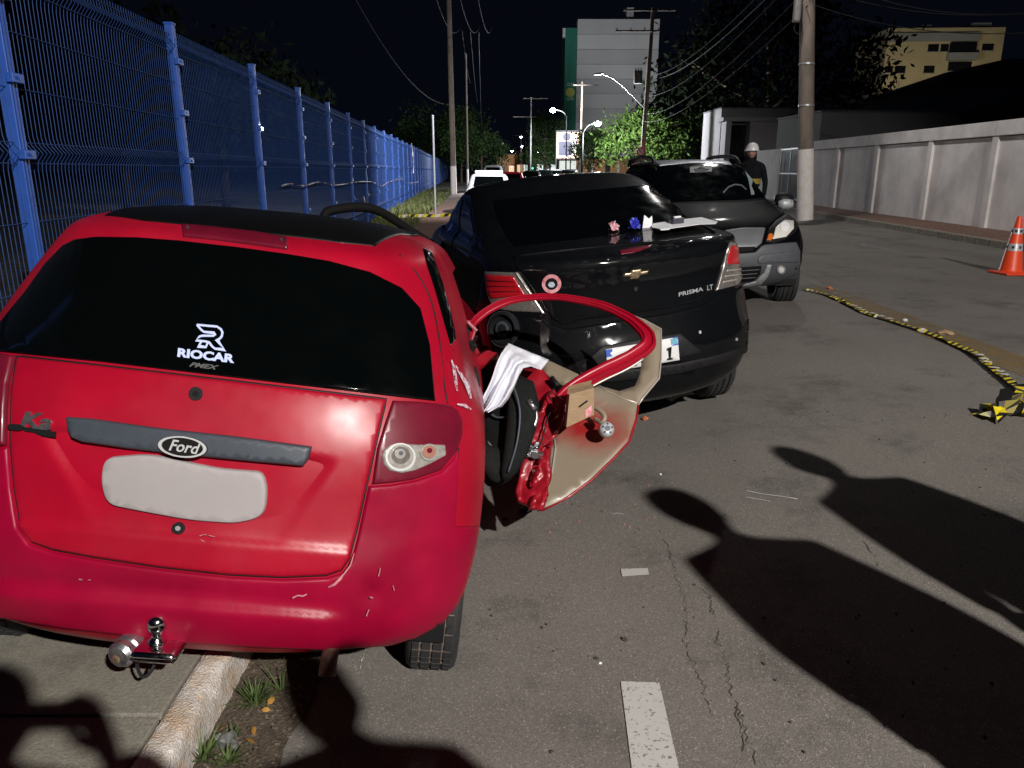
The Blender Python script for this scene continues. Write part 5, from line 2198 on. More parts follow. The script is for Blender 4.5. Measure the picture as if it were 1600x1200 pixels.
# dark sealing strip and a loose wire
mb = MB()
mb.tube([dpx(u_, v_, 0.05) for u_, v_ in ((872, 603), (868, 598), (862, 590))], 0.012, 6)
mb.tube(smooth_path([dpx(866, 606, 0.06), dpx(858, 618, 0.10), dpx(866, 634, 0.09), dpx(856, 652, 0.11), dpx(846, 690, 0.10), dpx(836, 706, 0.10)], 6), 0.0035, 5)
mb.build('loose_wire', M['bplastic'], dskin, smooth=True, inv=kinv)
# inner red panel running up-left behind the seat
sheet('door_inner_panel', [(806, 580), (846, 575), (866, 606), (872, 628), (852, 640), (838, 652), (826, 660), (836, 630), (830, 604)], M['red_bare'], lambda u, v: 0.0 + 0.012 * noise.noise(V((u * .05, v * .05, 8))), dskin, 0.02, 7)
# tan shelf behind the frame, hose and knob
sheet('trim_shelf', [(846, 568), (858, 566), (905, 588), (900, 602), (884, 606), (862, 594), (850, 582)], M['beige'], lambda u, v: -0.02, dskin, 0.03, 8)
mb = MB()
mb.tube(smooth_path([dpx(u, v, o) for u, v, o in ((920, 632, 0.02), (938, 642, 0.03), (945, 652, 0.03), (940, 660, 0.02), (930, 655, 0.0))], 6), 0.011, 8)
mb.build('pull_handle', M['beige'], dskin, smooth=True, inv=kinv)
mb = MB()
kc = dpx(947, 672, 0.02)
kd = (CAMO - kc).normalized() + V((0.25, 0, 0.3))
mb.lathe([(0.0, 0.03), (0.020, 0.03), (0.030, 0.024), (0.034, 0.012), (0.034, -0.004), (0.026, -0.02), (0.0, -0.02)], kc, kd, 18, caps=False)
mb.build('window_winder', M['alum'], dskin, smooth=True, inv=kinv)
mb = MB()
mb.lathe([(0.0, 0.034), (0.012, 0.034), (0.012, 0.028)], kc, kd, 12, caps=False)
for j in range(5):
    a = j * 2 * pi / 5
    ax = kd.normalized()
    e1 = ax.orthogonal().normalized()
    e2 = ax.cross(e1)
    mb.box(kc + ax * 0.031 + (e1 * cos(a) + e2 * sin(a)) * 0.02, (0.006, 0.006, 0.006))
mb.build('winder_hub', M['gplastic'], dskin, inv=kinv)
# torn pillar stubs between body and door
mb = MB()
mb.tube([at(716, 512, 3.1), at(722, 560, 3.1), at(726, 600, 3.05)], [0.012, 0.02, 0.03], 8)
mb.tube([at(735, 545, 3.45), at(744, 566, 3.45), at(733, 590, 3.4)], [0.03, 0.04, 0.035], 8)
mb.tube([at(727, 520, 3.3), at(738, 560, 3.35), at(733, 600, 3.3)], [0.018, 0.022, 0.02], 8)
mb.build('torn_pillar', M['red_bare'], R_, smooth=True, inv=kinv)
mb = MB()
for i in range(26):
    p = at(706 + rng.uniform(0, 36), 500 + rng.uniform(0, 60), 3.05 + rng.uniform(0, 0.3))
    mb.box(p, (rng.uniform(0.004, 0.03), rng.uniform(0.004, 0.02), rng.uniform(0.006, 0.05)), Matrix.Rotation(rng.uniform(0, 3), 3, (rng.random(), rng.random(), rng.random())))
mb.build('shards', M['bplastic'], R_, inv=kinv, kind='stuff')
mb = MB()
mb.tube([at(712, 506, 3.1), at(724, 514, 3.1), at(721, 522, 3.12), at(714, 530, 3.1)], 0.005, 6)
mb.tube([at(732, 504, 3.1), at(740, 512, 3.1), at(745, 517, 3.1)], 0.006, 6)
mb.build('bent_trim', M['scratch'], R_, inv=kinv)
# red curved sill panel under the hole
sheet('side_sill', [(727, 582), (740, 560), (760, 548), (775, 552), (776, 566), (756, 572), (738, 584)], M['red_bare'], lambda u, v: 0.0, R_, 0.03, 8, fpos=lambda u, v, o: at(u, v, 3.5 - (780 - u) * 0.004))

# seat, tipped out of the car
seat = MB()


def blob(mb, prof, nseg=16, yaxis=V((0, 1, 0))):
    """soft closed shape from pixel rings: (u, v, half width px, half thickness m, depth)"""
    rings = []
    for (u, v, hw, th, t) in prof:
        c = at(u, v, t)
        ring = []
        for j in range(nseg):
            a = 2 * pi * j / nseg
            ca, sa = cos(a), sin(a)
            x = (abs(ca) ** 0.7) * (1 if ca > 0 else -1)
            y = (abs(sa) ** 0.7) * (1 if sa > 0 else -1)
            ring.append(c + V((x * hw * t / 1200, y * th, 0)))
        rings.append(ring)
    vs = [q for r in rings for q in r]
    fs = []
    for i in range(len(rings) - 1):
        for j in range(nseg):
            j2 = (j + 1) % nseg
            fs.append((i * nseg + j, i * nseg + j2, (i + 1) * nseg + j2, (i + 1) * nseg + j))
    fs.append(tuple(range(nseg))[::-1])
    fs.append(tuple(range((len(rings) - 1) * nseg, len(rings) * nseg)))
    mb.mesh(vs, fs)


blob(seat, [(772, 566, 14, 0.03, 3.45), (776, 576, 28, 0.06, 3.42), (778, 600, 36, 0.08, 3.38), (784, 640, 40, 0.09, 3.34), (786, 680, 38, 0.09, 3.30), (782, 720, 32, 0.08, 3.26), (776, 745, 24, 0.06, 3.24), (772, 756, 12, 0.03, 3.24)])
st = seat.build('seat_back', M['seat'], R_, smooth=True, inv=kinv)
st['label'] = 'black cloth front seat pushed out through the door hole'
mb = MB()
blob(mb, [(806, 588, 10, 0.02, 3.26), (812, 598, 22, 0.04, 3.24), (818, 630, 25, 0.05, 3.20), (814, 670, 24, 0.05, 3.17), (806, 705, 20, 0.045, 3.14), (796, 735, 14, 0.03, 3.13), (790, 748, 6, 0.02, 3.13)])
mb.build('seat_bolster', M['seat2'], st, smooth=True, inv=kinv)
mb = MB()
blob(mb, [(744, 572, 8, 0.03, 3.4), (748, 585, 18, 0.05, 3.38), (752, 612, 22, 0.06, 3.36), (752, 640, 20, 0.06, 3.34), (750, 668, 14, 0.05, 3.32), (748, 680, 5, 0.02, 3.32)])
mb.build('seat_side', M['seat'], st, smooth=True, inv=kinv)
mb = MB()
mb.tube(smooth_path([at(834, 630, 3.18), at(838, 655, 3.16), at(826, 680, 3.14), at(816, 700, 3.12)], 6), 0.010, 8)
mb.tube([at(826, 626, 3.16), at(836, 640, 3.15)], 0.012, 8)
mb.build('seat_frame', M['steel'], st, smooth=True, inv=kinv)

mb = MB()
for pth in (((800, 596, 3.17), (812, 640, 3.125), (808, 690, 3.10), (794, 738, 3.09)), ((760, 640, 3.235), (776, 652, 3.225), (796, 650, 3.20)), ((762, 690, 3.20), (778, 706, 3.19), (800, 700, 3.13))):
    mb.tube(smooth_path([at(*q) for q in pth], 6), 0.005, 6)
mb.build('seat_piping', M['gplastic'], st, smooth=True, inv=kinv)
mb = MB()
blob(mb, [(752, 690, 8, 0.03, 3.22), (762, 700, 20, 0.05, 3.20), (772, 722, 22, 0.05, 3.18), (776, 744, 14, 0.04, 3.17), (776, 752, 5, 0.02, 3.17)])
mb.build('seat_cushion', M['seat2'], st, smooth=True, inv=kinv)
# white cloth draped over the seat
def cloth_obj():
    # rows across the cloth: left edge, right edge in pixels, depth
    rows = [((797, 537), (858, 562), 3.42), ((795, 536), (846, 578), 3.36), ((790, 541), (830, 573), 3.26), ((783, 552), (818, 576), 3.19), ((776, 570), (812, 586), 3.15), ((769, 588), (804, 606), 3.12), ((761, 608), (795, 624), 3.10), ((754, 625), (785, 636), 3.08), ((751, 642), (765, 644), 3.07)]
    n = 26
    vs, fs = [], []
    R2 = []
    for i in range(len(rows) - 1):
        for s in range(4):
            k = s / 4
            (a0, b0), (a1, b1), t0 = rows[i]
            (c0, d0), (c1, d1), t1 = rows[i + 1]
            R2.append(((a0 + (c0 - a0) * k, b0 + (d0 - b0) * k), (a1 + (c1 - a1) * k, b1 + (d1 - b1) * k), t0 + (t1 - t0) * k))
    R2.append(rows[-1])
    for i, (a, b, t) in enumerate(R2):
        for j in range(n + 1):
            k = j / n
            u, v = a[0] + (b[0] - a[0]) * k, a[1] + (b[1] - a[1]) * k
            amp = 0.06 * min(1, i / 7.0)
            fold = amp * (sin(k * 15 + i * 0.06 + 1.5 * noise.noise(V((k * 3, i * 0.1, 0)))) * 0.6 + 0.8 * noise.noise(V((k * 7, i * 0.07, 5))))
            vs.append(at(u, v, t - fold))
    for i in range(len(R2) - 1):
        for j in range(n):
            q = i * (n + 1) + j
            fs.append((q, q + 1, q + n + 2, q + n + 1))
    mb = MB()
    mb.mesh(vs, fs)
    o = mb.build('white_cloth', M['cloth'], None, smooth=True)
    md = o.modifiers.new('thickness', 'SOLIDIFY')
    md.thickness = 0.004
    return tag(o, 'crumpled white cloth draped over the black seat beside the red car', 'cloth')


cloth_obj()

# cardboard boxes in the door shell
def card_box(name, quad, t0, t1, label):
    """front face given as pixel quad (tl, tr, br, bl), going back from t0 to t1"""
    t = thing(name, label, 'box', tuple(at(*quad[3], t0)))
    o = V(t.location)
    f = [at(u, v, t0) - o for u, v in quad]
    back = (f[1] - f[0]).cross(f[3] - f[0]).normalized()
    if back.y < 0:
        back = -back
    bk = [p + back * (t1 - t0) for p in f]
    mb = MB()
    mb.mesh(f + bk, [(0, 1, 2, 3), (7, 6, 5, 4), (0, 3, 7, 4), (1, 5, 6, 2), (3, 2, 6, 7)])
    b = mb.build('carton', M['card'], t)
    mb = MB()
    up = (f[0] - f[3]).normalized()
    mb.face([f[0], f[1], f[1] + back * 0.04 + up * 0.015, f[0] + back * 0.045 + up * 0.02])
    fl = mb.build('flap', M['card'], t)
    md = fl.modifiers.new('thickness', 'SOLIDIFY')
    md.thickness = 0.004
    mb = MB()
    mb.face([bk[0], bk[1], bk[1] - back * 0.02 + up * 0.03, bk[0] - back * 0.02 + up * 0.03])
    fl = mb.build('flap', M['card'], t)
    md = fl.modifiers.new('thickness', 'SOLIDIFY')
    md.thickness = 0.004
    # printed mark and slit
    mb = MB()
    c = (f[0] + f[1] + f[2] + f[3]) / 4
    r = (f[1] - f[0])
    d = (f[3] - f[0])
    pp = [c - r * 0.10 - d * 0.02, c + r * 0.24 - d * 0.14, c + r * 0.27 - d * 0.08, c - r * 0.07 + d * 0.04]
    mb.mesh([q - back * 0.002 for q in pp], [(0, 1, 2, 3)])
    mb.build('hand_slot', M['ink'], t)
    mb = MB()
    pp = [c + r * 0.20 + d * 0.16, c + r * 0.46 + d * 0.05, c + r * 0.46 + d * 0.32, c + r * 0.24 + d * 0.40]
    mb.mesh([q - back * 0.002 for q in pp], [(0, 1, 2, 3)])
    mb.build('red_print', M['sticker_red'], t)
    return t


card_box('cardboard_box', [(890, 616), (928, 606), (928, 648), (885, 668)], 3.16, 3.30, 'brown cardboard box wedged in the torn red door')

# ================================================================== BLACK SEDAN
PR = [(0.20, 0.20, 4.00, 0.66, 0.5, 2.5, 0.6, 2.3),
      (0.27, 0.07, 4.16, 0.76, 0.5, 2.5, 0.6, 2.3),
      (0.36, 0.015, 4.22, 0.815, 0.5, 2.5, 0.6, 2.3),
      (0.48, -0.005, 4.26, 0.842, 0.5, 2.5, 0.6, 2.3),
      (0.60, 0.00, 4.27, 0.850, 0.5, 2.45, 0.6, 2.3),
      (0.66, 0.025, 4.26, 0.852, 0.5, 2.45, 0.6, 2.3),
      (0.76, 0.055, 4.22, 0.850, 0.5, 2.45, 0.6, 2.3),
      (0.88, 0.075, 4.12, 0.838, 0.5, 2.45, 0.6, 2.3),
      (0.985, 0.085, 3.90, 0.815, 0.48, 2.45, 0.6, 2.3),
      (1.070, 0.078, 3.60, 0.79, 0.44, 2.45, 0.5, 2.3),
      (1.118, 0.088, 3.40, 0.775, 0.40, 2.45, 0.5, 2.3),
      (1.138, 0.15, 3.25, 0.765, 0.36, 2.5, 0.45, 2.3),
      (1.152, 0.32, 3.15, 0.735, 0.33, 2.5, 0.4, 2.3),
      (1.168, 0.54, 3.07, 0.725, 0.32, 2.5, 0.4, 2.3),
      (1.188, 0.70, 2.98, 0.715, 0.32, 2.5, 0.4, 2.3),
      (1.245, 0.83, 2.80, 0.715, 0.33, 2.5, 0.4, 2.3),
      (1.33, 1.05, 2.58, 0.695, 0.34, 2.5, 0.4, 2.3),
      (1.425, 1.28, 2.40, 0.655, 0.34, 2.5, 0.4, 2.3),
      (1.475, 1.46, 2.25, 0.60, 0.30, 2.4, 0.35, 2.3),
      (1.505, 1.62, 2.10, 0.46, 0.2, 2.4, 0.22, 2.3),
      (1.518, 1.74, 2.00, 0.22, 0.12, 2.3, 0.12, 2.3),
      (1.521, 1.80, 1.94, 0.05, 0.06, 2.2, 0.06, 2.3)]
pr = Car('black_sedan', 'black sedan with papers on its boot lid, crashed against the red hatchback', 'car',
         (0.785, 4.28, CAM_H - 1.572), radians(11.6), radians(-4.95), radians(0.6), PR, nc=16, ns=20)
pr_body = pr.body(M['black_paint'], cutters=[arch_cut(0.76, 0.29, 0.345, 0.45, 1.2), arch_cut(0.76, 0.29, 0.345, -1.2, -0.45), arch_cut(3.30, 0.29, 0.345, 0.45, 1.2), arch_cut(3.30, 0.29, 0.345, -1.2, -0.45)])
P_ = pr.root
pr.panel('rear_window', [(770, 314), (860, 303), (965, 293), (1024, 288), (1046, 297), (1088, 336), (1072, 350), (1000, 362), (900, 375), (806, 386), (792, 372), (776, 340)], M['glass'], off=0.006, edge=3, step=14)
TRK = [(800, 400), (880, 392), (1000, 378), (1090, 366), (1136, 366), (1150, 374), (1140, 378), (1126, 420), (1116, 452), (1090, 470), (1040, 482), (960, 494), (905, 500), (878, 508), (862, 498), (850, 478), (828, 445), (808, 420)]
pr.panel('boot_lid', TRK, M['black_paint'], off=0.006, edge=3, step=12, depth=0.02)
# lip of the boot lid
mb = MB()
lip = []
for i in range(25):
    u = 806 + (1138 - 806) * i / 24
    v = 402 - (402 - 377) * i / 24 - 5 * sin(pi * i / 24)
    p, n = pr.hit_px(u, v)
    lip.append(p + n * 0.006)
mb.tube(lip, 0.011, 8)
mb.build('boot_lip', M['black_paint'], P_, smooth=True)
b3 = pr.panel('high_brake_light', [(966, 392), (990, 387), (1023, 382), (1014, 389), (990, 395), (970, 398)], M['lens_red'], off=0.008, edge=2, step=7)
# bow-tie emblem
bt = [(971, 432), (975, 426), (984, 425), (986, 421), (1002, 419), (1001, 423), (1014, 421), (1010, 428), (999, 430), (997, 435), (982, 437), (984, 432)]
pr.panel('bow_tie_emblem', bt, M['gold'], off=0.016, edge=1.5, step=5)
p, f = text_quad('PRISMA', (1059, 463.5), (1097, 454.5), (1059, 457), 0.02)
pr.flat_mesh('model_lettering', p, f, M['galv'], off=0.011, thick=0.002)
p, f = text_quad('LT', (1103, 454), (1112, 452), (1103, 446), 0.02)
pr.flat_mesh('trim_lettering', p, f, M['galv'], off=0.011, thick=0.002)
p, f = disc2(862, 443, 15, 15, 28)
stc = pr.flat_mesh('round_sticker', p, f, M['sticker_red'], off=0.012, thick=0.002)
p, f = disc2(862, 443, 9.5, 9.5, 24)
pr.flat_mesh('sticker_centre', p, f, M['ink'], off=0.0135, parent=stc, thick=0.001)
p, f = disc2(862, 444, 5.5, 5, 6)
pr.flat_mesh('sticker_mark', p, f, M['sticker_pale'], off=0.0145, parent=stc, thick=0.001)
p, f = disc2(993, 452, 3.2, 4, 14)
pr.flat_mesh('lock', p, f, M['chrome'], off=0.012, thick=0.003)
# lamps
lr = pr.panel('tail_lamp', [(1140, 377), (1155, 380), (1163, 404), (1165, 425), (1152, 446), (1117, 455), (1127, 422), (1134, 395)], M['lens_smoke'], off=0.012, edge=2.5, step=6)
pr.panel('red_lens', [(1140, 382), (1152, 385), (1158, 402), (1160, 414), (1132, 414), (1135, 396)], M['lens_bright'], off=0.017, edge=2, step=5, parent=lr)
for k in range(3):
    pr.panel('lens_rib', [(1133 - k * 3, 421 + k * 9), (1160 - k * 5, 419 + k * 8), (1159 - k * 5, 423 + k * 8), (1132 - k * 3, 425 + k * 9)], M['lens_clear'], off=0.016, edge=1, step=6, parent=lr)
ll = pr.panel('tail_lamp', [(757, 424), (808, 426), (828, 458), (848, 489), (800, 487), (770, 482), (760, 455)], M['lens_smoke'], off=0.012, edge=2.5, step=7)
pr.panel('red_lens', [(760, 428), (804, 430), (824, 462), (770, 468), (763, 455)], M['lens_bright'], off=0.017, edge=2, step=6, parent=ll)
pr.panel('lens_rim', [(806, 425), (810, 426), (852, 490), (847, 491)], M['lens_clear'], off=0.018, edge=1, step=6, parent=ll)
for k in range(3):
    pr.panel('lens_rib', [(764, 436 + 9 * k), (806 + 5 * k, 438 + 8 * k), (807 + 5 * k, 440 + 8 * k), (764, 439 + 9 * k)], M['lens_red'], off=0.020, edge=0.8, step=7, parent=ll)
# bumper
PB = [(860, 506), (885, 514), (960, 502), (1040, 490), (1098, 476), (1120, 460), (1152, 450), (1166, 440), (1170, 480), (1171, 530), (1166, 548), (1130, 562), (1060, 580), (960, 592), (890, 598), (845, 600), (800, 590), (776, 560), (770, 510), (800, 494), (850, 495)]
pr.panel('bumper', PB, M['black_paint'], off=0.012, edge=3, step=13, depth=0.03)
pr.panel('lower_valance', [(860, 592), (900, 580), (1000, 574), (1060, 566), (1120, 553), (1168, 538), (1167, 550), (1130, 565), (1060, 584), (960, 596), (880, 601)], M['bplastic'], off=0.018, edge=3, step=9)
pr.panel('plate_recess', [(905, 572), (940, 540), (1000, 529), (1062, 520), (1096, 548), (1090, 553), (1000, 574), (915, 584)], M['bplastic'], off=0.016, edge=3, step=9)
lp = pr.panel('licence_plate', [(944, 546), (1057, 527), (1060, 562), (948, 581)], M['plate_white'], off=0.024, edge=1.2, step=9)
pr.flat_mesh('plate_band', [(945, 547), (1056, 528), (1057, 538), (946, 557)], [(0, 1, 2, 3)], M['plate_blue'], off=0.0262, parent=lp, thick=0.001)
pr.flat_mesh('plate_flag', [(1045, 531), (1055, 529.3), (1055.5, 536), (1046, 537.5)], [(0, 1, 2, 3)], M['plate_flag'], off=0.0275, parent=lp, thick=0.001)
GLY = {'L': [[(0, 1), (0, 0), (1, 0)]], 'V': [[(0, 1), (0.5, 0), (1, 1)]], '1': [[(0.0, 0.78), (0.5, 1.0), (0.5, 0.0)], [(0.05, 0.0), (1.0, 0.0)]],
       '8': [[(0.5 + 0.42 * cos(a * pi / 6), 0.26 + 0.26 * sin(a * pi / 6)) for a in range(13)], [(0.5 + 0.36 * cos(a * pi / 6), 0.76 + 0.24 * sin(a * pi / 6)) for a in range(13)]]}
for s, u0, u1 in (('L', 975, 984), ('V', 986, 996), ('8', 999, 1009), ('1', 1039, 1048)):
    vb = 575.5 - (u0 - 948) * 0.168
    pts_, fs_ = [], []
    for pth in GLY[s]:
        p, f = stroke2([(u0 + (u1 - u0) * x, vb - 1.5 * x - 18 * y) for x, y in pth], 2.8)
        b = len(pts_)
        pts_ += p
        fs_ += [tuple(i + b for i in q) for q in f]
    pr.flat_mesh('plate_character', pts_, fs_, M['ink'], off=0.0272, parent=lp, thick=0.001)
for u, v in ((1092, 520), (1148, 530)):
    p, f = disc2(u, v, 2, 2.6, 10)
    pr.flat_mesh('parking_sensor', p, f, M['galv'], off=0.0145, thick=0.002)
# exposed round fitting on the broken left corner
mb = MB()
c0, n0 = pr.hit_px(790, 514)
fc = V(c0) + n0 * 0.02
mb.lathe([(0.105, -0.01), (0.105, 0.012), (0.085, 0.02), (0.08, 0.0), (0.055, -0.005), (0.05, 0.015), (0.03, 0.02), (0.0, 0.02)], fc, n0, 22, caps=False)
ex = mb.build('round_fitting', M['bplastic'], P_, auto=radians(35))
ex['label'] = 'exposed round black fitting on the broken rear corner'
mb = MB()
mb.lathe([(0.10, 0.0125), (0.105, 0.0135), (0.105, 0.008)], fc, n0, 22, caps=False)
mb.lathe([(0.030, 0.021), (0.046, 0.017)], fc, n0, 22, caps=False)
mb.build('fitting_ring', M['gplastic'], ex)
# side windows
for md_ in ('left', 'right'):
    pr.panel('side_window', [(0.95, 1.14), (1.45, 1.36), (1.80, 1.40), (1.84, 1.06), (1.05, 1.05)], M['glass'], mode=md_, off=0.005, edge=0.01, step=0.06, rnd=0.05)
    pr.panel('side_window', [(1.90, 1.40), (2.20, 1.38), (2.85, 1.06), (1.90, 1.05)], M['glass'], mode=md_, off=0.005, edge=0.01, step=0.08, rnd=0.05)
pr.panel('windscreen', [(-0.6, 1.09), (0.6, 1.09), (0.50, 1.40), (-0.50, 1.40)], M['glass'], mode='front', off=0.005, edge=0.01, step=0.08, rnd=0.05)
wheel(P_, (0.745, 0.76, 0.295), 0.305, 0.185, 1)
wheel(P_, (-0.745, 0.76, 0.295), 0.305, 0.185, -1)
wheel(P_, (0.74, 3.30, 0.295), 0.305, 0.185, 1)
wheel(P_, (-0.74, 3.30, 0.295), 0.305, 0.185, -1)
mb = MB()
mb.box((0, 2.0, 0.24), (1.3, 3.4, 0.05))
mb.build('underbody', M['bplastic'], P_)
for s in (1, -1):
    for y in (0.76, 3.30):
        arch_liner(P_, y, 0.29, 0.340, 0.47, 0.78, s)
# door mirror right
mb = MB()
blobc = V((0.90, 2.62, 1.10))
mb.lathe([(0.0, -0.10), (0.05, -0.09), (0.075, -0.04), (0.08, 0.02), (0.06, 0.08), (0.0, 0.10)], blobc, (1, 0.1, 0), 12, caps=False)
mb.tube([(0.76, 2.62, 1.04), (0.86, 2.62, 1.09)], 0.025, 6)
mb.build('door_mirror', M['black_paint'], P_, smooth=True)
# open left front door: lower shell and window frame, swung out
hinge = V((-0.85, 2.86, 0))
ang = radians(66)


def dl(y, z, out=0.0):
    """door local: y back from the hinge, z height"""
    d = V((-sin(ang), -cos(ang), 0))
    n = V((-cos(ang), sin(ang), 0))
    return hinge + d * y + n * out + V((0.10 * max(0, z - 1.0), 0, z))


mb = MB()
vs, fs = [], []
ny, nz = 8, 8
for i in range(ny + 1):
    for j in range(nz + 1):
        y = 0.02 + 1.0 * i / ny
        z = 0.30 + 0.74 * j / nz
        vs.append(dl(y, z, 0.05 * sin(pi * j / nz)))
for i in range(ny):
    for j in range(nz):
        q = i * (nz + 1) + j
        fs.append((q, q + 1, q + nz + 2, q + nz + 1))
mb.mesh(vs, fs)
od = mb.build('front_door', M['black_paint'], P_, smooth=True)
od['label'] = 'open front door on the far left side'
md = od.modifiers.new('thickness', 'SOLIDIFY')
md.thickness = 0.07
mb = MB()
mb.tube(smooth_path([dl(0.05, 1.02), dl(0.25, 1.16), dl(0.52, 1.335), dl(0.72, 1.385), dl(0.90, 1.385), dl(0.985, 1.365), dl(1.0, 1.28), dl(1.01, 1.02)], 6), 0.038, 8)
mb.build('door_window_frame', M['ink'], od, smooth=True)

# ================================================================== DARK GREY CROSSOVER (facing us)
SU = [(0.26, 0.15, 3.72, 0.66, 0.5, 2.4, 0.65, 2.5),
      (0.32, 0.05, 3.84, 0.76, 0.5, 2.4, 0.65, 2.5),
      (0.42, 0.0, 3.93, 0.815, 0.5, 2.4, 0.65, 2.5),
      (0.55, 0.0, 3.98, 0.835, 0.5, 2.4, 0.65, 2.5),
      (0.68, 0.02, 3.97, 0.842, 0.5, 2.4, 0.65, 2.5),
      (0.80, 0.04, 3.90, 0.840, 0.5, 2.4, 0.65, 2.5),
      (0.90, 0.06, 3.78, 0.828, 0.5, 2.4, 0.62, 2.5),
      (0.97, 0.08, 3.60, 0.805, 0.5, 2.4, 0.60, 2.5),
      (1.02, 0.10, 3.35, 0.780, 0.48, 2.4, 0.55, 2.6),
      (1.06, 0.12, 3.10, 0.760, 0.46, 2.4, 0.42, 2.6),
      (1.10, 0.15, 2.93, 0.745, 0.45, 2.4, 0.34, 2.6),
      (1.20, 0.20, 2.72, 0.715, 0.42, 2.4, 0.32, 2.6),
      (1.34, 0.28, 2.47, 0.670, 0.40, 2.4, 0.30, 2.6),
      (1.46, 0.35, 2.25, 0.630, 0.38, 2.4, 0.30, 2.6),
      (1.54, 0.42, 2.08, 0.585, 0.36, 2.4, 0.30, 2.5),
      (1.575, 0.55, 1.95, 0.52, 0.32, 2.4, 0.30, 2.4),
      (1.592, 0.75, 1.80, 0.38, 0.25, 2.3, 0.25, 2.4),
      (1.600, 1.0, 1.6, 0.20, 0.15, 2.3, 0.15, 2.4),
      (1.602, 1.2, 1.45, 0.05, 0.05, 2.2, 0.05, 2.4)]
SUX, SUY = 2.36, 12.0
su = Car('grey_crossover', 'dark grey crossover with roof rails facing us behind the black sedan', 'car',
         (SUX - 0.12, SUY, road_z(SUX) - 0.005), pi + radians(2.0), radians(0.5), 0.0, SU, nc=16, ns=20)
su_body = su.body(M['grey_paint'], cutters=[arch_cut(3.18, 0.31, 0.37, 0.45, 1.2), arch_cut(3.18, 0.31, 0.37, -1.2, -0.45), arch_cut(0.72, 0.31, 0.37, 0.45, 1.2), arch_cut(0.72, 0.31, 0.37, -1.2, -0.45)])
S_ = su.root
# crossover details
su.panel('windscreen', [(1012, 262), (1060, 256), (1120, 252), (1165, 252), (1178, 266), (1196, 290), (1208, 307), (1160, 312), (1100, 314), (1040, 316), (1010, 312)], M['glass'], off=0.006, edge=2, step=9)
su.panel('bonnet_panel', [(1010, 318), (1080, 319), (1150, 317), (1212, 311), (1228, 330), (1214, 344), (1196, 358), (1150, 362), (1080, 364), (1010, 362)], M['grey_paint'], off=0.008, edge=3, step=9)
hl = su.panel('headlight', [(1196, 378), (1201, 358), (1212, 345), (1228, 335), (1242, 336), (1248, 350), (1243, 362), (1228, 374), (1210, 380)], M['bplastic'], off=0.010, edge=2, step=5)
su.panel('reflector', [(1206, 375), (1211, 356), (1225, 344), (1240, 345), (1240, 358), (1228, 371)], M['lens_glint'], off=0.016, edge=1.5, step=4, parent=hl)  # white colour stands in for light glinting off the headlight
p, f = disc2(1225, 356, 7, 7.5, 18)
su.flat_mesh('bulb', p, f, M['paper'], off=0.021, parent=hl, thick=0.004)
su.panel('indicator', [(1197, 376), (1200, 366), (1206, 365), (1208, 372), (1204, 377)], M['lens_orange'], off=0.018, edge=1.2, step=4, parent=hl)
hl2 = su.panel('headlight', [(0.36, 0.80), (0.42, 0.90), (0.60, 0.97), (0.72, 0.95), (0.72, 0.86), (0.55, 0.79)], M['bplastic'], mode='front', off=0.010, edge=0.01, step=0.04)
su.panel('reflector', [(0.46, 0.82), (0.50, 0.89), (0.64, 0.93), (0.66, 0.87)], M['lens_clear'], mode='front', off=0.016, edge=0.01, step=0.03, parent=hl2)
gr = su.panel('bonnet_edge', [(1132, 360), (1160, 356), (1196, 356), (1190, 380), (1182, 387), (1132, 388)], M['grey_front'], off=0.012, edge=2, step=6)
su.panel('grille_slot', [(1130, 387), (1180, 385), (1176, 393), (1130, 397)], M['ink'], off=0.014, edge=1, step=5)
bm_ = su.panel('front_bumper', [(1130, 398), (1180, 394), (1190, 384), (1196, 382), (1244, 378), (1250, 392), (1250, 420), (1246, 432), (1230, 446), (1196, 446), (1160, 448), (1130, 450)], M['gplastic2'], off=0.012, edge=2.5, step=8, depth=0.03)
su.panel('lower_grille', [(1130, 418), (1190, 414), (1188, 428), (1178, 438), (1130, 444)], M['ink'], off=0.017, edge=1.5, step=6, parent=bm_)
for k in range(3):
    su.panel('grille_bar', [(1130, 423 + 6 * k), (1186 - 3 * k, 419 + 6 * k), (1186 - 3 * k, 421 + 6 * k), (1130, 425 + 6 * k)], M['gplastic2'], off=0.020, edge=0.8, step=6, parent=bm_)
su.panel('skid_trim', [(1198, 413), (1205, 413), (1200, 430), (1188, 444), (1160, 450), (1130, 452), (1130, 446), (1160, 444), (1180, 438), (1192, 426)], M['alum'], off=0.022, edge=1.2, step=5, parent=bm_)
su.panel('bumper_rib', [(1182, 404), (1188, 398), (1240, 392), (1246, 398), (1246, 410), (1206, 411), (1184, 413)], M['gplastic2'], off=0.022, edge=1.5, step=6, parent=bm_)
p, f = disc2(1219, 420, 6.5, 6.5, 16)
fg = su.flat_mesh('fog_lamp', p, f, M['lens_clear'], off=0.022, parent=bm_, thick=0.006)
p, f = disc2(1219, 420, 4.0, 4.0, 12)
su.flat_mesh('fog_bulb', p, f, M['white_paint'], off=0.025, parent=bm_, thick=0.003)
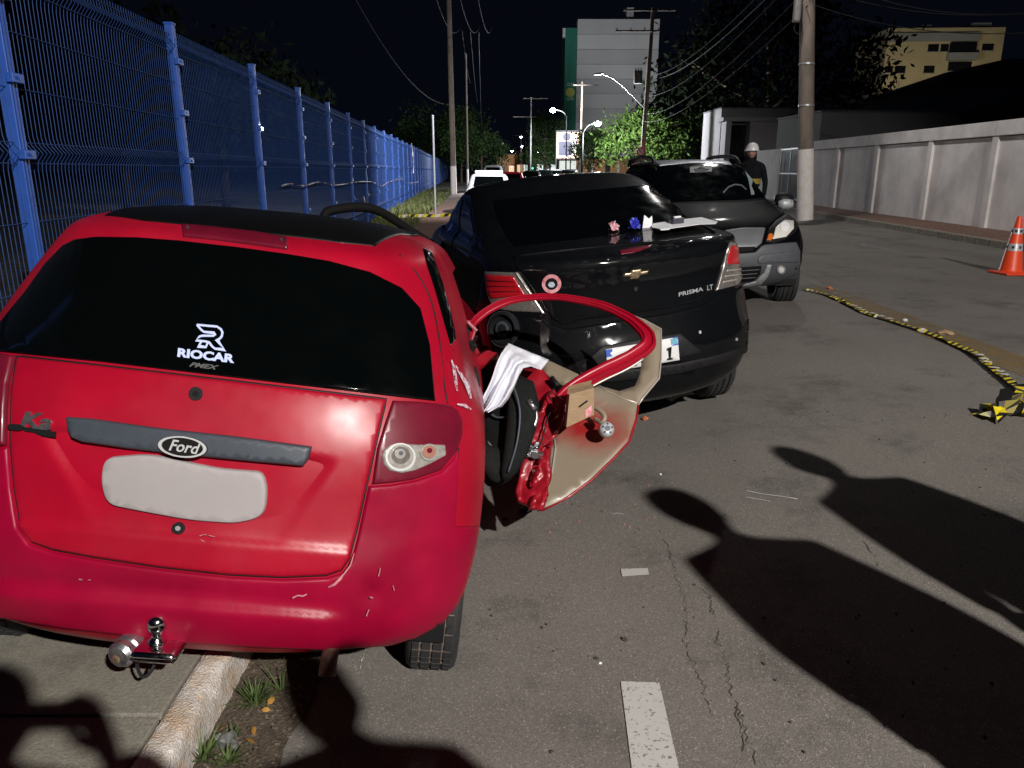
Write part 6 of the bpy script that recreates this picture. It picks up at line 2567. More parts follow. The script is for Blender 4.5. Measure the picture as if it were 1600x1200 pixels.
for md_ in ('left', 'right'):
    su.panel('side_window', [(0.55, 1.12), (0.62, 1.48), (1.95, 1.50), (2.62, 1.16), (2.62, 1.10)], M['glass'], mode=md_, off=0.005, edge=0.01, step=0.08, rnd=0.05)
    s = 1 if md_ == 'right' else -1
    mb = MB()
    mb.lathe([(0.0, -0.11), (0.06, -0.10), (0.085, -0.03), (0.085, 0.04), (0.06, 0.10), (0.0, 0.11)], (s * 0.92, 2.62, 1.13), (1, 0, 0), 12, caps=False)
    mb.tube([(s * 0.74, 2.60, 1.08), (s * 0.86, 2.62, 1.10)], 0.03, 6)
    mm = mb.build('door_mirror', M['bplastic'], S_, smooth=True)
    mb = MB()
    mb.lathe([(0.0, -0.09), (0.05, -0.08), (0.07, -0.02), (0.07, 0.04), (0.04, 0.09), (0.0, 0.09)], (s * 0.925, 2.665, 1.085), (1, 0, 0), 12, caps=False)
    mb.build('mirror_shell', M['alum'], mm, smooth=True)
    # roof rail
    mb = MB()
    mb.tube(smooth_path([(s * 0.55, 0.45, 1.53), (s * 0.555, 0.6, 1.63), (s * 0.555, 1.2, 1.65), (s * 0.54, 1.7, 1.64), (s * 0.53, 1.95, 1.61), (s * 0.535, 2.08, 1.545)], 6), 0.024, 8)
    mb.build('roof_rail', M['bplastic'], S_, smooth=True)
# roof strip coloured pale silver to stand for light reflected off the roof
su.panel('roof_sheen_panel', [(-0.46, 2.02), (0.46, 2.02), (0.50, 1.5), (0.46, 0.7), (-0.46, 0.7), (-0.50, 1.5)], M['silver'], mode='top', off=0.010, edge=0.015, step=0.08)
# interior hints seen through the screen: pale pillar edge, wheel, mirror
p, f = stroke2([(1166, 262), (1172, 282), (1176, 305)], [5, 6, 5])
su.flat_mesh('pillar_trim', p, f, M['roof_green'], off=0.008, thick=0.001)
pts_, fs_ = [], []
p, f = stroke2([(1130, 302), (1138, 293), (1148, 289), (1158, 290), (1166, 297)], 2.2)
su.flat_mesh('steering_wheel', p, f, M['gplastic'], off=0.008, thick=0.001)
p, f = stroke2([(1086, 268), (1104, 267)], 6)
su.flat_mesh('inner_mirror', p, f, M['bplastic'], off=0.008, thick=0.001)
p, f = stroke2([(1078, 266), (1112, 264)], [9, 9])
su.flat_mesh('sun_visor', p, f, M['gplastic'], off=0.0072, thick=0.001)
p, f = stroke2([(1040, 308), (1100, 306), (1180, 302)], [7, 8, 6])
su.flat_mesh('dashboard_reflection', p, f, M['gplastic2'], off=0.0072, thick=0.001) if False else None
wheel(S_, (0.755, 3.18, 0.315), 0.320, 0.235, 1, steer=-0.12)
wheel(S_, (-0.765, 3.18, 0.315), 0.320, 0.235, -1, steer=-0.12)
wheel(S_, (0.735, 0.72, 0.315), 0.315, 0.20, 1)
wheel(S_, (-0.735, 0.72, 0.315), 0.315, 0.20, -1)
mb = MB()
mb.box((0, 2.0, 0.27), (1.3, 3.0, 0.05))
mb.build('underbody', M['bplastic'], S_)
for s in (1, -1):
    for y in (3.18, 0.72):
        arch_liner(S_, y, 0.31, 0.365, 0.47, 0.78, s)
# wheel arch trim (dark plastic)
for s in (1, -1):
    mb = MB()
    pts = []
    for i in range(17):
        a = pi * (0.02 + 0.96 * i / 16)
        y, z = 3.18 + 0.385 * cos(a), 0.31 + 0.385 * sin(a)
        p, n, _, _ = su.bvh.find_nearest(V((s * 1.0, y, z)))
        pts.append(p + n * 0.004)
    mb.tube(pts, 0.022, 8)
    mb.build('arch_trim', M['bplastic'], S_, smooth=True)

# ------------------------------------------------------------------ things on the sedan's boot


def boot_at(u, v):
    # the boot deck as a plane through its middle
    p, n = pr.hit_dir((0.25, 0.42, 4), (0, 0, -1))
    p0 = pr.mw @ (V(p) + V((0, 0, 0.004)))
    n0 = (pr.mw.to_3x3() @ V((0, -0.085, 1))).normalized()
    r = ray(u, v)
    t = (p0 - CAMO).dot(n0) / r.dot(n0)
    return CAMO + r * t, n0


def crumple(name, u, v, sx, sy, sz, material, label, cat, seed, lift=0.0, sub=3):
    p, n = boot_at(u, v)
    bm = bmesh.new()
    bmesh.ops.create_icosphere(bm, subdivisions=sub, radius=1)
    for w_ in bm.verts:
        q = w_.co * 2.2 + V((seed, seed * 2, 0))
        k = 0.72 + 0.55 * noise.noise(q) + 0.25 * noise.noise(q * 2.7)
        w_.co = V((w_.co.x * sx * k, w_.co.y * sy * k, max(-0.25, w_.co.z) * sz * k))
    me = bpy.data.meshes.new(name)
    bm.to_mesh(me)
    bm.free()
    me.materials.append(material)
    o = bpy.data.objects.new(name, me)
    link(o)
    o.location = p + V((0, 0, 0.30 * sz + lift + 0.012))
    o.rotation_euler = (0.0, radians(-5), seed)
    return tag(o, label, cat)


crumple('snack_packet', 959, 362, 0.060, 0.04, 0.045, M['red_packet'], 'small red and white packet lying on the black boot lid', 'packet', 1.3)
crumple('plastic_bag', 992, 361, 0.045, 0.04, 0.06, M['blue_bag'], 'crumpled dark blue plastic pouch on the black boot lid', 'bag', 4.1)


def flat_on_boot(name, px_poly, material, label, cat, lift, thick=0.003, edge=None):
    """a flat thing lying on the boot lid, outline given in pixels"""
    c = sum((V(q) for q in px_poly), V((0, 0))) / len(px_poly)
    p0, n0 = boot_at(c.x, c.y)
    n0 = (pr.mw.to_3x3() @ V((0, 0, 1))).normalized()
    p0 = p0 + n0 * lift
    pts = []
    for u, v in px_poly:
        r = ray(u, v)
        t = (p0 - CAMO).dot(n0) / r.dot(n0)
        pts.append(CAMO + r * t - p0)
    mb = MB()
    k = len(pts)
    mb.mesh(pts + [q + n0 * thick for q in pts], [tuple(range(k))[::-1], tuple(range(k, 2 * k))] + [(i, (i + 1) % k, (i + 1) % k + k, i + k) for i in range(k)])
    o = mb.build(name, material)
    o.location = p0
    return tag(o, label, cat)


flat_on_boot('paper_sheet', [(1042, 358), (1044, 350), (1068, 343), (1096, 340), (1121, 347), (1118, 350), (1092, 351)], M['paper'], 'loose white paper sheet at the right end of the black boot lid', 'paper', 0.012)
flat_on_boot('notebook', [(1018, 357), (1022, 347), (1036, 347), (1048, 352), (1046, 359), (1032, 360)], M['paper'], 'thin open notebook beside the paper on the black boot lid', 'notebook', 0.010, 0.008)
p, n = boot_at(1058, 354)
mb = MB()
mb.box((0, 0, 0.022), (0.075, 0.05, 0.044), None, 0.006)
b = mb.build('instrument_case', M['dark_case'])
b.location = p + V((0, 0, 0.012))
b.rotation_euler = (0, radians(-5), radians(10))
tag(b, 'small dark case standing on the paper sheet on the boot lid', 'case')
mb = MB()
mb.box((0.0, 0, 0.048), (0.045, 0.03, 0.010), None, 0.002)
mb.build('white_lid', M['paper'], b)
p, n = boot_at(1011, 357)
mb = MB()
mb.mesh([(-0.030, 0.0, 0), (0.026, 0.01, 0), (0.028, 0.012, 0.078), (0.010, 0.008, 0.060), (-0.022, 0.0, 0.085)], [(0, 1, 2, 3, 4)])
mb.mesh([(0.026, 0.01, 0), (0.040, 0.05, 0), (0.038, 0.045, 0.06), (0.028, 0.012, 0.078)], [(0, 1, 2, 3)])
o = mb.build('paper_card', M['paper'])
o.location = p
md = o.modifiers.new('thickness', 'SOLIDIFY')
md.thickness = 0.002
tag(o, 'folded white card standing upright on the black boot lid', 'paper')

# ------------------------------------------------------------------ traffic cone
cb = ground(1578, 428)
t = thing('traffic_cone', 'orange traffic cone with two grey reflective bands on the road at right', 'cone', (cb.x, cb.y, road_z(cb.x)), 0.1)
HC = 0.80
mb = MB()
mb.box((0, 0, 0.018), (0.40, 0.40, 0.036), None, 0.012)
mb.build('base', M['cone'], t)
mb = MB()
mb.lathe([(0.165, 0.03), (0.150, 0.05), (0.142, 0.07), (0.036, HC - 0.02), (0.028, HC), (0.018, HC), (0.018, HC - 0.05)], n=32, caps=False)
mb.build('cone', M['cone'], t, auto=radians(40))


def cone_r(z):
    return 0.142 + (0.036 - 0.142) * (z - 0.07) / (HC - 0.09)


for z0_, z1_ in ((0.33, 0.43), (0.56, 0.64)):
    mb = MB()
    mb.lathe([(cone_r(z0_) + 0.002, z0_), (cone_r(z1_) + 0.002, z1_)], n=32, caps=False)
    bd_ = mb.build('reflective_band', M['cone_band'], t, smooth=True)
    mb = MB()
    for k in range(7):
        a = 2 * pi * k / 7 + 0.3
        zc = (z0_ + z1_) / 2
        rr = cone_r(zc) + 0.004
        mb.box((cos(a) * rr, sin(a) * rr, zc), (0.004, 0.03, 0.035), Matrix.Rotation(a, 3, 'Z'))
    mb.build('band_print', M['dark_case'], bd_, kind='stuff')

# ------------------------------------------------------------------ barrier tape on the road
def gp(u, v, dz=0.0):
    p = ground(u, v)
    p.z += 0.02 + dz
    return p


tape_mats = [M['ty'], M['tb']]
main_pts = [(1256, 454), (1290, 462), (1330, 480), (1352, 491), (1400, 506), (1450, 523), (1500, 545), (1525, 558), (1548, 577), (1574, 598), (1590, 612)]
P = [gp(u, v, 0.02 * abs(noise.noise(V((u * .02, 0, 0))))) for u, v in main_pts]
o = tape('barrier_tape', P, 0.060, tape_mats, 0.044, 1.2, 6, None, flat=True)
tag(o, 'yellow and black barrier tape lying along the worn yellow line on the road', 'tape')
mb = MB()
for a, b in ((2, 3), (3, 4), (7, 8), (8, 9)):
    for s in (0.15, 0.45, 0.7):
        p_ = P[a].lerp(P[b], s)
        q_ = P[a].lerp(P[b], s + 0.16)
        d = (q_ - p_).normalized()
        nn = V((-d.y, d.x, 0)) * 0.03
        p_ = p_ + V((0, 0, 0.012))
        q_ = q_ + V((0, 0, 0.016))
        mb.mesh([p_ - nn, p_ + nn, q_ + nn * 0.8, q_ - nn * 0.8], [(0, 1, 2, 3)])
wp = mb.build('white_underside', M['tw'], o, kind='stuff')
kn = []
rng = random.Random(11)
knot_pts = [(1590, 612), (1596, 626), (1588, 640), (1574, 648), (1560, 650), (1546, 646), (1540, 652), (1556, 660), (1572, 656), (1584, 646), (1600, 650), (1606, 656)]
Pk = [gp(u, v, rng.uniform(0.0, 0.07)) for u, v in knot_pts]
o2 = tape('tape_tangle', Pk, 0.085, tape_mats, 0.075, 2.6, 3, 'knotted end of yellow and black barrier tape on the asphalt', 'tape', flat=True)
P3 = [gp(u, v, dz) for u, v, dz in [(1530, 651, 0.0), (1543, 648, 0.03), (1556, 655, 0.05), (1566, 662, 0.01)]]
o3 = tape('loose_end', P3, 0.07, [M['tb'], M['ty'], M['ty']], 0.05, 1.2, 12, flat=True)
o3.parent = o2


def debris(name, u, v, s, material, label, cat, seed, flat=0.5):
    p = ground(u, v)
    bm = bmesh.new()
    bmesh.ops.create_icosphere(bm, subdivisions=2, radius=1)
    for w_ in bm.verts:
        q = w_.co * 1.4 + V((seed, 0, seed))
        k = 0.8 + 0.6 * noise.noise(q)
        w_.co = V((w_.co.x * s * k, w_.co.y * s * 0.7 * k, w_.co.z * s * flat * k))
    me = bpy.data.meshes.new(name)
    bm.to_mesh(me)
    bm.free()
    me.materials.append(material)
    o = bpy.data.objects.new(name, me)
    link(o)
    o.location = (p.x, p.y, road_z(p.x) + s * flat * 0.6)
    o.rotation_euler = (0, 0, seed)
    return tag(o, label, cat)


debris('plastic_chip', 1008, 656, 0.034, M['chip'], 'small orange plastic chip on the road right of the torn door', 'debris', 1.0)
debris('plastic_chip', 1296, 452, 0.05, M['chip'], 'orange chip by the far end of the barrier tape', 'debris', 2.0)
debris('dry_leaf', 1476, 522, 0.085, M['card'], 'pale brown scrap lying on the worn yellow line', 'debris', 3.0, 0.3)
debris('paper_scrap', 1414, 502, 0.035, M['paper'], 'tiny white scrap on the worn yellow line', 'debris', 4.0, 0.5)
debris('pebble', 976, 1000, 0.014, M['crack'], 'dark pebble between the two white lane dashes', 'debris', 5.0)
debris('pebble', 932, 1030, 0.012, M['crack'], 'dark crumb left of the nearest white lane dash', 'debris', 6.0)
debris('glass_bit', 938, 1037, 0.008, M['paper'], 'tiny pale glass bit beside a dark crumb on the asphalt', 'debris', 7.0)
debris('glass_bit', 1032, 742, 0.010, M['paper'], 'tiny pale bit near the head of the larger shadow', 'debris', 8.0)
debris('plastic_shard', 790, 812, 0.020, M['bplastic'], 'black plastic shard under the torn door', 'debris', 9.0, 0.3)
debris('plastic_shard', 822, 800, 0.045, M['bplastic'], 'black plastic piece at the foot of the torn door', 'debris', 10.0, 0.35)

mb = MB()
rg = random.Random(77)
for i in range(60):
    u, v = rg.gauss(880, 90), rg.gauss(800, 45)
    p = ground(u, v)
    if p.x < -0.2 or v < 700:
        continue
    q = rg.uniform(0.002, 0.006)
    mb.box((p.x, p.y, road_z(p.x) + q * 0.5), (q, q * rg.uniform(.6, 1.6), q), Matrix.Rotation(rg.uniform(0, 3), 3, (rg.random(), rg.random(), 1)))
tag(mb.build('glass_crumbs', M['scratch']), kind='stuff')
mb = MB()
for i in range(120):
    u, v = rg.uniform(760, 1580), 640 + 540 * rg.random() ** 1.3
    p = ground(u, v)
    q = rg.uniform(0.002, 0.007)
    mb.box((p.x, p.y, road_z(p.x) + q * 0.4), (q, q * rg.uniform(.6, 2.2), q * .7), Matrix.Rotation(rg.uniform(0, 3), 3, 'Z'))
tag(mb.build('road_grit', M['crack']), kind='stuff')

# ------------------------------------------------------------------ weeds, leaves and litter in the gutter
def tuft(u, v, n, h, spread, label, seed, dz=0.01):
    p = ground(u, v)
    rng = random.Random(seed)
    mb = MB()
    for i in range(n):
        a = rng.uniform(0, 2 * pi)
        L = h * rng.uniform(0.5, 1.2)
        b0_ = V((cos(a), sin(a), 0)) * rng.uniform(0, spread * 0.35)
        d = V((cos(a + rng.uniform(-.5, .5)), sin(a + rng.uniform(-.5, .5)), 0))
        out = rng.uniform(0.25, 0.95)
        wd = rng.uniform(0.0025, 0.0050)
        sd = V((-d.y, d.x, 0)) * wd
        pts = []
        for k in range(5):
            s = k / 4
            q = b0_ + d * (L * out * s) + V((0, 0, L * (s * (1.25 - out * 0.5) - 0.55 * out * s * s)))
            pts.append(q)
        for k in range(4):
            w0, w1 = 1 - k / 4.2, 1 - (k + 1) / 4.2
            mb.mesh([pts[k] - sd * w0, pts[k] + sd * w0, pts[k + 1] + sd * w1, pts[k + 1] - sd * w1], [(0, 1, 2, 3)])
    o = mb.build('weed_tuft', M['grass'])
    o.location = (p.x, p.y, dz)
    return tag(o, label, 'weed')


tuft(398, 1100, 110, 0.075, 0.08, 'green weed tuft growing at the kerb foot below the bumper', 1)
tuft(318, 1190, 45, 0.10, 0.05, 'green weed tuft at the kerb foot by the crumpled foil', 2)
tuft(440, 1082, 7, 0.12, 0.03, 'few long grass blades leaning right beside the weed tuft', 5)
tuft(362, 1160, 22, 0.05, 0.06, 'low weed between foil and kerb', 7)
tuft(355, 1195, 40, 0.06, 0.07, 'short weed tuft just below the crumpled foil', 8)
tuft(412, 1012, 18, 0.05, 0.02, 'tiny weed at the kerb end under the bumper', 9)
for i, (u, v, l) in enumerate(((416, 1118, 'yellow leaf right of the upper weed tuft'), (424, 1104, 'smaller yellow leaf above the yellow leaf by the weed'), (391, 1167, 'yellow leaf right of the crumpled foil'), (349, 1148, 'brown yellow leaf by the kerb above the foil'), (398, 1150, 'dry leaf between the foil and the weed tuft'))):
    p = ground(u, v)
    mb = MB()
    L = 0.015 + 0.005 * (i % 3)
    pts = [(-L, 0, 0.004), (-L * .4, L * .42, 0.010), (L * .4, L * .38, 0.012), (L, 0, 0.006), (L * .4, -L * .36, 0.004), (-L * .4, -L * .4, 0.003)]
    mb.mesh(pts + [(0, 0, 0.012)], [(k, (k + 1) % 6, 6) for k in range(6)])
    o = mb.build('fallen_leaf', M['dry'], smooth=True)
    o.location = (p.x, p.y, 0.016)
    o.rotation_euler = (0.2, 0.1, i * 1.3)
    tag(o, l, 'leaf', 'fallen leaves in the gutter')
o = debris('crumpled_foil', 356, 1168, 0.046, M['foil'], 'crumpled silvery foil litter in the gutter beside the kerb', 'litter', 12.0, 0.8)
for vtx in o.data.vertices:
    vtx.co *= 0.8 + 0.9 * abs(noise.noise(vtx.co * 70))
mb = MB()
rng = random.Random(21)
for i in range(160):
    y = rng.uniform(1.5, 2.4)
    x = XK0 + abs(rng.gauss(0.05, 0.07))
    mb.box((x, y, 0.016), (rng.uniform(.003, .012), rng.uniform(.003, .010), rng.uniform(.003, .007)), Matrix.Rotation(rng.uniform(0, 3), 3, 'Z'))
tag(mb.build('gutter_grit', M['gutter']), kind='stuff')

# ------------------------------------------------------------------ trees
def tree(name, label, base, H, crown, nleaf, leafm, size=0.16, seed=1, trunk_r=0.15, group=None, density=1.0, bark='bark'):
    """crown: list of (dx, dy, z, rx, ry, rz) lobes"""
    rng = random.Random(seed)
    t = thing(name, label, 'tree', base, 0, group)
    mb = MB()
    c0 = crown[0]
    mb.tube(smooth_path([(0, 0, -0.1), (0.05, 0.02, H * 0.3), (c0[0] * 0.3, c0[1] * 0.3, H * 0.55), (c0[0] * 0.6, c0[1] * 0.6, c0[2])], 5), [trunk_r * (1 - 0.045 * i) for i in range(16)], 9)
    for (dx, dy, z, rx, ry, rz_) in crown:
        for k in range(3):
            e = V((dx + rng.uniform(-.6, .6) * rx, dy + rng.uniform(-.6, .6) * ry, z + rng.uniform(-.3, .5) * rz_))
            mb.tube([(0.05, 0.02, H * 0.38), V((dx * .5, dy * .5, (z + H * .38) / 2)) + V((rng.uniform(-.2, .2), 0, 0)), e], [trunk_r * 0.5, trunk_r * 0.33, trunk_r * 0.1], 6)
    mb.build('trunk', M[bark], t, smooth=True)
    mb = MB()
    vol = [c[3] * c[4] * c[5] for c in crown]
    tot = sum(vol)
    for ci, c in enumerate(crown):
        m = int(nleaf * vol[ci] / tot)
        clumps = []
        for i in range(max(8, m // 60)):
            d = V((rng.gauss(0, 1), rng.gauss(0, 1), rng.gauss(0, 1))).normalized()
            r = rng.uniform(0.55, 1.0) ** 0.6
            clumps.append(V((c[0] + d.x * c[3] * r, c[1] + d.y * c[4] * r, c[2] + d.z * c[5] * r)))
        for i in range(m):
            k = rng.choice(clumps)
            s = min(c[3], c[5]) * 0.26
            p = k + V((rng.gauss(0, s), rng.gauss(0, s), rng.gauss(0, s * 0.8)))
            nrm = V((rng.gauss(0, 1), rng.gauss(0, 1), rng.gauss(0.4, 1))).normalized()
            a = nrm.orthogonal().normalized()
            b = nrm.cross(a)
            an = rng.uniform(0, pi)
            a, b = a * cos(an) + b * sin(an), b * cos(an) - a * sin(an)
            L = size * rng.uniform(0.6, 1.4)
            mb.mesh([p - a * L, p - b * L * 0.42 + nrm * L * .1, p + a * L, p + b * L * 0.42 + nrm * L * .1], [(0, 1, 2, 3)])
    mb.build('crown', leafm, t)
    return t


def gx(u, t):
    p = at(u, 266, t)
    return p.x, p.y


x, y = gx(1000, 72)
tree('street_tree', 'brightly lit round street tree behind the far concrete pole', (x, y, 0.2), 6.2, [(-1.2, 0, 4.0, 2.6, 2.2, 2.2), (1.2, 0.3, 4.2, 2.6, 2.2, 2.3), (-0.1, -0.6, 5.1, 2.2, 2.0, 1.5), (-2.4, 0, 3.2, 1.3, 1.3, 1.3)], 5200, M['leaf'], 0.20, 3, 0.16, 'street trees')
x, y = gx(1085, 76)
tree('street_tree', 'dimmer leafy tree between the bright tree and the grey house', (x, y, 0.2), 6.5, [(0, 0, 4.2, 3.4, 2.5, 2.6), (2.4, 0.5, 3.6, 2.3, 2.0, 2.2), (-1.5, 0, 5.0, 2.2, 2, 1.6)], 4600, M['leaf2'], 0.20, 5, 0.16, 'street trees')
x, y = gx(922, 84)
tree('street_tree', 'small dark clipped tree in front of the lit billboard', (x, y, 0.2), 5.2, [(0, 0, 3.6, 1.9, 1.7, 1.8), (0.6, 0, 4.3, 1.4, 1.4, 1.2)], 3000, M['leaf2'], 0.17, 7, 0.12, 'street trees')
x, y = gx(1060, 92)
tree('tall_tree', 'dark tall tree in front of the lower right of the white tower', (x, y, 0.2), 12, [(0, 0, 8.0, 4.2, 3.0, 3.6), (-4.2, 0, 6.5, 2.8, 2.4, 2.4), (3.5, 0, 10, 4.0, 3, 4.2)], 4600, M['leaf_unlit'], 0.28, 9, 0.25)
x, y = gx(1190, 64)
tree('tall_tree', 'huge unlit dark tree rising behind the grey house', (x, y, 0.2), 16, [(0, 0, 10, 5.0, 3.5, 5.0), (-5, 0, 9, 4.0, 3, 4.5), (5, 0, 10, 4.2, 3, 4.5), (0, 0, 14, 5, 3, 3.5), (7.5, 1, 7.5, 2.4, 3, 2.6)], 6500, M['leaf_unlit'], 0.30, 11, 0.35)
x, y = gx(752, 84)
tree('street_tree', 'low dark green tree beyond the end of the blue fence', (x, y, 0.2), 5.5, [(0, 0, 3.4, 2.4, 2.2, 2.0), (-1.8, 0, 4.2, 2.2, 2, 1.9)], 3200, M['leaf2'], 0.18, 13, 0.14, 'street trees')
x, y = gx(720, 95)
tree('tall_tree', 'dark tree behind the utility poles at the fence end', (x, y, 0.2), 8, [(0, 0, 5.2, 3.6, 3, 3.0), (-4, 0, 6, 3.6, 3, 3)], 3800, M['leaf2'], 0.25, 15, 0.2)
x, y = gx(851, 118)
tree('tall_tree', 'slim dark tree left of the green tower edge', (x, y, 0.2), 9, [(0, 0, 6.5, 2.2, 2, 2.8), (-0.6, 0, 3.6, 2.4, 2, 2.0)], 2400, M['leaf2'], 0.25, 17, 0.16)
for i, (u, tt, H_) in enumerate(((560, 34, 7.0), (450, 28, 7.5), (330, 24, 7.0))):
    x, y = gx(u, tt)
    tree('tall_tree', ('unlit tree behind the far part of the blue fence', 'unlit tree behind the middle of the blue fence', 'unlit tree behind the nearer bays of the blue fence')[i], (x - 6, y, 0.1), H_, [(0, 0, 4.6, 3.2, 2.5, 2.2), (2.5, 0, 4.0, 2.2, 2, 1.8)], 2600, M['leaf_unlit'], 0.24, 30 + i, 0.2, bark='bark_unlit')

# ------------------------------------------------------------------ people
def person(label, feet, face, H=1.75, name='person', arms='down', hat=None, clothing=None, group=None, z=0.0, vest=False, legs=0.10, bulk=1.0, coat=0.0):
    """standing adult: one skinned body, head with face, hair or helmet"""
    root = thing(name, label, 'person', (feet[0], feet[1], z), face, group)
    s = H / 1.75
    V3 = lambda x, y, zz: V((x * s, y * s, zz * s))
    pts, rad, edg = [], [], []

    def add(p, r, parent=None):
        pts.append(p)
        rad.append(r * s * (bulk if p.z < 1.45 * s else 1 + (bulk - 1) * 0.4))
        if parent is not None:
            edg.append((parent, len(pts) - 1))
        return len(pts) - 1
    pel = add(V3(0, 0, 0.96), 0.145)
    wa = add(V3(0, 0.01, 1.12), 0.135, pel)
    ch = add(V3(0, 0.01, 1.30), 0.160, wa)
    up_ = add(V3(0, 0.0, 1.42), 0.115, ch)
    nk = add(V3(0, 0.01, 1.51), 0.058, up_)
    add(V3(0, 0.02, 1.57), 0.055, nk)
    hands = []
    for sd in (-1, 1):
        hp_ = add(V3(sd * legs, 0, 0.90), 0.098, pel)
        kn_ = add(V3(sd * (legs + 0.02), 0.02, 0.50), 0.066, hp_)
        an_ = add(V3(sd * (legs + 0.03), -0.02, 0.10), 0.046, kn_)
        add(V3(sd * (legs + 0.04), 0.15, 0.045), 0.042, an_)
        sh = add(V3(sd * 0.185, 0, 1.41), 0.072, up_)
        a = arms if isinstance(arms, str) else arms[0 if sd < 0 else 1]
        if a == 'down':
            el = add(V3(sd * 0.26, -0.01, 1.13), 0.050, sh)
            wr = add(V3(sd * 0.27, 0.06, 0.88), 0.036, el)
            hd = V3(sd * 0.27, 0.09, 0.80)
        elif a == 'hip':
            el = add(V3(sd * 0.46, -0.06, 1.17), 0.050, sh)
            wr = add(V3(sd * 0.235, 0.07, 1.02), 0.036, el)
            hd = V3(sd * 0.17, 0.11, 1.00)
        elif a == 'fold':
            el = add(V3(sd * 0.29, 0.05, 1.15), 0.050, sh)
            wr = add(V3(sd * 0.10, 0.26, 1.20), 0.036, el)
            hd = V3(sd * 0.04, 0.29, 1.22)
        elif a == 'photo':
            el = add(V3(sd * 0.27, 0.10, 1.24), 0.080, sh)
            wr = add(V3(sd * 0.12, 0.20, 1.43), 0.055, el)
            hd = V3(sd * 0.09, 0.215, 1.51)
        else:  # 'phone': hand raised in front of the face
            el = add(V3(sd * 0.25, 0.17, 1.20), 0.050, sh)
            wr = add(V3(sd * 0.11, 0.34, 1.40), 0.036, el)
            hd = V3(sd * 0.07, 0.37, 1.47)
        hands.append((pts[wr], hd, sd))
    me = bpy.data.meshes.new('body')
    me.from_pydata([tuple(p) for p in pts], edg, [])
    o = bpy.data.objects.new('body', me)
    link(o, root)
    md = o.modifiers.new('skin', 'SKIN')
    for i, r in enumerate(rad):
        me.skin_vertices[0].data[i].radius = (r, r * (0.72 if i in (pel, wa, ch, up_) else 1.0))
    me.skin_vertices[0].data[0].use_root = True
    md.use_smooth_shade = True
    sb = o.modifiers.new('smooth', 'SUBSURF')
    sb.levels = 2
    sb.render_levels = 2
    me.materials.append(clothing or M['cloth_dark'])
    # head
    bm = bmesh.new()
    bmesh.ops.create_uvsphere(bm, u_segments=20, v_segments=14, radius=1)
    for v_ in bm.verts:
        c = v_.co
        x_, y_, z_ = c.x * 0.078, c.y * 0.098, c.z * 0.118
        if c.z < 0:
            x_ *= 1 + 0.28 * c.z
            if c.y > 0:
                y_ *= 1 + 0.05 * c.z
            else:
                y_ *= 1 + 0.35 * c.z
        if c.y > 0.8 and abs(c.x) < 0.3 and -0.35 < c.z < 0.12:
            y_ += 0.016
        v_.co = V((x_, y_, z_)) * s
    me2 = bpy.data.meshes.new('head')
    bm.to_mesh(me2)
    bm.free()
    for p in me2.polygons:
        p.use_smooth = True
    me2.materials.append(M['skin'])
    h = bpy.data.objects.new('head', me2)
    link(h, root)
    h.location = V3(0, 0.03, 1.645)
    mb = MB()
    for sd in (-1, 1):
        mb.lathe([(0.0, 0.0), (0.011, 0.002), (0.008, 0.008), (0.0, 0.010)], V((sd * 0.030, 0.084, 0.012)) * s, (0, 1, 0), 8, caps=False)
    mb.build('eyes', M['ink'], h)
    mb = MB()
    mb.tube([V((-0.022, 0.088, -0.052)) * s, V((0, 0.094, -0.054)) * s, V((0.022, 0.088, -0.052)) * s], 0.005 * s, 6)
    mb.build('mouth', M['lens_pink'], h)
    mb = MB()
    for sd in (-1, 1):
        mb.lathe([(0.0, -0.008), (0.026, -0.006), (0.030, 0.0), (0.024, 0.008), (0.0, 0.008)], V((sd * 0.078, -0.005, 0.0)) * s, (1, 0.2, 0), 10, caps=False)
    mb.build('ears', M['skin'], h, smooth=True)
    mb = MB()
    if hat == 'helmet':
        mb.lathe([(0.118, 0.02), (0.116, 0.05), (0.105, 0.10), (0.075, 0.145), (0.03, 0.165), (0.0, 0.168)], (0, 0, 0), n=20, caps=False)
        mb.lathe([(0.118, 0.02), (0.145, 0.018), (0.145, 0.026), (0.118, 0.032)], (0, 0.02, 0), n=20, caps=False)
        mb.build('helmet', M['helmet'], h, smooth=True)
    elif hat == 'cap':
        mb.lathe([(0.098, 0.03), (0.104, 0.06), (0.100, 0.105), (0.088, 0.135), (0.0, 0.142)], (0, -0.005, 0), n=18, caps=False)
        mb.box((0, 0.125, 0.045), (0.14, 0.10, 0.012), Matrix.Rotation(-0.15, 3, 'X'), 0.004)
        mb.build('cap', M['cloth_dark'], h, smooth=True)
    else:
        bm = mb.bm
        bmesh.ops.create_uvsphere(bm, u_segments=18, v_segments=12, radius=1)
        for v_ in bm.verts:
            c = v_.co
            v_.co = V((c.x * 0.086, c.y * 0.104 - 0.012, c.z * 0.118 + 0.018)) * s
        bmesh.ops.delete(bm, geom=[f for f in bm.faces if f.calc_center_median().z < (0.035 if f.calc_center_median().y > 0.02 else -0.05) * s], context='FACES')
        mb.build('hair', M['hair'], h, smooth=True)
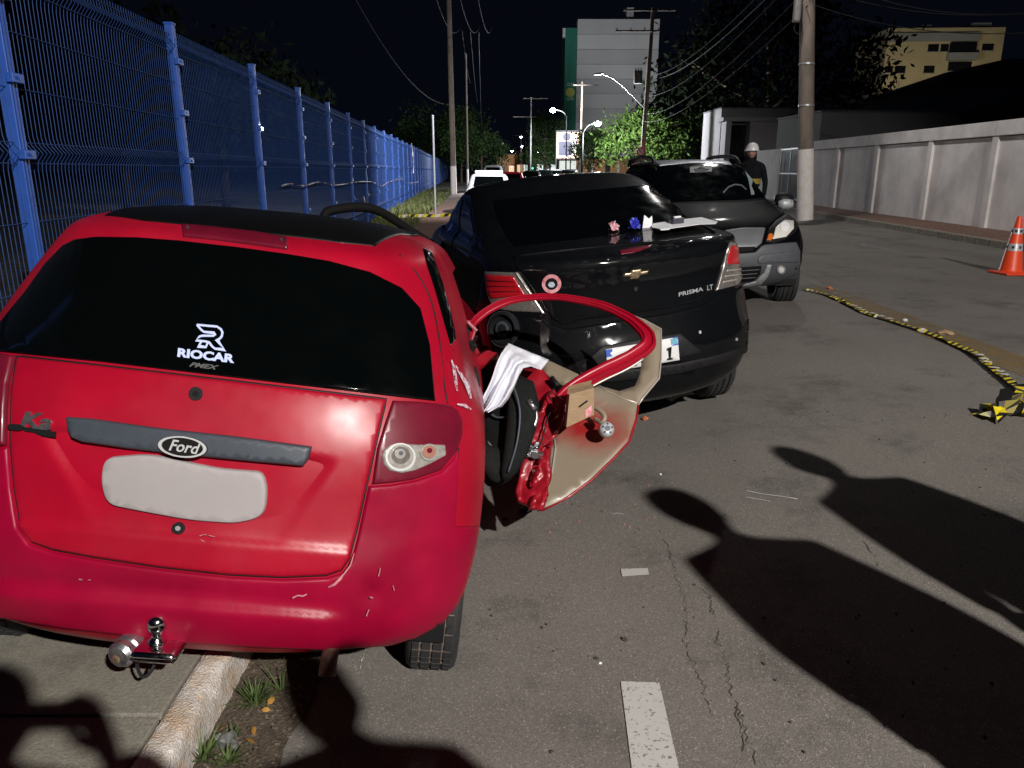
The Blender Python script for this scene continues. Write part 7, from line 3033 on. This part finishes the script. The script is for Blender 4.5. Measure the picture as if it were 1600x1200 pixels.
    # hands
    for wr, hd, sd in hands:
        d = (hd - wr).normalized()
        sidev = d.cross(V((0, 1, 0)))
        if sidev.length < 0.1:
            sidev = V((1, 0, 0))
        sidev.normalize()
        nrm = d.cross(sidev).normalized()
        mb = MB()
        mb.tube([wr - d * 0.02, wr + d * 0.02, hd - d * 0.01, hd + d * 0.01], [0.026 * s, 0.032 * s, 0.040 * s, 0.036 * s], 8, squash=(1, 0.5))
        for k in range(4):
            o_ = sidev * (k - 1.5) * 0.019 * s
            L = (0.062, 0.072, 0.068, 0.052)[k] * s
            mb.tube([hd + o_, hd + o_ + d * L * 0.5 + nrm * 0.008, hd + o_ + d * L * 0.9 + nrm * 0.028], [0.010 * s, 0.009 * s, 0.007 * s], 6)
        mb.tube([wr + d * 0.03 + sidev * 0.03, wr + d * 0.055 + sidev * 0.058, wr + d * 0.085 + sidev * 0.062 + nrm * 0.012], [0.013 * s, 0.011 * s, 0.009 * s], 6)
        mb.build('hand', M['skin'], root, smooth=True)
    if coat:
        mb = MB()
        prof = [(1.44, 0.17), (1.40, 0.235), (1.25, 0.25), (1.0, 0.26), (0.7, 0.30), (0.42, 0.33)]
        mb.tube([V3(0, 0.0, z_) for z_, r_ in prof], [r_ * s * coat for z_, r_ in prof], 20, caps=False, squash=(1, 0.66))
        c_ = mb.build('long_coat', M['cloth_dark'], root, smooth=True)
        md = c_.modifiers.new('thickness', 'SOLIDIFY')
        md.thickness = 0.01
    if vest:
        mb = MB()
        mb.tube([V3(0, 0.01, 1.05), V3(0, 0.01, 1.2), V3(0, 0.01, 1.34), V3(0, 0.0, 1.42)], [0.17 * s, 0.185 * s, 0.195 * s, 0.15 * s], 18, caps=False, squash=(1, 0.72))
        v_ = mb.build('jacket', M['cloth_dark'], root, smooth=True)
        mb = MB()
        mb.tube([V3(0, 0.01, 1.10), V3(0, 0.01, 1.19)], [0.182 * s, 0.189 * s], 18, caps=False, squash=(1, 0.72))
        mb.build('yellow_band', M['vest'], v_, smooth=True)
    return root


hp_ = at(1171, 300, 14.6)
person('worker in white helmet and dark jacket standing behind the grey crossover', (hp_.x, hp_.y), radians(150), 1.86, arms='down', hat='helmet', clothing=M['cloth_dark'], vest=True, z=road_z(hp_.x))
hp_ = at(992, 300, 11.8)
person('person in dark clothes half hidden at the left side of the grey crossover', (hp_.x, hp_.y), radians(205), 1.66, arms='phone', z=road_z(hp_.x))


def feet_for(u, v, H, hz=0.0):
    """where somebody must stand for the shadow of the head to fall at a pixel"""
    G = ground(u, v, hz)
    return G + (V((LAMP.x, LAMP.y, 0)) - V((G.x, G.y, 0))) * (H / LAMP.z)


f1 = feet_for(1128, 832, 1.70)
person('bystander in cap and long coat in the road, casting the larger shadow', (f1.x, f1.y), radians(15), 1.80, arms=('down', 'down'), hat='cap', z=road_z(f1.x), bulk=1.2, coat=0.98)
f2 = feet_for(1304, 742, 1.68)
person('bystander in a slim coat in the road, casting the far right shadow', (f2.x, f2.y), radians(30), 1.78, arms='down', z=road_z(f2.x), bulk=1.15, coat=0.86)
f3 = feet_for(522, 1138, 1.68)
person('bystander just right of the photographer casting the shadow below the exhaust', (f3.x, f3.y), radians(10), 1.78, arms='fold', z=road_z(f3.x), bulk=1.3)
person('photographer in a long coat standing behind the camera at the kerb', (-0.05, -0.275), radians(0), 1.90, arms='photo', z=0.0, bulk=1.45, coat=1.2)
mb = MB()
mb.box((0, 0, 0), (0.165, 0.009, 0.08), None, 0.004)
ph = mb.build('mobile_phone', M['bplastic'])
ph.location = (-0.04, -0.032, 1.635)
tag(ph, 'mobile phone held up by the photographer behind the camera', 'phone')

# ------------------------------------------------------------------ lamps
def lamp_post(label, u, v, t, H_base, arm, lit=True, power=0, color=(0.93, 0.97, 1), r=0.2, group='street lamps', mdim='lamp_lit', side=-1, down=True):
    hp2 = at(u, v, t)
    root = thing('street_lamp', label, 'street lamp', (hp2.x + arm * -side, hp2.y, H_base), 0, group)
    h = hp2.z - H_base
    mb = MB()
    mb.tube([(0, 0, 0), (0, 0, h - 0.7)], [0.09, 0.06], 10)
    mb.tube(smooth_path([(0, 0, h - 0.75), (side * arm * 0.3, 0, h - 0.2), (side * arm * 0.85, 0, h + 0.06)], 6), 0.04, 8)
    mb.build('post', M['ink'], root, smooth=True)
    mb = MB()
    mb.box((side * arm, 0, h + 0.10), (0.7, 0.3, 0.12), None, 0.05)
    hd_ = mb.build('lamp_head', M['ink'], root)
    bm = bmesh.new()
    bmesh.ops.create_uvsphere(bm, u_segments=14, v_segments=8, radius=r)
    for q in bm.verts:
        q.co.z *= 0.8
    me = bpy.data.meshes.new('lamp_bulb')
    bm.to_mesh(me)
    bm.free()
    me.materials.append(M[mdim])
    o = bpy.data.objects.new('lamp_bulb', me)
    link(o, hd_)
    o.location = (side * arm, 0, h - 0.02)
    if power:
        light('lamp_light', (hp2.x, hp2.y - 0.3, hp2.z - 0.40), power, color, 0.2, None, radians(165) if down else None, (hp2.x, hp2.y - 1.0, 0), 0.15)
    return root


lamp_post('bright white street lamp left of the green tower edge', 864, 172, 88, 0.2, 1.6, power=3000, r=0.33, side=-1)
lp_ = at(866, 172, 86)
light('added_tower_spot', lp_, 42000, (0.95, 0.98, 1.0), 0.2, None, radians(60), tuple(at(950, 150, 150)), 0.6)  # extra spot added to brighten the tower face
lamp_post('bright white street lamp in front of the tower above the clipped tree', 934, 193, 63, 0.2, 1.2, power=11000, r=0.26, side=1, down=False)
lamp_post('distant small lamp over the middle of the street', 814, 214, 150, 0.2, 1.0, power=0, r=0.24, side=-1)
lamp_post('distant small lamp lower over the middle of the street', 815, 229, 175, 0.2, 1.0, power=0, r=0.26, side=1)
lamp_post('tiny distant lamp on the left of the far street', 786, 229, 170, 0.2, 1.0, power=0, r=0.2, side=1)

for i_, (u_, v_, t_, r_) in enumerate(((800, 236, 190, 0.22), (807, 240, 210, 0.25), (840, 238, 200, 0.25), (824, 244, 230, 0.25))):
    lamp_post(('faint lamp', 'second faint lamp', 'third faint lamp', 'fourth faint lamp')[i_] + ' from the left in the far end of the street', u_, v_, t_, 0.2, 0.8, power=0, r=r_, side=(-1, 1)[i_ % 2])
# the tall lamp behind the photographer that lights the scene
t = thing('street_lamp', 'tall street lamp behind the photographer lighting the crash scene', 'street lamp', (LAMP.x + 1.8, LAMP.y - 0.4, LAMP.z - 12.0), 0, 'street lamps')
mb = MB()
mb.tube([(0, 0, 12.0 - LAMP.z + 0.2), (0, 0, 11.4)], [0.12, 0.07], 12)
mb.tube(smooth_path([(0, 0, 11.3), (-0.4, 0.1, 11.9), (-1.5, 0.35, 12.1)], 6), 0.05, 8)
mb.build('post', M['galv'], t, smooth=True)
mb = MB()
mb.box((-1.8, 0.4, 12.10), (0.8, 0.34, 0.12), None, 0.05)
mb.build('lamp_head', M['galv'], t)

# unseen lamp added behind the dark house to light the cream block
lamp_post('added warm lamp hidden behind the dark house, lighting the cream block', 1500, 172, 78, 0.2, 1.0, power=3800, color=(1.0, 0.88, 0.62), r=0.2, side=-1, down=False)

# ------------------------------------------------------------------ cars far down the street
FC = [(0.28, 0.05, 4.1, 0.74, 0.4, 2.4, 0.5, 2.4), (0.45, 0.0, 4.2, 0.84, 0.4, 2.4, 0.5, 2.4), (0.70, 0.02, 4.18, 0.85, 0.4, 2.4, 0.5, 2.4),
      (0.90, 0.06, 3.9, 0.82, 0.4, 2.4, 0.5, 2.4), (1.00, 0.12, 3.1, 0.76, 0.4, 2.4, 0.4, 2.4), (1.25, 0.32, 2.6, 0.68, 0.35, 2.4, 0.35, 2.4),
      (1.42, 0.50, 2.2, 0.60, 0.35, 2.4, 0.35, 2.4), (1.49, 0.75, 1.9, 0.42, 0.25, 2.4, 0.3, 2.4), (1.50, 1.1, 1.5, 0.1, 0.1, 2.3, 0.1, 2.3)]


def far_car(label, u, t, material, away=True, scale=1.0, lit=False, levels=FC, lightbar=False):
    p = at(u, 266, t)
    lv = [tuple([z * scale] + list(r)) for z, *r in levels]
    psi = 0.03 if away else pi + 0.03
    c = Car('parked_car', label, 'car', (p.x, p.y, max(FZ * 0.3, road_z(p.x))), psi, 0, 0, lv, group='cars far down the street', sub=3, nc=8, ns=8)
    c.body(material)
    c.panel('rear_window', [(-0.55, 1.04 * scale), (0.55, 1.04 * scale), (0.48, 1.38 * scale), (-0.48, 1.38 * scale)], M['glass'], mode='rear', off=0.006, edge=0.02, step=0.12)
    c.panel('windscreen', [(-0.58, 1.04 * scale), (0.58, 1.04 * scale), (0.48, 1.38 * scale), (-0.48, 1.38 * scale)], M['glass'], mode='front', off=0.006, edge=0.02, step=0.12)
    for md_ in ('left', 'right'):
        c.panel('side_window', [(0.6, 1.04 * scale), (0.8, 1.36 * scale), (2.0, 1.36 * scale), (2.7, 1.04 * scale)], M['glass'], mode=md_, off=0.006, edge=0.02, step=0.15)
    for sx in (-1, 1):
        c.panel('tail_lamp', [(sx * 0.55, 0.75 * scale), (sx * 0.74, 0.75 * scale), (sx * 0.72, 0.95 * scale), (sx * 0.58, 0.95 * scale)], M['lamp_redlit'] if (lit and away) else M['lens_bright'], mode='rear', off=0.012, edge=0.02, step=0.1)
        c.panel('headlight', [(sx * 0.45, 0.66 * scale), (sx * 0.72, 0.68 * scale), (sx * 0.70, 0.82 * scale), (sx * 0.50, 0.82 * scale)], M['head_lit'] if (lit and not away) else M['lens_clear'], mode='front', off=0.012, edge=0.02, step=0.1)
    for yy_ in (0.75, 3.3):
        for sx in (-1, 1):
            mb = MB()
            mb.lathe([(0.0, -0.09), (0.25, -0.1), (0.31, -0.08), (0.31, 0.08), (0.25, 0.1), (0.0, 0.09)], (sx * 0.74, yy_, 0.31), (1, 0, 0), 18, caps=False)
            mb.build('wheel', M['rubber'], c.root, auto=radians(40))
    if lightbar:
        mb = MB()
        mb.box((0, 1.45, 1.53 * scale), (1.0, 0.22, 0.10), None, 0.03)
        mb.build('light_bar', M['white_paint'], c.root)  # plain unlit box standing for the roof light bar
    return c


far_car('white car parked just beyond the black sedan, only its roof showing', 764, 26, M['white_paint'], True, 1.0, lightbar=True)
wc = far_car('white pickup with headlights on behind the white car roof', 770, 58, M['white_paint'], False, 1.30, lit=True)
far_car('red car with lit tail lamps right of the white pickup', 800, 46, M['red'], True, 1.0, lit=True)
far_car('dark blue car far down the street', 832, 60, M['grey_paint'], True, 1.0)
far_car('black car far down the street left of the billboard foot', 852, 66, M['black_paint'], True, 1.0)
far_car('silver car below the lit billboard', 870, 70, M['galv'], True, 1.0, lit=True)
far_car('dark car right of the billboard foot', 893, 62, M['black_paint'], True, 1.0)
# headlight beams of the pickup
h0 = wc.mw @ V((0.58, 4.3, 0.92))
light('headlight_beam', h0, 1500, (0.95, 0.97, 1.0), 0.08, None, radians(70), (-5.5, 30, 1.4), 0.6)
h1 = wc.mw @ V((-0.58, 4.3, 0.92))
light('headlight_beam', h1, 1500, (0.95, 0.97, 1.0), 0.08, None, radians(70), (-3.5, 36, 1.6), 0.6)

# ------------------------------------------------------------------ far street: low houses, shop fronts, billboard
def low_house(label, u0, u1, v0, t, material, depth=6, roofm='roof_dark', wins=()):
    a, b = at(u0, 266, t), at(u1, 266, t)
    zt = at(u0, v0, t).z
    root = thing('low_house', label, 'house', (a.x, a.y, 0.15))
    wd = b.x - a.x
    mb = MB()
    mb.box((wd / 2, depth / 2, zt / 2), (wd, depth, zt))
    mb.build('wall', M[material], root)
    mb = MB()
    mb.box((wd / 2, depth / 2, zt + 0.08), (wd + 0.4, depth + 0.4, 0.15))
    mb.build('roof', M[roofm], root)
    for (k0, k1, z0_, z1_, m) in wins:
        mb = MB()
        mb.box((wd * (k0 + k1) / 2, -0.03, (z0_ + z1_) / 2), (wd * (k1 - k0), 0.05, z1_ - z0_))
        w_ = mb.build('window' if z0_ > 0.3 else 'shop_window', M[m], root)
    return root


low_house('orange rendered house far left of the street', 776, 808, 243, 130, 'orange_wall', wins=((0.15, 0.4, 0.8, 2.2, 'window_dark'), (0.6, 0.85, 0.2, 2.2, 'shop_warm')))
low_house('brown house with a lit shop window far down the street', 806, 826, 236, 165, 'brown_wall', wins=((0.1, 0.5, 0.4, 2.6, 'shop_warm'), (0.6, 0.9, 0.4, 2.6, 'shop_lit')))
low_house('pale lit shop front left of the billboard', 836, 872, 246, 125, 'house', wins=((0.08, 0.35, 0.2, 2.4, 'shop_lit'), (0.45, 0.62, 0.2, 2.4, 'window_dark'), (0.70, 0.95, 0.2, 2.4, 'shop_lit')))
low_house('glazed shop front behind the lit billboard', 872, 912, 240, 112, 'house', wins=((0.05, 0.45, 0.2, 2.8, 'shop_lit'), (0.50, 0.95, 0.2, 2.8, 'shop_lit')))
low_house('orange wall with white posts behind the street trees', 906, 1000, 249, 96, 'orange_wall', wins=((0.02, 0.05, 0.1, 2.4, 'tower'), (0.15, 0.22, 0.1, 2.4, 'tower'), (0.42, 0.50, 0.1, 2.4, 'window_dark'), (0.62, 0.66, 0.1, 2.4, 'tower'), (0.80, 0.86, 0.1, 2.4, 'window_dark')))
a = at(869, 205, 104)
b = at(906, 262, 104)
bb = thing('billboard', 'lit advertising billboard with pale picture panel in the far street', 'billboard', (a.x, a.y, 0.2))
wd = b.x - a.x
zt, zm = a.z - 0.2, at(880, 248, 104).z - 0.2
mb = MB()
for x in (0.06, wd - 0.06):
    mb.box((x, 0.1, zt / 2), (0.14, 0.14, zt))
mb.box((wd / 2, 0.1, zt), (wd + 0.1, 0.2, 0.22))
mb.box((wd / 2, 0.1, zm), (wd + 0.1, 0.2, 0.12))
mb.build('frame', M['house_dark'], bb)
mb = MB()
mb.box((wd / 2, 0.05, (zt + zm) / 2), (wd - 0.2, 0.06, zt - zm - 0.2))
pnl = mb.build('poster', M['bb_orange'], bb)
H_ = zt - zm
mb = MB()
mb.box((wd * 0.40, 0.012, zm + H_ * 0.38), (wd * 0.56, 0.01, H_ * 0.52))
mb.lathe([(0.0, 0), (wd * 0.17, 0), (wd * 0.17, 0.01), (0.0, 0.01)], (wd * 0.45, 0.0, zm + H_ * 0.80), (0, 1, 0), 18, caps=False)
mb.build('poster_dark_shape', M['bb_dark'], pnl)
mb = MB()
mb.box((wd * 0.80, 0.008, zm + H_ * 0.42), (wd * 0.22, 0.01, H_ * 0.5))
mb.box((wd * 0.5, 0.006, zm + H_ * 0.08), (wd * 0.75, 0.01, H_ * 0.07))
mb.box((wd * 0.78, 0.004, zm + H_ * 0.72), (wd * 0.2, 0.01, H_ * 0.2), Matrix.Rotation(0.5, 3, 'Y'))
mb.build('poster_white_shape', M['bb_white'], pnl)
# green traffic signal
gs = at(832, 263, 92)
t = thing('traffic_light', 'small green traffic signal far down the street', 'traffic light', (gs.x, gs.y, 0.2))
mb = MB()
mb.tube([(0, 0, 0), (0, 0, gs.z - 0.1)], 0.06, 8)
mb.box((0, 0, gs.z - 0.1), (0.36, 0.25, 0.9), None, 0.05)
mb.build('post', M['bplastic'], t)
mb = MB()
mb.lathe([(0.0, 0), (0.11, 0), (0.1, 0.04), (0.0, 0.05)], (0, -0.13, gs.z - 0.2), (0, -1, 0), 12, caps=False)
mb.build('green_lens', M['lamp_green'], t)
